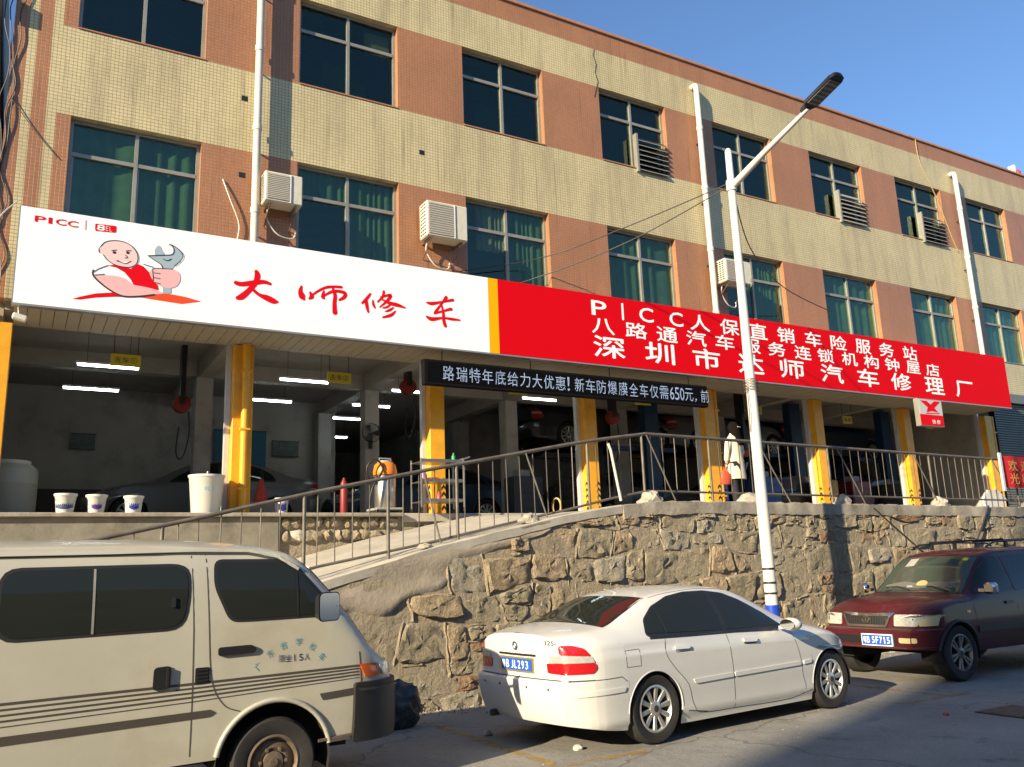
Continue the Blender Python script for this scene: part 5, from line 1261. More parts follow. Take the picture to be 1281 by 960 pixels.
# ================================================================ THINGS ON THE FACADE
M_pvc = mat("white_pvc_pipe", (.60, .565, .48), .45, var=.08, vscale=3)
def drainpipe(x, zt, label, zb=4.76):
    T = empty("drainpipe", (x, FY-.15, zb), label, "drainpipe", "white drainpipes down the facade")
    r = .064; y = FY-.15
    pts = [(x, FY-.005, zt-.02), (x, FY-.07, zt), (x, y+.02, zt-.03), (x, y, zt-.10)]+[(x, y, zt-.10-(zt-.1-zb)*k/6) for k in range(1, 7)]
    mb = MB(); mb.tube(pts, r, 14); mb.build("pipe", M_pvc, T, smooth=50, world=True)
    z = zt-1.1
    while z > zb+.3:
        mb = MB(); mb.lathe([(r+.004, -.05), (r+.012, -.045), (r+.012, .045), (r+.004, .05)], (x, y, z), 14); mb.build("joint_sleeve", M_pvc, T, smooth=50, world=True)
        mb = MB(); mb.box(x-.012, x+.012, y+r, FY-.001, z-.35, z-.32); mb.build("wall_bracket", M_blackm, T, world=True); z -= 1.45
drainpipe(2.97, 11.2, "white drainpipe at the left beside the first small air conditioner")
drainpipe(12.78, 10.68, "white drainpipe in the middle of the facade behind the street lamp")
drainpipe(22.42, 10.55, "white drainpipe near the right end of the facade")
M_ac = mat("aged_ac_casing", (.62, .58, .47), .5, var=.08, vscale=4, dark=(.4, .35, .26), dscale=3, damt=.4)
M_acg = mat("ac_fan_grille", (.30, .27, .23), .6)
def aircon(x0, x1, z0, z1, label):
    T = empty("air_conditioner", ((x0+x1)/2, FY-.22, z0), label, "air conditioner", "outdoor air-conditioning units on the facade")
    y1, y0 = FY-.10, FY-.42
    mb = MB(); mb.box(x0, x1, y0, y1, z0, z1, .018); mb.build("casing", M_ac, T, world=True)
    xs = x0+(x1-x0)*.68
    mb = MB(); mb.box(x0+.04, xs-.02, y0-.008, y0-.001, z0+.04, z1-.04); g = mb.build("front_grille", M_acg, T, world=True)
    mb = MB()
    for k in range(14): z = z0+.055+(z1-z0-.11)*k/13; mb.box(x0+.045, xs-.025, y0-.014, y0-.009, z-.004, z+.004)
    tag(mb.build("grille_wires", M_ac, g, world=True), kind="stuff")
    mb = MB(); mb.box(xs-.012, xs+.006, y0-.016, y0-.001, z0+.015, z1-.015); mb.build("corner_strip", M_white, T, world=True)
    mb = MB()
    for k in range(9):
        z = z0+.06+(z1-z0-.12)*k/8
        for y in (y0+.05, y0+.13, y0+.21): mb.box(x0-.004, x0-.001, y, y+.055, z-.014, z+.014)
    tag(mb.build("side_louvres", M_black, T, world=True), kind="stuff")
    mb = MB()
    for x in (x0+.1, x1-.1):
        mb.box(x-.015, x+.015, y0+.02, FY-.001, z0-.035, z0-.004); mb.tube([(x, y0+.05, z0-.04), (x, FY-.01, z0-.30)], .010, 6)
    mb.build("wall_bracket", M_steelw, T, world=True)
    mb = MB(); mb.tube([tuple(q) for q in cat_rom([(x0+.12, y1-.05, z0-.02), (x0+.12, FY-.12, z0-.20), (x0+.3, FY-.10, z0-.42), (x0+.55, FY-.06, z0-.44), (x0+.62, FY-.02, z0-.30)], 5)], .012, 7)
    mb.build("refrigerant_hose", M_pvc, T, smooth=50, world=True)
aircon(3.05, 3.66, 5.85, 6.36, "small air conditioner left of the second window of the middle floor, beside the drainpipe")
aircon(5.86, 6.66, 5.74, 6.40, "larger air conditioner with a looping hose between the second and third windows")
aircon(12.90, 13.64, 5.90, 6.42, "air conditioner behind the street lamp post, right of the middle drainpipe")
M_lv = mat("louvre_blade_grey", (.42, .40, .35), .5, .3)
def louvre(x0, x1, z0, z1, label, m=M_black, mb_=M_lv):
    T = empty("window_louvre", ((x0+x1)/2, FY-.05, z0), label, "louvre vent", "louvre vents fixed over upper windows")
    mb = MB(); mb.box(x0, x0+.05, FY-.07, FY+.05, z0, z1); mb.build("frame", M_alu, T, world=True)
    n = 7
    for k in range(n):
        z = z0+.03+(z1-z0-.08)*k/n; h = (z1-z0-.08)/n; mb = MB()
        mb.add([(x0+.054, FY+.05, z+h*1.25), (x1-.01, FY+.05, z+h*1.25), (x1-.01, FY-.075, z+h*.17), (x0+.054, FY-.075, z+h*.17), (x0+.054, FY+.05, z+h*1.05), (x1-.01, FY+.05, z+h*1.05), (x1-.01, FY-.075, z+h*.05), (x0+.054, FY-.075, z+h*.05)],
               [(0, 1, 2, 3), (7, 6, 5, 4), (0, 4, 5, 1), (0, 3, 7, 4), (1, 5, 6, 2)])
        mb.cur = 1; k_ = len(mb.v); mb.f += [(k_-6, k_-2, k_-1, k_-5)]; mb.mi += [1]
        mb.build("blade", [m, mb_], T, world=True)
louvre(10.98, 11.85, 8.20, 9.08, "black louvre vent in the lower right of the fourth top-floor window")
louvre(17.40, 18.40, 8.20, 9.06, "pale grey louvre vent in the sixth top-floor window, blades all grey", mat("pale_louvre_blade", (.34, .31, .25), .5), M_lv)
louvre(20.72, 21.75, 8.22, 9.08, "black louvre vent in the seventh top-floor window, right of the pale one")

# ---------------------------------------------------------------- wires
def wire(name, pts, r, label, cat="cable", m=None, group=None, n=6):
    P = [tuple(q) for q in cat_rom(pts, n)]; mb = MB(); mb.tube(P, r, 5)
    return thing_mesh(name, mb, m or M_cable, tuple(pts[0]), label, cat, group, smooth=60)
wire("overhead_cable", [(9.67, 9.33, 6.0), (9.1, 11.3, 5.90), (8.2, 13.0, 5.72), (5.5, 13.15, 5.0)], .010, "upper thin cable running from the lamp post left to the facade")
wire("overhead_cable", [(9.67, 9.33, 5.95), (9.0, 11.2, 5.55), (8.0, 12.9, 5.25), (6.9, 13.15, 4.9)], .010, "lower thin cable sloping from the lamp post down towards the sign")
wire("overhead_cable", [(9.70, 9.28, 5.85), (11.6, 10.8, 5.70), (14, 12.2, 5.70), (16.6, 13.15, 5.75)], .011, "thin cable from the lamp post down to the facade at the right")
rw_ = random.Random(4)
for k, (dx, lab) in enumerate(((-.10, "outermost loose black wire down the left corner of the building"), (-.02, "middle tangled black wire down the left corner of the building"), (.05, "inner wavy black wire down the left corner, closest to the cream stripe"))):
    pts = [(X0+.02+dx+rw_.uniform(-.07, .09), FY-.012-rw_.uniform(0, .02), 11.0-k*.1-i*.42) for i in range(18)]
    wire("corner_wire", pts, .008, lab, group="wires hanging down the left corner")
wire("corner_wire", [(-.50, FY-.03, 6.9), (-.2, FY-.02, 6.5), (.15, FY-.02, 6.1)], .006, "thin slanting wire across the striped corner above the sign")
wire("white_hose", [(-.30, FY-.1, 5.3), (-.52, FY-.15, 4.9), (-.42, FY-.12, 4.2), (-.48, FY-.12, 3.6)], .010, "white hose at the left end of the sign", "hose", M_pvc)
wire("white_hose", [(2.48, FY-.02, 6.25), (2.60, FY-.06, 5.9), (2.75, FY-.05, 5.5), (2.72, FY-.04, 5.1), (2.85, FY-.04, 4.8)], .011, "white hose looping beside the left drainpipe above the sign", "hose", M_pvc)
wire("roof_cable", [(21.0, FY-.03, 11.3), (21.05, FY-.04, 10.6), (21.6, FY-.04, 9.6), (22.0, FY-.04, 8.6), (22.2, FY-.04, 8.2)], .012, "tan cable hanging from the roof edge left of the right drainpipe", m=mat("tan_cable", (.4, .3, .16), .6))
wire("wall_cable", [(13.6, 10.35, .85), (14.3, 10.36, .4), (15.2, 10.40, -.1), (16.5, 10.46, -.5), (17.6, 10.5, -.62)], .012, "dark cable sagging down the stone wall behind the maroon jeep")
wire("wall_cable", [(17.4, 10.5, .92), (17.0, 10.46, .5), (16.5, 10.42, .0), (16.3, 10.42, -.2)], .018, "dark crooked cable down the wall above the jeep roof")
# satellite or lamp objects on the roof edge
mb = MB(); mb.box(26.1, 26.2, 13.3, 13.5, 11.375, 11.72, .01); thing_mesh("roof_box", mb, M_white, (26.15, 13.4, 11.375), "small white box standing on the roof edge at far right", "box")
mb = MB(); mb.lathe([(.09, 0), (.09, .22), (.02, .30)], (26.45, 13.4, 11.375), 10); thing_mesh("roof_vent", mb, mat("red_roof_vent", (.5, .03, .05), .5), (26.45, 13.4, 11.375), "small red vent beside the white box on the roof edge", "vent")

# ---------------------------------------------------------------- street lamp
LX, LY = 9.69, 9.30
T = empty("street_lamp", (LX, LY, RZ), "white street lamp post with a blue foot and an upward-slanting arm over the road", "street lamp")
M_post = mat("white_lamp_post", (.60, .58, .53), .4, var=.06, vscale=2, dark=(.45, .40, .32), dscale=2.5, damt=.3)
mb = MB(); mb.lathe([(.092, RZ+1.0), (.082, 1.6), (.068, 4.0), (.060, 5.85), (.054, 6.56), (.03, 6.60)], (LX, LY, 0), 20, cap=True); mb.v = [p for p in mb.v]; mb.build("post", M_post, T, smooth=50, world=True)
mb = MB(); mb.lathe([(.102, RZ+.02), (.100, RZ+.999)], (LX, LY, 0), 20); mb.build("blue_foot", mat("blue_reflective_band", (.01, .06, .45), .4), T, smooth=50, world=True)
for z in (-.50, -.35, -.15):
    mb = MB(); mb.lathe([(.0925, z), (.0925, z+.03)], (LX, LY, 0), 20, cap=False); mb.build("band", M_blackm, T, smooth=50, world=True)
mb = MB(); mb.box(LX-.19, LX+.19, LY-.19, LY+.19, RZ, RZ+.03, .006); mb.build("base_plate", M_blackm, T, world=True)
mb = MB(); mb.lathe([(.078, 5.86), (.084, 5.88), (.084, 6.02), (.078, 6.04)], (LX, LY, 0), 18); mb.tube([(LX, LY-.02, 5.93), (LX, LY-.75, 6.19), (LX, LY-1.65, 6.47)], [.062, .048, .034], 14); mb.build("arm", M_post, T, smooth=50, world=True)
h0 = V((LX, LY-1.55, 6.445)); dr = V((0, -.953, .30)).normalized(); up = V((0, .30, .953))
def hp(a, s_, c): return tuple(h0+dr*a+V((1, 0, 0))*s_+up*c)
mb = MB(); out = [(0, .045), (.10, .065), (.17, .125), (.66, .125), (.73, .09), (.75, .03)]
L1 = [hp(a, w, .055) for a, w in out]+[hp(a, -w, .055) for a, w in out[::-1]]; L0 = [hp(a, w, 0) for a, w in out]+[hp(a, -w, 0) for a, w in out[::-1]]
L2 = [hp(a*.9+.03, w*.7, .085) for a, w in out]+[hp(a*.9+.03, -w*.7, .085) for a, w in out[::-1]]; n = len(L0)
mb.add(L0+L1+L2, [tuple(range(n)), tuple(range(3*n-1, 2*n-1, -1))]+[(i, (i+1) % n, n+(i+1) % n, n+i) for i in range(n)]+[(n+i, n+(i+1) % n, 2*n+(i+1) % n, 2*n+i) for i in range(n)])
hd = mb.build("lamp_head", mat("dark_grey_lamp_housing", (.035, .037, .045), .4, .3), T, world=True)
mb = MB(); mb.add([hp(.19, -.105, -.003), hp(.64, -.105, -.003), hp(.64, .105, -.003), hp(.19, .105, -.003), hp(.19, -.105, -.012), hp(.64, -.105, -.012), hp(.64, .105, -.012), hp(.19, .105, -.012)], [(0, 1, 2, 3), (4, 5, 6, 7), (0, 1, 5, 4), (1, 2, 6, 5), (2, 3, 7, 6), (3, 0, 4, 7)]); mb.build("lens_panel", mat("unlit_led_lens", (.25, .24, .22), .25), hd, world=True)
mb = MB()
for k in range(6):
    a = .22+k*.075; mb.add([hp(a, -.10, -.014), hp(a+.035, -.10, -.014), hp(a+.035, .10, -.014), hp(a, .10, -.014)], [(0, 1, 2, 3)])
tag(mb.build("led_rows", mat("led_row_dark", (.10, .09, .085), .3), hd, world=True), kind="stuff")
mb = MB()
for k in range(4): mb.tube([(LX+.11*cos(a*pi/6), LY+.11*sin(a*pi/6), 2.55+k*.05+.02*sin(a)) for a in range(13)], .008, 5)
mb.tube([(LX-.11, LY-.03, 2.6), (LX-.13, LY-.05, 2.2), (LX-.12, LY-.02, 1.9)], .007, 5); mb.build("wire_wrap", M_steelw, T, world=True)

# ---------------------------------------------------------------- railing
M_rail = mat("weathered_steel_rail", (.15, .13, .105), .55, .3, var=.3, vscale=6)
def rail_y(x): return wall_y(x)+.15
TR = [(-3.5, -.48), (.98, .50), (1.54, .62), (3.0, .96), (4.68, 1.31), (7.27, 1.81), (8.37, 1.97)]
BR = [(-3.5, -1.33), (1.0, -.38), (3.12, .10), (4.61, .36), (6.11, .66), (6.97, .82), (7.28, .90), (8.37, 1.09)]
def lin(P):
    def f(x):
        for (a, u), (b, w) in zip(P, P[1:]):
            if x <= b: return u+(w-u)*(x-a)/(b-a)
        return P[-1][1]
    return f
tr, brl = lin(TR), lin(BR)
def trz(x): return tr(x) if x <= 8.37 else 1.975-(x-8.37)*.002
def brz(x): return brl(x) if x <= 8.37 else 1.09-(x-8.37)*.002
def railing(name, x0, x1, posts, step, label, slant=()):
    T = empty(name, (x0, rail_y(x0), wall_top(x0)), label, "railing")
    N = 16; mb = MB(); mb.tube([(x0+(x1-x0)*k/N, rail_y(x0+(x1-x0)*k/N), trz(x0+(x1-x0)*k/N)) for k in range(N+1)], .026, 10); mb.build("top_rail", M_rail, T, smooth=50, world=True)
    mb = MB(); mb.tube([(x0+(x1-x0)*k/N, rail_y(x0+(x1-x0)*k/N), brz(x0+(x1-x0)*k/N)) for k in range(N+1)], .018, 8); mb.build("bottom_rail", M_rail, T, smooth=50, world=True)
    x = x0+step*.5
    while x < x1-.04:
        if min([abs(x-p) for p in posts]+[9]) > step*.35:
            mb = MB(); dx = random.uniform(-.012, .012); mb.tube([(x, rail_y(x), brz(x)), (x+dx, rail_y(x), trz(x)-.02)], .0075, 6, cap=False); mb.build("baluster", M_rail, T, smooth=60, world=True)
        x += step
    for p in posts:
        mb = MB(); mb.tube([(p, rail_y(p), wall_top(p)-.03), (p, rail_y(p), trz(p)-.01)], .022, 10); mb.build("post", M_rail, T, smooth=50, world=True)
    for (a, b) in slant:
        mb = MB(); mb.tube([(a, rail_y(a)-.03, trz(a)-.02), (b, rail_y(b)-.10, wall_top(b)+.02)], .012, 6); mb.build("brace", M_rail, T, smooth=50, world=True)
railing("ramp_railing", -3.5, 8.36, [-2.6, -.6, 1.4, 2.98, 4.06, 5.05, 7.25, 8.32], .225, "steel railing with thin balusters climbing along the ramp above the stone wall", [(4.55, 4.75), (6.15, 6.42)])
railing("platform_railing", 8.38, 22.2, [9.75, 12.75, 15.9, 19.1], .245, "level steel railing along the top of the stone wall, right of the ramp", [(8.40, 8.85), (10.9, 11.5), (13.0, 13.55), (15.35, 15.9), (18.2, 18.9)])
# white bent pipe on the ramp railing
mb = MB(); mb.tube([(7.62, rail_y(7.6)-.05, 1.78), (7.66, rail_y(7.6)-.05, 1.68), (7.80, rail_y(7.8)-.05, .93)], .022, 10)
thing_mesh("white_pipe", mb, M_pvc, (7.8, rail_y(7.8)-.05, .93), "short white pipe leaning against the railing near the top of the ramp", "pipe", smooth=50)
# cement lumps that hold the posts
M_lump = mat("pale_cement_lump", (.42, .38, .30), .95, var=.25, vscale=9, bump=.03, bscale=16, dark=(.28, .24, .18), dscale=6, damt=.6)
lr = random.Random(12)
def lump(x, w, h, label, m=M_lump, yoff=.10, zb=None, name="cement_lump"):
    bm = bmesh.new(); bmesh.ops.create_icosphere(bm, subdivisions=3, radius=1)
    for v in bm.verts:
        c = v.co; k = 1+.16*sin(c.x*5+x)*cos(c.z*6+x*2)+lr.uniform(-.07, .07); v.co = V((c.x*w*.85*k*(1.0-.35*max(c.z, 0)), c.y*w*.55*k, max(c.z, -.25)*h*.85*k))
    me = bpy.data.meshes.new(name); bm.to_mesh(me); bm.free(); me.materials.append(m); me.polygons.foreach_set("use_smooth", [True]*len(me.polygons)); me.set_sharp_from_angle(angle=radians(30))
    o = link(name, me, None, (x, wall_y(x)+yoff, (wall_top(x)+.02 if zb is None else zb))); return tag(o, label, "rubble", "cement lumps at the feet of the railing posts" if m is M_lump else None)
lump(8.38, .26, .19, "big pale cement lump at the corner where ramp and level railing meet")
lump(10.55, .30, .17, "cement lump on the wall top left of the street lamp post")
lump(12.95, .24, .18, "cement lump at the foot of the brace right of the street lamp shadow")
lump(16.0, .26, .20, "cement lump on the wall top beside the sixth amber column")
lump(19.3, .26, .15, "cement lump beside the last amber column on the right")
lump(6.15, .20, .13, "cement lump half way up the ramp kerb")
lump(4.55, .13, .06, "small flat cement lump on the lower ramp kerb")
# white polygonal slab and board leaning near the right columns
mb = MB(); mb.prism([(18.05, .93), (18.75, .93), (18.85, 1.12), (18.55, 1.32), (18.22, 1.30), (18.0, 1.10)], 10.95, 11.0); thing_mesh("foam_board", mb, M_white, (18.4, 10.97, .93), "broken white foam board standing on the wall top at right", "board")
# ---------------------------------------------------------------- buckets and barrel on the platform edge
M_bw = mat("white_bucket_plastic", (.62, .61, .55), .4, var=.04)
def bucket(x, r0, r1, h, label, paint=None, pcol=(.06, .05, .22), big=False, y=FY-.12, z=PZ):
    T = empty("bucket", (x, y, z), label, "bucket", None if big else "small white paint buckets on the platform edge")
    mb = MB(); mb.lathe([(r0*.96, 0), (r0, .01), (r1, h-.045), (r1+.006, h-.04), (r1+.006, h-.02)], n=28); mb.build("pail", M_bw, T, smooth=45)
    mb = MB(); mb.lathe([(r1+.014, h-.035), (r1+.016, h-.004), (r1*.95, h), (.01, h-.006)], n=28); l_ = mb.build("lid", M_bw, T, smooth=45)
    if not big:
        n = 14; a0, a1 = (-2.2, -.95) if paint != 'full' else (-2.9, -.6)
        vs = []
        for k in range(n+1):
            a = a0+(a1-a0)*k/n; t = k/n; lo, hi = .30-.10*sin(pi*t), .62+.10*sin(pi*t)*(1 if paint != 'full' else .3)
            for f in (lo, hi): rr = r0+(r1-r0)*f+.0015; vs.append((rr*cos(a), rr*sin(a), h*f))
        mb = MB(); mb.add(vs, [(2*k, 2*k+2, 2*k+3, 2*k+1) for k in range(n)]); mb.build("printed_label", mat("bucket_label_%d" % int(pcol[0]*1000+pcol[2]*100), pcol, .4), T, smooth=True)
        mb = MB(); mb.tube([(r1*cos(a), r1*sin(a)-.01, h-.06-.09*sin((a+pi)*1.0)) for a in [-pi+pi*k/10 for k in range(11)]], .003, 5); mb.build("wire_handle", M_steel, T)
    return T
bucket(.58, .105, .130, .27, "white paint bucket with a dark blue-grey label, leftmost of three in a row", 'full', (.05, .07, .14))
bucket(.96, .100, .125, .26, "white paint bucket with a purple label, middle of three in a row", None, (.10, .03, .24))
bucket(1.43, .100, .120, .25, "white paint bucket with a blue oval label, rightmost of three in a row", None, (.03, .04, .30))
bucket(3.56, .090, .105, .26, "white paint bucket with a blue label right of the second amber column", None, (.03, .04, .26), y=FY+.1)
tb = bucket(2.40, .20, .245, .56, "tall white plastic tub standing on the platform edge beside the amber column", big=True)
mb = MB(); mb.tube([(0, 0, .55), (.01, 0, .62)], .01, 6); mb.build("knob", M_bw, tb)
vs, fs = fit_glyph("时", .07, .07); mb = MB(); vs2, fs2 = fit_glyph("丁", .05, .07)
def cyl(a, b, r): return (r*sin(a/r)-.0, -r*cos(a/r), b)
mb.add([cyl(a-.03, b+.35, .232) for a, b in vs], fs); mb.add([cyl(a+.045, b+.35, .232) for a, b in vs2], fs2); mb.build("tub_lettering", mat("light_blue_marker", (.12, .38, .55), .5), tb)
T = empty("plastic_barrel", (-.13, FY+1.2, PZ), "large pale plastic water barrel in the shade at the left edge", "barrel")
mb = MB(); mb.lathe([(.36, 0), (.385, .03), (.39, .5), (.395, .51), (.39, .53), (.385, .72), (.30, .80), (.26, .80)], n=30); mb.build("barrel_body", mat("pale_green_barrel_plastic", (.42, .42, .32), .45), T, smooth=40)
mb = MB(); mb.lathe([(.28, .79), (.285, .85), (.02, .87)], n=26); mb.build("barrel_lid", M_bw, T, smooth=40)

# ---------------------------------------------------------------- vacuum cleaner and tool trolley
T = empty("workshop_vacuum", (5.22, FY-.02, PZ), "steel workshop vacuum cleaner with an orange head on castors", "vacuum cleaner")
M_org_p = mat("orange_plastic", (.80, .22, .02), .4); M_gr_p = mat("grey_plastic", (.30, .30, .29), .5)
mb = MB(); mb.lathe([(.17, .10), (.175, .11), (.175, .62), (.165, .63)], n=28); mb.build("drum", M_steel, T, smooth=45)
mb = MB(); mb.lathe([(.19, .635), (.20, .68), (.175, .80), (.13, .84)], n=26); mb.build("motor_head", M_org_p, T, smooth=45)
mb = MB(); mb.lathe([(.13, .842), (.12, .87), (.01, .875)], n=22); mb.tube([(-.10, 0, .85), (-.10, 0, .91), (.10, 0, .91), (.10, 0, .85)], .012, 8); mb.build("head_handle", M_gr_p, T, smooth=45)
mb = MB(); mb.box(-.24, .24, -.22, .22, .055, .095, .01); mb.build("base_tray", M_gr_p, T)
for a in range(4):
    mb = MB(); s_ = (.20*(-1)**a, .18*(1 if a < 2 else -1)); mb.lathe([(.028, -.014), (.032, -.01), (.032, .01), (.028, .014)], (s_[0], s_[1], .032), 12, 'y'); mb.build("castor", M_black, T)
mb = MB(); mb.tube([tuple(q) for q in cat_rom([(-.17, -.05, .50), (-.32, -.12, .55), (-.36, -.14, .75), (-.22, -.18, .86), (-.12, -.20, .70), (-.30, -.22, .40), (-.34, -.20, .12)], 6)], .018, 8); mb.build("suction_hose", M_black, T, smooth=50)
T = empty("tool_trolley", (5.98, FY-.42, PZ), "steel tool trolley with bottles and cloths beside the third amber column", "trolley")
for (x, y) in ((-.38, -.2), (.38, -.2), (-.38, .2), (.38, .2)):
    mb = MB(); mb.tube([(x, y, .07), (x, y, .86)], .014, 8); mb.build("upright", M_steel, T)
    mb = MB(); mb.lathe([(.03, -.012), (.035, 0), (.03, .012)], (x, y, .036), 12, 'x'); mb.build("castor", M_black, T)
for z in (.16, .48, .80):
    mb = MB(); mb.box(-.38, .38, -.2, .2, z, z+.012); mb.box(-.38, .38, -.206, -.2, z, z+.05); mb.build("shelf", M_steel, T)
mb = MB(); mb.tube([(.38, -.2, .86), (.50, -.2, .90), (.50, .2, .90), (.38, .2, .86)], .012, 8); mb.build("push_handle", M_steel, T)
def bottle(dx, z, col, nm, label, r=.035, h=.16, cat="bottle"):
    mb = MB(); mb.lathe([(r, 0), (r, h*.65), (r*.4, h*.85), (r*.4, h), (.004, h)], n=12); o = link(nm, mb.mesh(nm, mat("bottle_%d_%d" % (col[0]*100, col[2]*100), col, .4), 45), None, (5.98+dx, FY-.50, PZ+z)); tag(o, label, cat)
bottle(-.26, .492, (.45, .05, .35), "bottle", "magenta spray bottle at the left end of the trolley's middle shelf"); bottle(-.02, .172, (.7, .06, .10), "bottle", "red bottle on the bottom shelf of the tool trolley")
bottle(.26, .812, (.03, .28, .08), "bottle", "green bottle on the top shelf of the tool trolley")
mb = MB(); mb.box(-.13, .07, -.08, .08, 0, .07, .025); o = link("folded_cloth", mb.mesh("folded_cloth", mat("red_cloth", (.75, .03, .02), .8)), None, (5.98-.08, FY-.45, PZ+.493)); tag(o, "bright red folded cloth on the middle shelf of the tool trolley", "cloth")
mb = MB(); mb.box(-.10, .10, -.08, .08, 0, .05, .02); o = link("folded_cloth", mb.mesh("folded_cloth", mat("purple_cloth", (.16, .04, .35), .8)), None, (5.98+.22, FY-.45, PZ+.493)); tag(o, "purple folded cloth on the right of the trolley's middle shelf", "cloth")
mb = MB(); mb.lathe([(.14, -.02), (.165, 0), (.14, .02)], n=24, axis='x', cap=False); o = link("coiled_rope", mb.mesh("coiled_rope", mat("straw_rope", (.45, .32, .12), .9)), None, (8.75, FY+.3, PZ+.17)); tag(o, "coil of straw-coloured rope on the garage floor between the third and fourth columns", "rope")

# ---------------------------------------------------------------- hanging bay signs and tubes
M_ysign = mat("yellow_sign_plastic", (.62, .50, .04), .5); M_blk_l = mat("black_sign_lettering", (.02, .02, .02), .6)
def bay_sign(x, txt, label, z=3.24, y=13.95, w=.43):
    T = empty("bay_sign", (x, y, z), label, "hanging sign", "yellow signs hanging over the garage bays")
    mb = MB(); mb.box(-w/2, w/2, 0, .02, 0, .19, .003); mb.build("board", M_ysign, T)
    n = len(txt); mb = MB(); cw = w*.8/n
    for i, ch in enumerate(txt):
        vs, fs = fit_glyph(ch, cw*.82, .095, .0); mb.add([(-w*.4+cw*(i+.5)+a, -.003, .095+b) for a, b in vs], fs)
    mb.build("sign_lettering", M_blk_l, T)
    mb = MB()
    for s_ in (-.17, .17): mb.tube([(s_, .01, .19), (s_, .01, 4.02-z)], .006, 5)
    mb.build("hanging_rod", M_blackm, T)
bay_sign(1.30, "洗车①", "yellow hanging sign in the leftmost bay, lettered with a circled one")
bay_sign(4.69, "洗车②", "yellow hanging sign with a circled two, right of the second column")
bay_sign(8.28, "维修工位", "yellow hanging sign partly hidden behind the black display, third bay", 3.30)
bay_sign(11.33, "维修工位", "yellow hanging sign just below the right end of the black display", 3.28)
bay_sign(14.6, "维修工位", "yellow hanging sign right of the street lamp post, fifth bay", 3.28)
bay_sign(17.75, "维修", "small yellow hanging sign in the bay left of the red and white box sign", 3.22, w=.34)
bay_sign(21.0, "维修", "small yellow hanging sign in the last bay behind the red and white box sign", 3.26, w=.34)
M_tube = mat("lit_fluorescent_tube", (.9, .95, .95), .4, emit=(.80, .95, 1.0), es=7.0)
def tube_light(x0, x1, y, z, label):
    T = empty("tube_light", ((x0+x1)/2, y, z), label, "tube light", "lit fluorescent tubes hanging in the garage")
    w = (x1-x0)/2; mb = MB(); mb.tube([(-w, 0, 0), (w, 0, 0)], .019, 10); mb.build("tube", M_tube, T, smooth=50)
    mb = MB(); mb.box(-w-.02, w+.02, -.03, .03, .022, .055); mb.build("batten", M_white, T)
    mb = MB()
    for s_ in (-w*.7, w*.7): mb.tube([(s_, 0, .055), (s_, 0, 4.02-z)], .004, 4)
    mb.build("hanging_wire", M_blackm, T)
for (a, b, y, z, lab) in ((.68, 1.57, 14.75, 3.4, "front lit tube in the leftmost bay below the yellow sign"), (.58, 1.48, 16.9, 3.45, "rear lit tube in the leftmost bay, lower in view"),
    (3.87, 4.73, 14.7, 3.4, "front lit tube in the second bay, left of the yellow sign"), (3.80, 4.68, 16.9, 3.45, "rear lit tube just right of the second amber column"),
    (6.10, 6.95, 15.0, 3.42, "lit tube cut off by the third amber column"), (5.98, 6.80, 16.9, 3.48, "lit tube second in the receding row left of the third column"),
    (5.95, 6.71, 18.1, 3.40, "lit tube third in the receding row left of the third column"), (6.75, 7.2, 20.8, 3.42, "farthest small lit tube over the deep bay"), (8.83, 9.63, 14.7, 3.40, "lit tube between the third and fourth columns under the display")):
    tube_light(a, b, y, z, lab)
# ---------------------------------------------------------------- wall pieces inside
M_blueb = mat("blue_notice_board", (.01, .12, .22), .5); M_pic = mat("faded_landscape_print", (.10, .13, .12), .6, var=.5, vscale=4)
def wall_board(x0, x1, z0, z1, y, m, nm, label, cat, frame=True, text=None, tm=None):
    T = empty(nm, ((x0+x1)/2, y, z0), label, cat)
    mb = MB(); mb.box(x0, x1, y-.02, y-.001, z0, z1); mb.build("panel", m, T, world=True)
    if frame: mb = MB(); mb.box(x0-.02, x1+.02, y-.026, y-.0205, z1-.0, z1+.02); mb.box(x0-.02, x1+.02, y-.026, y-.0205, z0-.02, z0); mb.build("frame", M_blackm, T, world=True)
    if text:
        mb = MB(); n = len(text)
        for r_, line in enumerate(text):
            for i, ch in enumerate(line):
                cw = (x1-x0)*.8/len(line); vs, fs = fit_glyph(ch, cw*.8, (z1-z0)*.6/n, 0)
                mb.add([(x0+(x1-x0)*.1+cw*(i+.5)+a, y-.0225, z1-(z1-z0)*(r_+.5)/n+b) for a, b in vs], fs)
        mb.build("board_lettering", tm or M_print_w, T, world=True)
wall_board(3.72, 4.85, 2.3, 3.25, 19.55, M_blueb, "notice_board", "blue notice board on the back wall behind the second amber column", "notice board")
wall_board(.86, 1.33, 2.73, 3.03, 19.55, M_pic, "wall_poster", "dim landscape poster on the back wall of the leftmost bay", "poster")
wall_board(5.0, 5.6, 2.72, 3.05, 19.55, M_pic, "wall_poster", "dim landscape poster on the back wall right of the blue board", "poster")
wall_board(14.02, 14.60, 1.85, 2.28, 14.5, mat("blue_sign_plastic", (.01, .06, .38), .5), "blue_sign", "blue sign with white writing just right of the street lamp post", "sign", False, ["接待", "车间"])
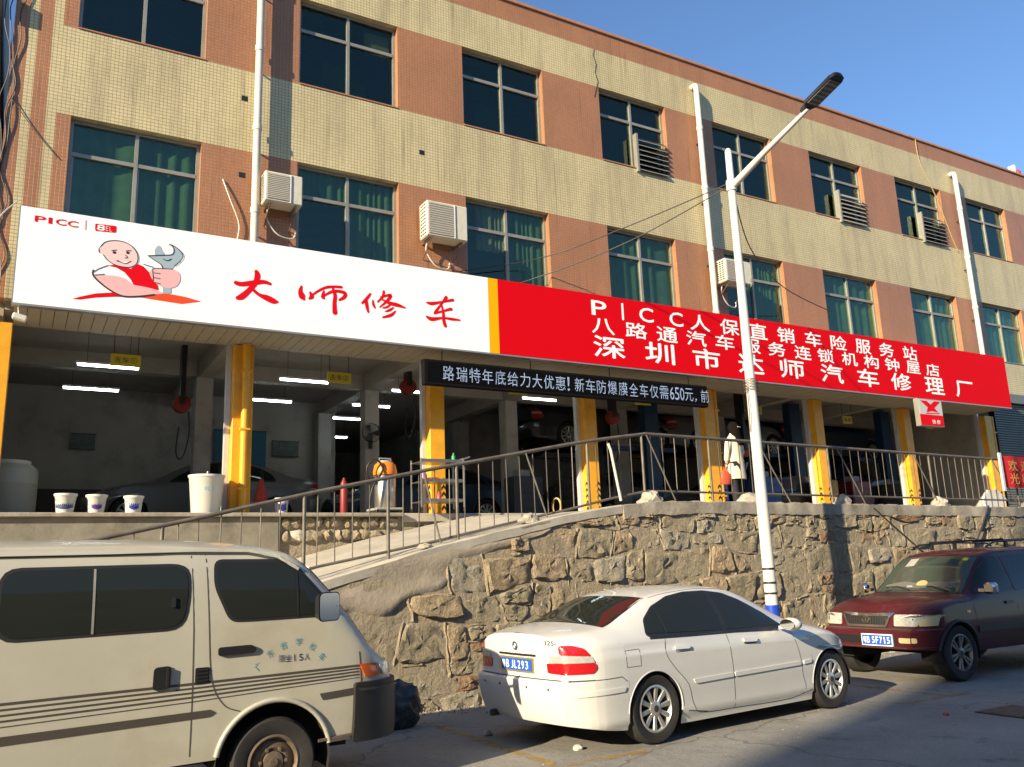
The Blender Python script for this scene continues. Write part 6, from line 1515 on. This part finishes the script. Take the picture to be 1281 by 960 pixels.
# hose reels under the beams
M_reel = mat("red_hose_reel", (.22, .02, .015), .5)
def reel(x, y, z, label):
    T = empty("hose_reel", (x, y, z), label, "hose reel", "red hose reels hanging in the garage")
    mb = MB(); mb.lathe([(.13, -.08), (.15, -.07), (.15, .07), (.13, .08)], n=22, axis='y'); mb.build("drum", M_reel, T, smooth=45)
    mb = MB(); mb.box(-.04, .04, -.11, .11, .0, 4.02-z); mb.build("bracket", M_blackm, T)
    mb = MB(); mb.tube([tuple(q) for q in cat_rom([(.12, 0, -.12), (.14, 0, -.5), (.08, .02, -.85), (.0, 0, -.95), (-.06, 0, -.8), (-.03, 0, -.4)], 4)], .012, 6); mb.build("hose", M_black, T, smooth=50)
reel(2.36, 15.4, 2.98, "red hose reel hanging in the leftmost bay left of the second column"); reel(6.25, 14.6, 3.42, "red hose reel hanging left of the third amber column")
reel(11.0, 14.6, 3.10, "red hose reel hanging right of the fourth amber column"); reel(14.35, 14.2, 2.45, "red hose reel behind the street lamp post")
mb = MB(); mb.lathe([(.17, 0), (.17, .02), (.12, .025), (.03, .40), (.01, .41)], n=20); T = tag(link("traffic_cone", mb.mesh("traffic_cone", mat("red_cone_plastic", (.55, .05, .02), .5), 40), None, (3.66, 15.0, PZ+.33)), "red traffic cone on a crate just right of the second amber column", "traffic cone")
mb = MB(); mb.box(3.42, 3.90, 14.8, 15.2, PZ, PZ+.325, .01); thing_mesh("crate", mb, mat("grey_crate", (.2, .2, .18), .7), (3.66, 15, PZ), "grey crate under the red traffic cone", "crate")
mb = MB(); mb.lathe([(.055, 0), (.06, .02), (.06, .50), (.03, .56), (.015, .60)], n=16); tag(link("fire_extinguisher", mb.mesh("fire_extinguisher", M_reel, 45), None, (4.58, FY+.15, PZ)), "red fire extinguisher on the platform edge between second and third columns", "fire extinguisher")
# wall fan on the pillar
T = empty("wall_fan", (6.15, 16.3, 2.8), "black wall fan on the inner pillar between second and third bays", "fan")
mb = MB(); mb.lathe([(.19, -.06), (.20, -.03), (.19, 0)], n=22, axis='y', cap=False); mb.build("cage", M_blackm, T)
for k in range(3):
    mb = MB(); a = 2*pi*k/3; mb.add([(0, -.03, 0), (.17*cos(a-.4), -.02, .17*sin(a-.4)), (.18*cos(a), -.035, .18*sin(a)), (.17*cos(a+.4), -.045, .17*sin(a+.4))], [(0, 1, 2, 3)]); mb.build("blade", M_black, T)
mb = MB(); mb.box(-.03, .03, -.02, .05, -.32, .0); mb.build("bracket", M_black, T)

# ---------------------------------------------------------------- vehicles in the garage
M_silver = mat("silver_car_paint", (.17, .17, .16), .35, .3, coat=.4); M_gcar = mat("dark_blue_car_paint", (.03, .05, .09), .3, coat=.5); M_bcar = mat("black_car_paint", (.02, .02, .022), .3, coat=.5); M_gold_c = mat("beige_car_paint", (.13, .12, .10), .35, coat=.4)
IC = sedan("parked_sedan", "silver saloon car parked in the leftmost garage bay behind the buckets", "car", M_silver, (4.55, 18.3, PZ), pi, False, "cars inside the garage")
def icar(loc, rz, paint, label, tilt=0):
    c = copy_tree(IC); c.location = loc; c.rotation_euler = (0, 0, rz); c["label"] = label
    for ch in c.children:
        if ch.data.materials and ch.data.materials[0] == M_silver:
            ch.material_slots[0].link = 'OBJECT'; ch.material_slots[0].material = paint
    return c
icar((9.3, 18.1, PZ), pi, M_gcar, "dark blue car in the shade of the third bay right of the tool trolley")
icar((12.6, 17.9, PZ), 0, M_gold_c, "beige-grey car in the fourth bay behind the corner of the railing")
icar((16.6, 15.6, PZ), pi*.5, M_bcar, "black car standing tail-out in the sixth bay")
icar((20.2, 15.8, PZ), pi*.5, M_gcar, "dark blue car in the last bay beside the end wall")
icar((11.3, 17.6, 2.75), 0, M_bcar, "black car raised on the lift in the fourth bay, underside near the ceiling")
icar((15.4, 17.6, 2.75), 0, M_silver, "silver car raised on the lift behind the street lamp post")
icar((19.6, 17.6, 2.75), 0, M_gcar, "dark blue car raised on the lift behind the red and white box sign")
M_lift = mat("blue_lift_paint", (.010, .035, .085), .45, var=.2)
for (x, lab) in ((12.55, "blue two-post car lift in the fourth bay"), (17.3, "blue two-post car lift in the sixth bay"), (20.9, "blue two-post car lift in the last bay")):
    T = empty("car_lift", (x, 15.3, PZ), lab, "car lift", "blue car lifts")
    for y in (0, 2.2):
        mb = MB(); mb.box(-.20, .20, y-.12, y+.12, 0, 3.0, .01); mb.build("post", M_lift, T)
        mb = MB(); mb.box(-1.0, .9, y-.05 if y else y+.121, (y+.05) if y else y+.22, 1.60, 1.70); mb.build("lift_arm", M_lift, T)

# workshop clutter along the back of the bays
def tyre_stack(x, y, n, where):
    for k in range(n):
        o = link("loose_tyre", WHEELS[('ten', .318, .215)][0], None, (x+random.uniform(-.02, .02), y, PZ+.11+k*.216)); o.rotation_euler = (pi/2, 0, random.uniform(0, 3))
        tag(o, ("bottom tyre of the stack " if k == 0 else ("top tyre of the stack " if k == n-1 else ("second tyre up in the stack " if k == 1 else "third tyre up in the stack ")))+where, "tyre", "stacked tyres in the garage")
tyre_stack(10.2, 15.2, 4, "beside the blue lift in the fourth bay"); tyre_stack(7.3, 15.4, 3, "behind the tool trolley"); tyre_stack(19.9, 14.6, 4, "in the last bay")
def cabinet(x, y, label, m):
    T = empty("tool_cabinet", (x, y, PZ), label, "tool cabinet"); mb = MB(); mb.box(-.35, .35, -.22, .22, .08, .95, .01); mb.build("carcass", m, T)
    for k in range(5): mb = MB(); mb.box(-.32, .32, -.235, -.222, .13+k*.16, .27+k*.16, .004); mb.build("drawer", m, T); 
    mb = MB(); mb.box(-.2, .1, -.12, .10, .952, 1.10, .01); mb.build("tool_box", M_gr_p, T)
cabinet(9.3, 15.6, "dark grey drawer cabinet with a tool box on top in the third bay", mat("grey_cabinet_paint", (.05, .05, .055), .4)); cabinet(15.3, 14.6, "blue drawer cabinet behind the railing in the fifth bay", mat("blue_cabinet_paint", (.02, .08, .25), .4))
cabinet(18.9, 14.9, "red drawer cabinet in the bay under the red and white box sign", mat("red_cabinet_paint", (.16, .02, .015), .4))
for (x, c, lab) in ((13.5, (.02, .08, .3), "blue oil drum behind the railing right of the woman"), (17.1, (.4, .25, .03), "amber oil drum in the sixth bay")):
    mb = MB(); mb.lathe([(.27, 0), (.285, .02), (.28, .3), (.29, .31), (.28, .32), (.28, .58), (.29, .59), (.28, .60), (.285, .86), (.27, .88), (.26, .86), (.01, .86)], n=26); tag(link("oil_drum", mb.mesh("oil_drum", mat("drum_paint_%d" % (c[0]*100), c, .45), 40), None, (x, 14.3, PZ)), lab, "oil drum")
for (x, z0_, w, lab) in ((4.2, 1.2, .5, "small white notice on the back wall below the blue board"), (12.0, 2.5, .7, "pale wall chart at the back of the fourth bay"), (14.9, 2.6, .8, "pale wall chart at the back of the fifth bay"), (18.0, 2.5, .8, "pale wall chart at the back of the sixth bay")):
    wall_board(x, x+w, z0_+.4, z0_+.85, 19.55, mat("pale_chart_paper", (.4, .4, .38), .7, var=.4, vscale=7), "wall_chart", lab, "poster")

# ---------------------------------------------------------------- red and white box sign, banner, camera
T = empty("box_sign", (18.2, 12.0, 2.86), "small square box sign, white over red, hanging below the right part of the long sign", "sign")
mb = MB(); mb.box(17.76, 18.64, 12.0, 12.12, 2.86, 3.50, .006); mb.build("housing", M_alu, T, world=True)
mb = MB(); mb.box(17.78, 18.62, 11.994, 11.999, 3.13, 3.48); f_ = mb.build("white_face", mat("dull_white_face", (.55, .54, .52), .5), T, world=True)
mb = MB(); mb.box(17.78, 18.62, 11.994, 11.999, 2.88, 3.128); f2 = mb.build("red_face", M_ink_r, T, world=True)
flat("arrow_emblem", M_ink_r, [[(17.83, 3.45), (18.08, 3.45), (18.2, 3.37), (18.35, 3.46), (18.58, 3.46), (18.33, 3.30), (18.45, 3.20), (18.22, 3.22), (18.02, 3.18), (18.08, 3.30)], [(18.0, 3.165), (18.5, 3.185), (18.5, 3.165), (18.0, 3.145)]], f_, 11.990)
letters("box_lettering", M_print_w, [('快', 18.25, 2.97), ('修', 18.42, 2.97)], f2, 11.990, .13, .10, .006)
mb = MB()
for x in (17.9, 18.5): mb.tube([(x, 12.06, 3.50), (x, 12.06, 3.56)], .01, 6)
mb.build("hanger", M_blackm, T, world=True)
T = empty("red_banner", (18.9, 10.72, 1.34), "red banner with gold writing tied to the railing at the right edge", "banner")
mb = MB(); n = 12; vs = []
for k in range(n+1): x = 18.36+1.6*k/n; vs += [(x, 10.69+.03*sin(k*1.3)+.035*k/n, 1.33), (x, 10.66+.03*sin(k*1.3+.5)+.035*k/n, 2.02)]
mb.add(vs, [(2*k, 2*k+2, 2*k+3, 2*k+1) for k in range(n)]); bn = mb.build("cloth", mat("red_banner_cloth", (.62, .02, .03), .8), T, smooth=True, world=True)
mb = MB(); mb.box(18.27, 18.345, 10.62, 10.66, 1.25, 2.07); mb.build("white_edge", M_white, T, world=True)
letters("banner_lettering", mat("gold_lettering", (.75, .45, .06), .6), [('欢', 18.68, 1.80), ('迎', 19.15, 1.80), ('光', 18.68, 1.52), ('临', 19.15, 1.52)], bn, 10.600, .34, .24, .012)
T = empty("security_camera", (-.15, 12.35, 3.42), "small white security camera under the left end of the canopy", "camera")
mb = MB(); mb.box(-.07, .10, -.05, .05, -.05, .03, .015); mb.xf(Matrix.Rotation(.25, 4, 'Y')); mb.build("camera_body", M_bw, T)
mb = MB(); mb.tube([(0, 0, .03), (-.01, 0, .14)], .012, 8); mb.build("bracket", M_bw, T)

# ---------------------------------------------------------------- person
M_coat = mat("cream_wool_coat", (.66, .58, .42), .9, var=.06, vscale=12); M_hair = mat("dark_hair", (.010, .008, .007), .95, spec=.02); M_skin_p = mat("skin", (.55, .33, .23), .6); M_trou = mat("black_trousers", (.016, .016, .020), .85)
def skin_obj(name, verts, edges, radii, m, par, sub=2, root=0):
    me = bpy.data.meshes.new(name); me.from_pydata(verts, edges, []); o = link(name, me, par)
    sk = o.modifiers.new("skin", 'SKIN'); sk.use_smooth_shade = True
    for i, r in enumerate(radii): me.skin_vertices[0].data[i].radius = (r, r) if not isinstance(r, tuple) else r
    for i in range(len(verts)): me.skin_vertices[0].data[i].use_root = (i == root)
    ss = o.modifiers.new("subdivision", 'SUBSURF'); ss.levels = ss.render_levels = sub
    dg = bpy.context.evaluated_depsgraph_get(); dg.update(); nm = bpy.data.meshes.new_from_object(o.evaluated_get(dg)); nm.materials.clear(); nm.materials.append(m)
    nm.polygons.foreach_set("use_smooth", [True]*len(nm.polygons)); o.modifiers.clear(); o.data = nm; nm.name = name; bpy.data.meshes.remove(me); return o
P = empty("person", (11.80, 11.9, .90), "woman seen from behind in a long cream coat and black trousers holding a red bag", "person", rz=.25)
bv = [(0, 0, .90), (0, 0, 1.12), (0, .01, 1.33), (0, .0, 1.42), (.02, -.01, 1.50), (.03, .0, 1.58), (.02, .0, 1.63),
      (-.16, 0, 1.33), (-.23, .01, 1.10), (-.22, .06, .88), (.16, 0, 1.33), (.23, -.02, 1.10), (.16, .16, 1.02),
      (-.09, 0, .84), (-.10, .01, .48), (-.11, -.03, .10), (-.11, .10, .05), (.09, 0, .84), (.11, .04, .48), (.12, .05, .10), (.13, .18, .05)]
be = [(0, 1), (1, 2), (2, 3), (3, 4), (4, 5), (5, 6), (2, 7), (7, 8), (8, 9), (2, 10), (10, 11), (11, 12), (0, 13), (13, 14), (14, 15), (15, 16), (0, 17), (17, 18), (18, 19), (19, 20)]
br_ = [.14, .12, .13, .05, .075, .085, .05, .055, .045, .032, .055, .045, .032, .09, .065, .045, .04, .09, .065, .045, .04]
body = skin_obj("body", bv, be, br_, M_skin_p, P)
# trousers and shoes
skin_obj("trousers", [(0, 0, .88), (-.09, 0, .82), (-.10, .01, .48), (-.11, -.03, .12), (.09, 0, .82), (.11, .04, .48), (.12, .05, .12)], [(0, 1), (1, 2), (2, 3), (0, 4), (4, 5), (5, 6)], [.15, .105, .078, .066, .105, .078, .066], M_trou, P)
skin_obj("shoe", [(-.11, -.05, .05), (-.11, .14, .035)], [(0, 1)], [.05, .042], M_black, P); skin_obj("shoe", [(.12, .03, .05), (.13, .22, .035)], [(0, 1)], [.05, .042], M_black, P)
# coat: flared shell with sleeves
mb = MB(); prof = [(.60, .215, .165), (.75, .205, .16), (.95, .19, .15), (1.12, .165, .13), (1.28, .185, .135), (1.38, .165, .115), (1.44, .09, .08), (1.48, .065, .065)]; n = 28; vs = []
for (z, a, b) in prof:
    for k in range(n): t = 2*pi*k/n; fo = 1+.035*sin(t*5+z*3)*(1.2-z); vs.append((a*fo*cos(t), b*fo*sin(t), z))
mb.add(vs, [(i*n+k, i*n+(k+1) % n, (i+1)*n+(k+1) % n, (i+1)*n+k) for i in range(len(prof)-1) for k in range(n)])
mb.build("coat", M_coat, P, smooth=60)
skin_obj("sleeve", [(-.14, 0, 1.36), (-.20, .0, 1.28), (-.245, .01, 1.10), (-.23, .055, .92)], [(0, 1), (1, 2), (2, 3)], [.07, .07, .058, .048], M_coat, P); skin_obj("sleeve", [(.14, 0, 1.36), (.20, 0, 1.28), (.245, -.02, 1.10), (.18, .13, 1.03)], [(0, 1), (1, 2), (2, 3)], [.07, .07, .058, .048], M_coat, P)
mb = MB(); n = 22; vs = []
for (z, a, b, dy) in ((1.24, .09, .035, -.13), (1.32, .12, .06, -.105), (1.44, .115, .085, -.055), (1.55, .108, .115, -.012), (1.63, .098, .108, .0), (1.69, .06, .07, .0), (1.71, .01, .01, 0)):
    for k in range(n): t = 2*pi*k/n; w = 1+.05*sin(t*7+z*9); vs.append((.025+a*w*cos(t), dy+b*w*sin(t), z))
mb.add(vs, [(i*n+k, i*n+(k+1) % n, (i+1)*n+(k+1) % n, (i+1)*n+k) for i in range(6) for k in range(n)]+[tuple(range(n))[::-1]]); mb.build("hair", M_hair, P, smooth=60)
mb = MB(); mb.box(-.02, .08, -.13, -.118, 1.585, 1.60, .003); mb.build("hair_clip", M_bw, P)
for sx, hx, hy, hz in ((-1, -.222, .065, .875), (1, .155, .17, 1.02)):       # hands: palm and five fingers
    vv = [(hx, hy, hz), (hx, hy+.008, hz-.05)]; ee = [(0, 1)]; rr = [.022, (.030, .016)]
    for q, (off, ln) in enumerate(((-.024, .055), (-.008, .065), (.008, .060), (.024, .048))):
        i0 = len(vv); vv += [(hx+off, hy+.012, hz-.062), (hx+off*1.05, hy+.022, hz-.062-ln*.6), (hx+off, hy+.010, hz-.062-ln)]; ee += [(1, i0), (i0, i0+1), (i0+1, i0+2)]; rr += [.009, .008, .0075]
    i0 = len(vv); vv += [(hx-sx*.03, hy+.02, hz-.02), (hx-sx*.045, hy+.03, hz-.055)]; ee += [(0, i0), (i0, i0+1)]; rr += [.010, .008]
    skin_obj("hand", vv, ee, rr, M_skin_p, P)
T = empty("red_bag", (11.72-.25, 11.86, .90+.50), "bright red-orange bag hanging from the woman's hand", "bag")
mb = MB(); mb.lathe([(.10, 0), (.125, .06), (.10, .20), (.03, .27)], n=18); mb.v = [(p[0]*1.1, p[1]*.5, p[2]) for p in mb.v]; mb.build("bag_body", mat("orange_red_bag", (.75, .09, .03), .6), T, smooth=50)
mb = MB(); mb.tube([(-.03, 0, .26), (-.02, 0, .33), (.02, 0, .33), (.03, 0, .26)], .006, 6); mb.build("bag_handle", mat("orange_red_bag", (.75, .09, .03), .6), T)

# ---------------------------------------------------------------- things on the ground
def sack(x, y, w, h, label, m, nm="rubbish_sack"):
    bm = bmesh.new(); bmesh.ops.create_icosphere(bm, subdivisions=4, radius=1); 
    for v in bm.verts:
        c = v.co; k = 1+.12*sin(c.x*7)*sin(c.z*6+1)+.06*sin(c.y*13+c.z*9); v.co = V((c.x*w*k, c.y*w*.7*k, (max(c.z, -.7)+.7)*h*.55*k))
    me = bpy.data.meshes.new(nm); bm.to_mesh(me); bm.free(); me.materials.append(m); me.polygons.foreach_set("use_smooth", [True]*len(me.polygons)); return tag(link(nm, me, None, (x, y, RZ)), label, "sack")
sack(3.75, 9.25, .30, .50, "dark bulging rubbish sack on the road against the wall, right of the minibus", mat("black_sack_plastic", (.02, .025, .03), .35, var=.5, vscale=6, bump=.02, bscale=9, dark=(.10, .12, .11), dscale=6, damt=.8))
M_peb = mat("pale_stone_chip", (.5, .48, .42), .9, var=.2)
for (x, y, r_, lab) in ((4.66, 7.02, .045, "pale stone lying on the road in front of the white saloon's rear bumper"), (4.35, 8.2, .05, "small dark stone on the yellow line left of the white saloon"), (8.55, 5.95, .03, "small reddish chip on the road near the shadow edge")):
    bm = bmesh.new(); bmesh.ops.create_icosphere(bm, subdivisions=2, radius=r_)
    for v in bm.verts: v.co = V((v.co.x*lr.uniform(.8, 1.3), v.co.y*lr.uniform(.8, 1.2), max(v.co.z, -r_*.4)*.8))
    me = bpy.data.meshes.new("road_stone"); bm.to_mesh(me); bm.free(); me.materials.append(M_peb if lab[0] == 'p' else (M_conc if 'dark' in lab else mat("red_chip", (.3, .09, .05), .9))); tag(link("road_stone", me, None, (x, y, RZ+r_*.3)), lab, "stone", "loose stones on the road")
# drain cover in the shaded road
T = empty("drain_cover", (9.25, 5.6, RZ), "dark square drain cover in the shaded road at the right", "drain cover")
mb = MB(); mb.box(-.34, .34, -.26, .26, .001, .010); mb.build("frame", M_blackm, T)
for k in range(9): mb = MB(); mb.box(-.30+k*.067, -.265+k*.067, -.22, .22, .011, .018); mb.build("grate_bar", M_steelw, T)
# grit gathered at the foot of the wall and over the road
gm = MB(); gr = random.Random(3)
for i in range(2600):
    if i < 1500: x = gr.uniform(2, 18); y = wall_y(x)-.02-abs(gr.gauss(0, .22)); s_ = gr.uniform(.006, .035)
    else: x = gr.uniform(1.5, 14); y = gr.uniform(4.5, 10); s_ = gr.uniform(.004, .012)
    p = [(gr.uniform(-1, 1)*s_, gr.uniform(-1, 1)*s_, 0) for _ in range(3)]; gm.add([(x+q[0], y+q[1], RZ+.001) for q in p]+[(x, y, RZ+s_*.8)], [(0, 1, 3), (1, 2, 3), (2, 0, 3)])
tag(gm.build("grit", M_conc), kind="stuff")

# ---------------------------------------------------------------- neighbours and the other side of the street
M_bs = [mat("street_building_render_a", (.42, .37, .29), .9, var=.1), mat("street_building_render_b", (.36, .33, .30), .9, var=.1), mat("street_building_render_c", (.45, .32, .22), .9, var=.1)]
M_wd = mat("distant_window_glass", (.03, .04, .05), .1)
def block(x0, x1, y0, y1, h, m, label, face=1):
    T = empty("street_building", ((x0+x1)/2, (y0+y1)/2, RZ), label, "building")
    mb = MB(); mb.box(x0, x1, y0, y1, RZ, RZ+h); mb.build("walls", m, T, world=True)
    mb = MB(); mb.box(x0-.2, x1+.2, y0-.2, y1+.2, RZ+h, RZ+h+.4); mb.build("parapet", m, T, world=True)
    z = RZ+1.2
    wm = None
    while z+1.8 < RZ+h:
        x = x0+1
        while x+1.6 < x1:
            if wm is None: b_ = MB(); b_.box(0, 1.6, 0, .06, 0, 1.5); wm = b_.mesh("window", M_wd)
            link("window", wm, T, (x-(x0+x1)/2, (y1+.0 if face > 0 else y0-.06)-(y0+y1)/2, z-RZ)); x += 3.2
        z += 3.2
block(-45, -33, -44, -12.6, 32, M_bs[0], "tall plain building far down the street behind the camera at left")
block(-24, -8, -30, -14, 10, M_bs[1], "grey building across the street behind the camera")
block(-6, 12, -30, -13, 11, M_bs[2], "terracotta building across the street behind the camera")
block(14, 34, -30, -13.5, 9.5, M_bs[0], "cream building across the street towards the right")
# left neighbour: eave and wall seen in the top left corner
T = empty("neighbour_house", (-4.5, 16, RZ), "grey neighbouring building with an overhanging eave in the top left corner", "building")
mb = MB(); mb.box(-9, -1.6, 14.6, 24, RZ, 8.3); mb.build("wall", M_bs[1], T, world=True)
mb = MB(); mb.box(-9, -.75, 13.0, 24, 8.32, 8.6); mb.build("eave", mat("grey_eave", (.16, .15, .14), .9), T, world=True)
mb = MB(); mb.box(-8.8, -.95, 13.5, 24, 8.62, 12.5); mb.build("upper_wall", mat("grey_upper_wall", (.2, .19, .18), .9, var=.1), T, world=True)
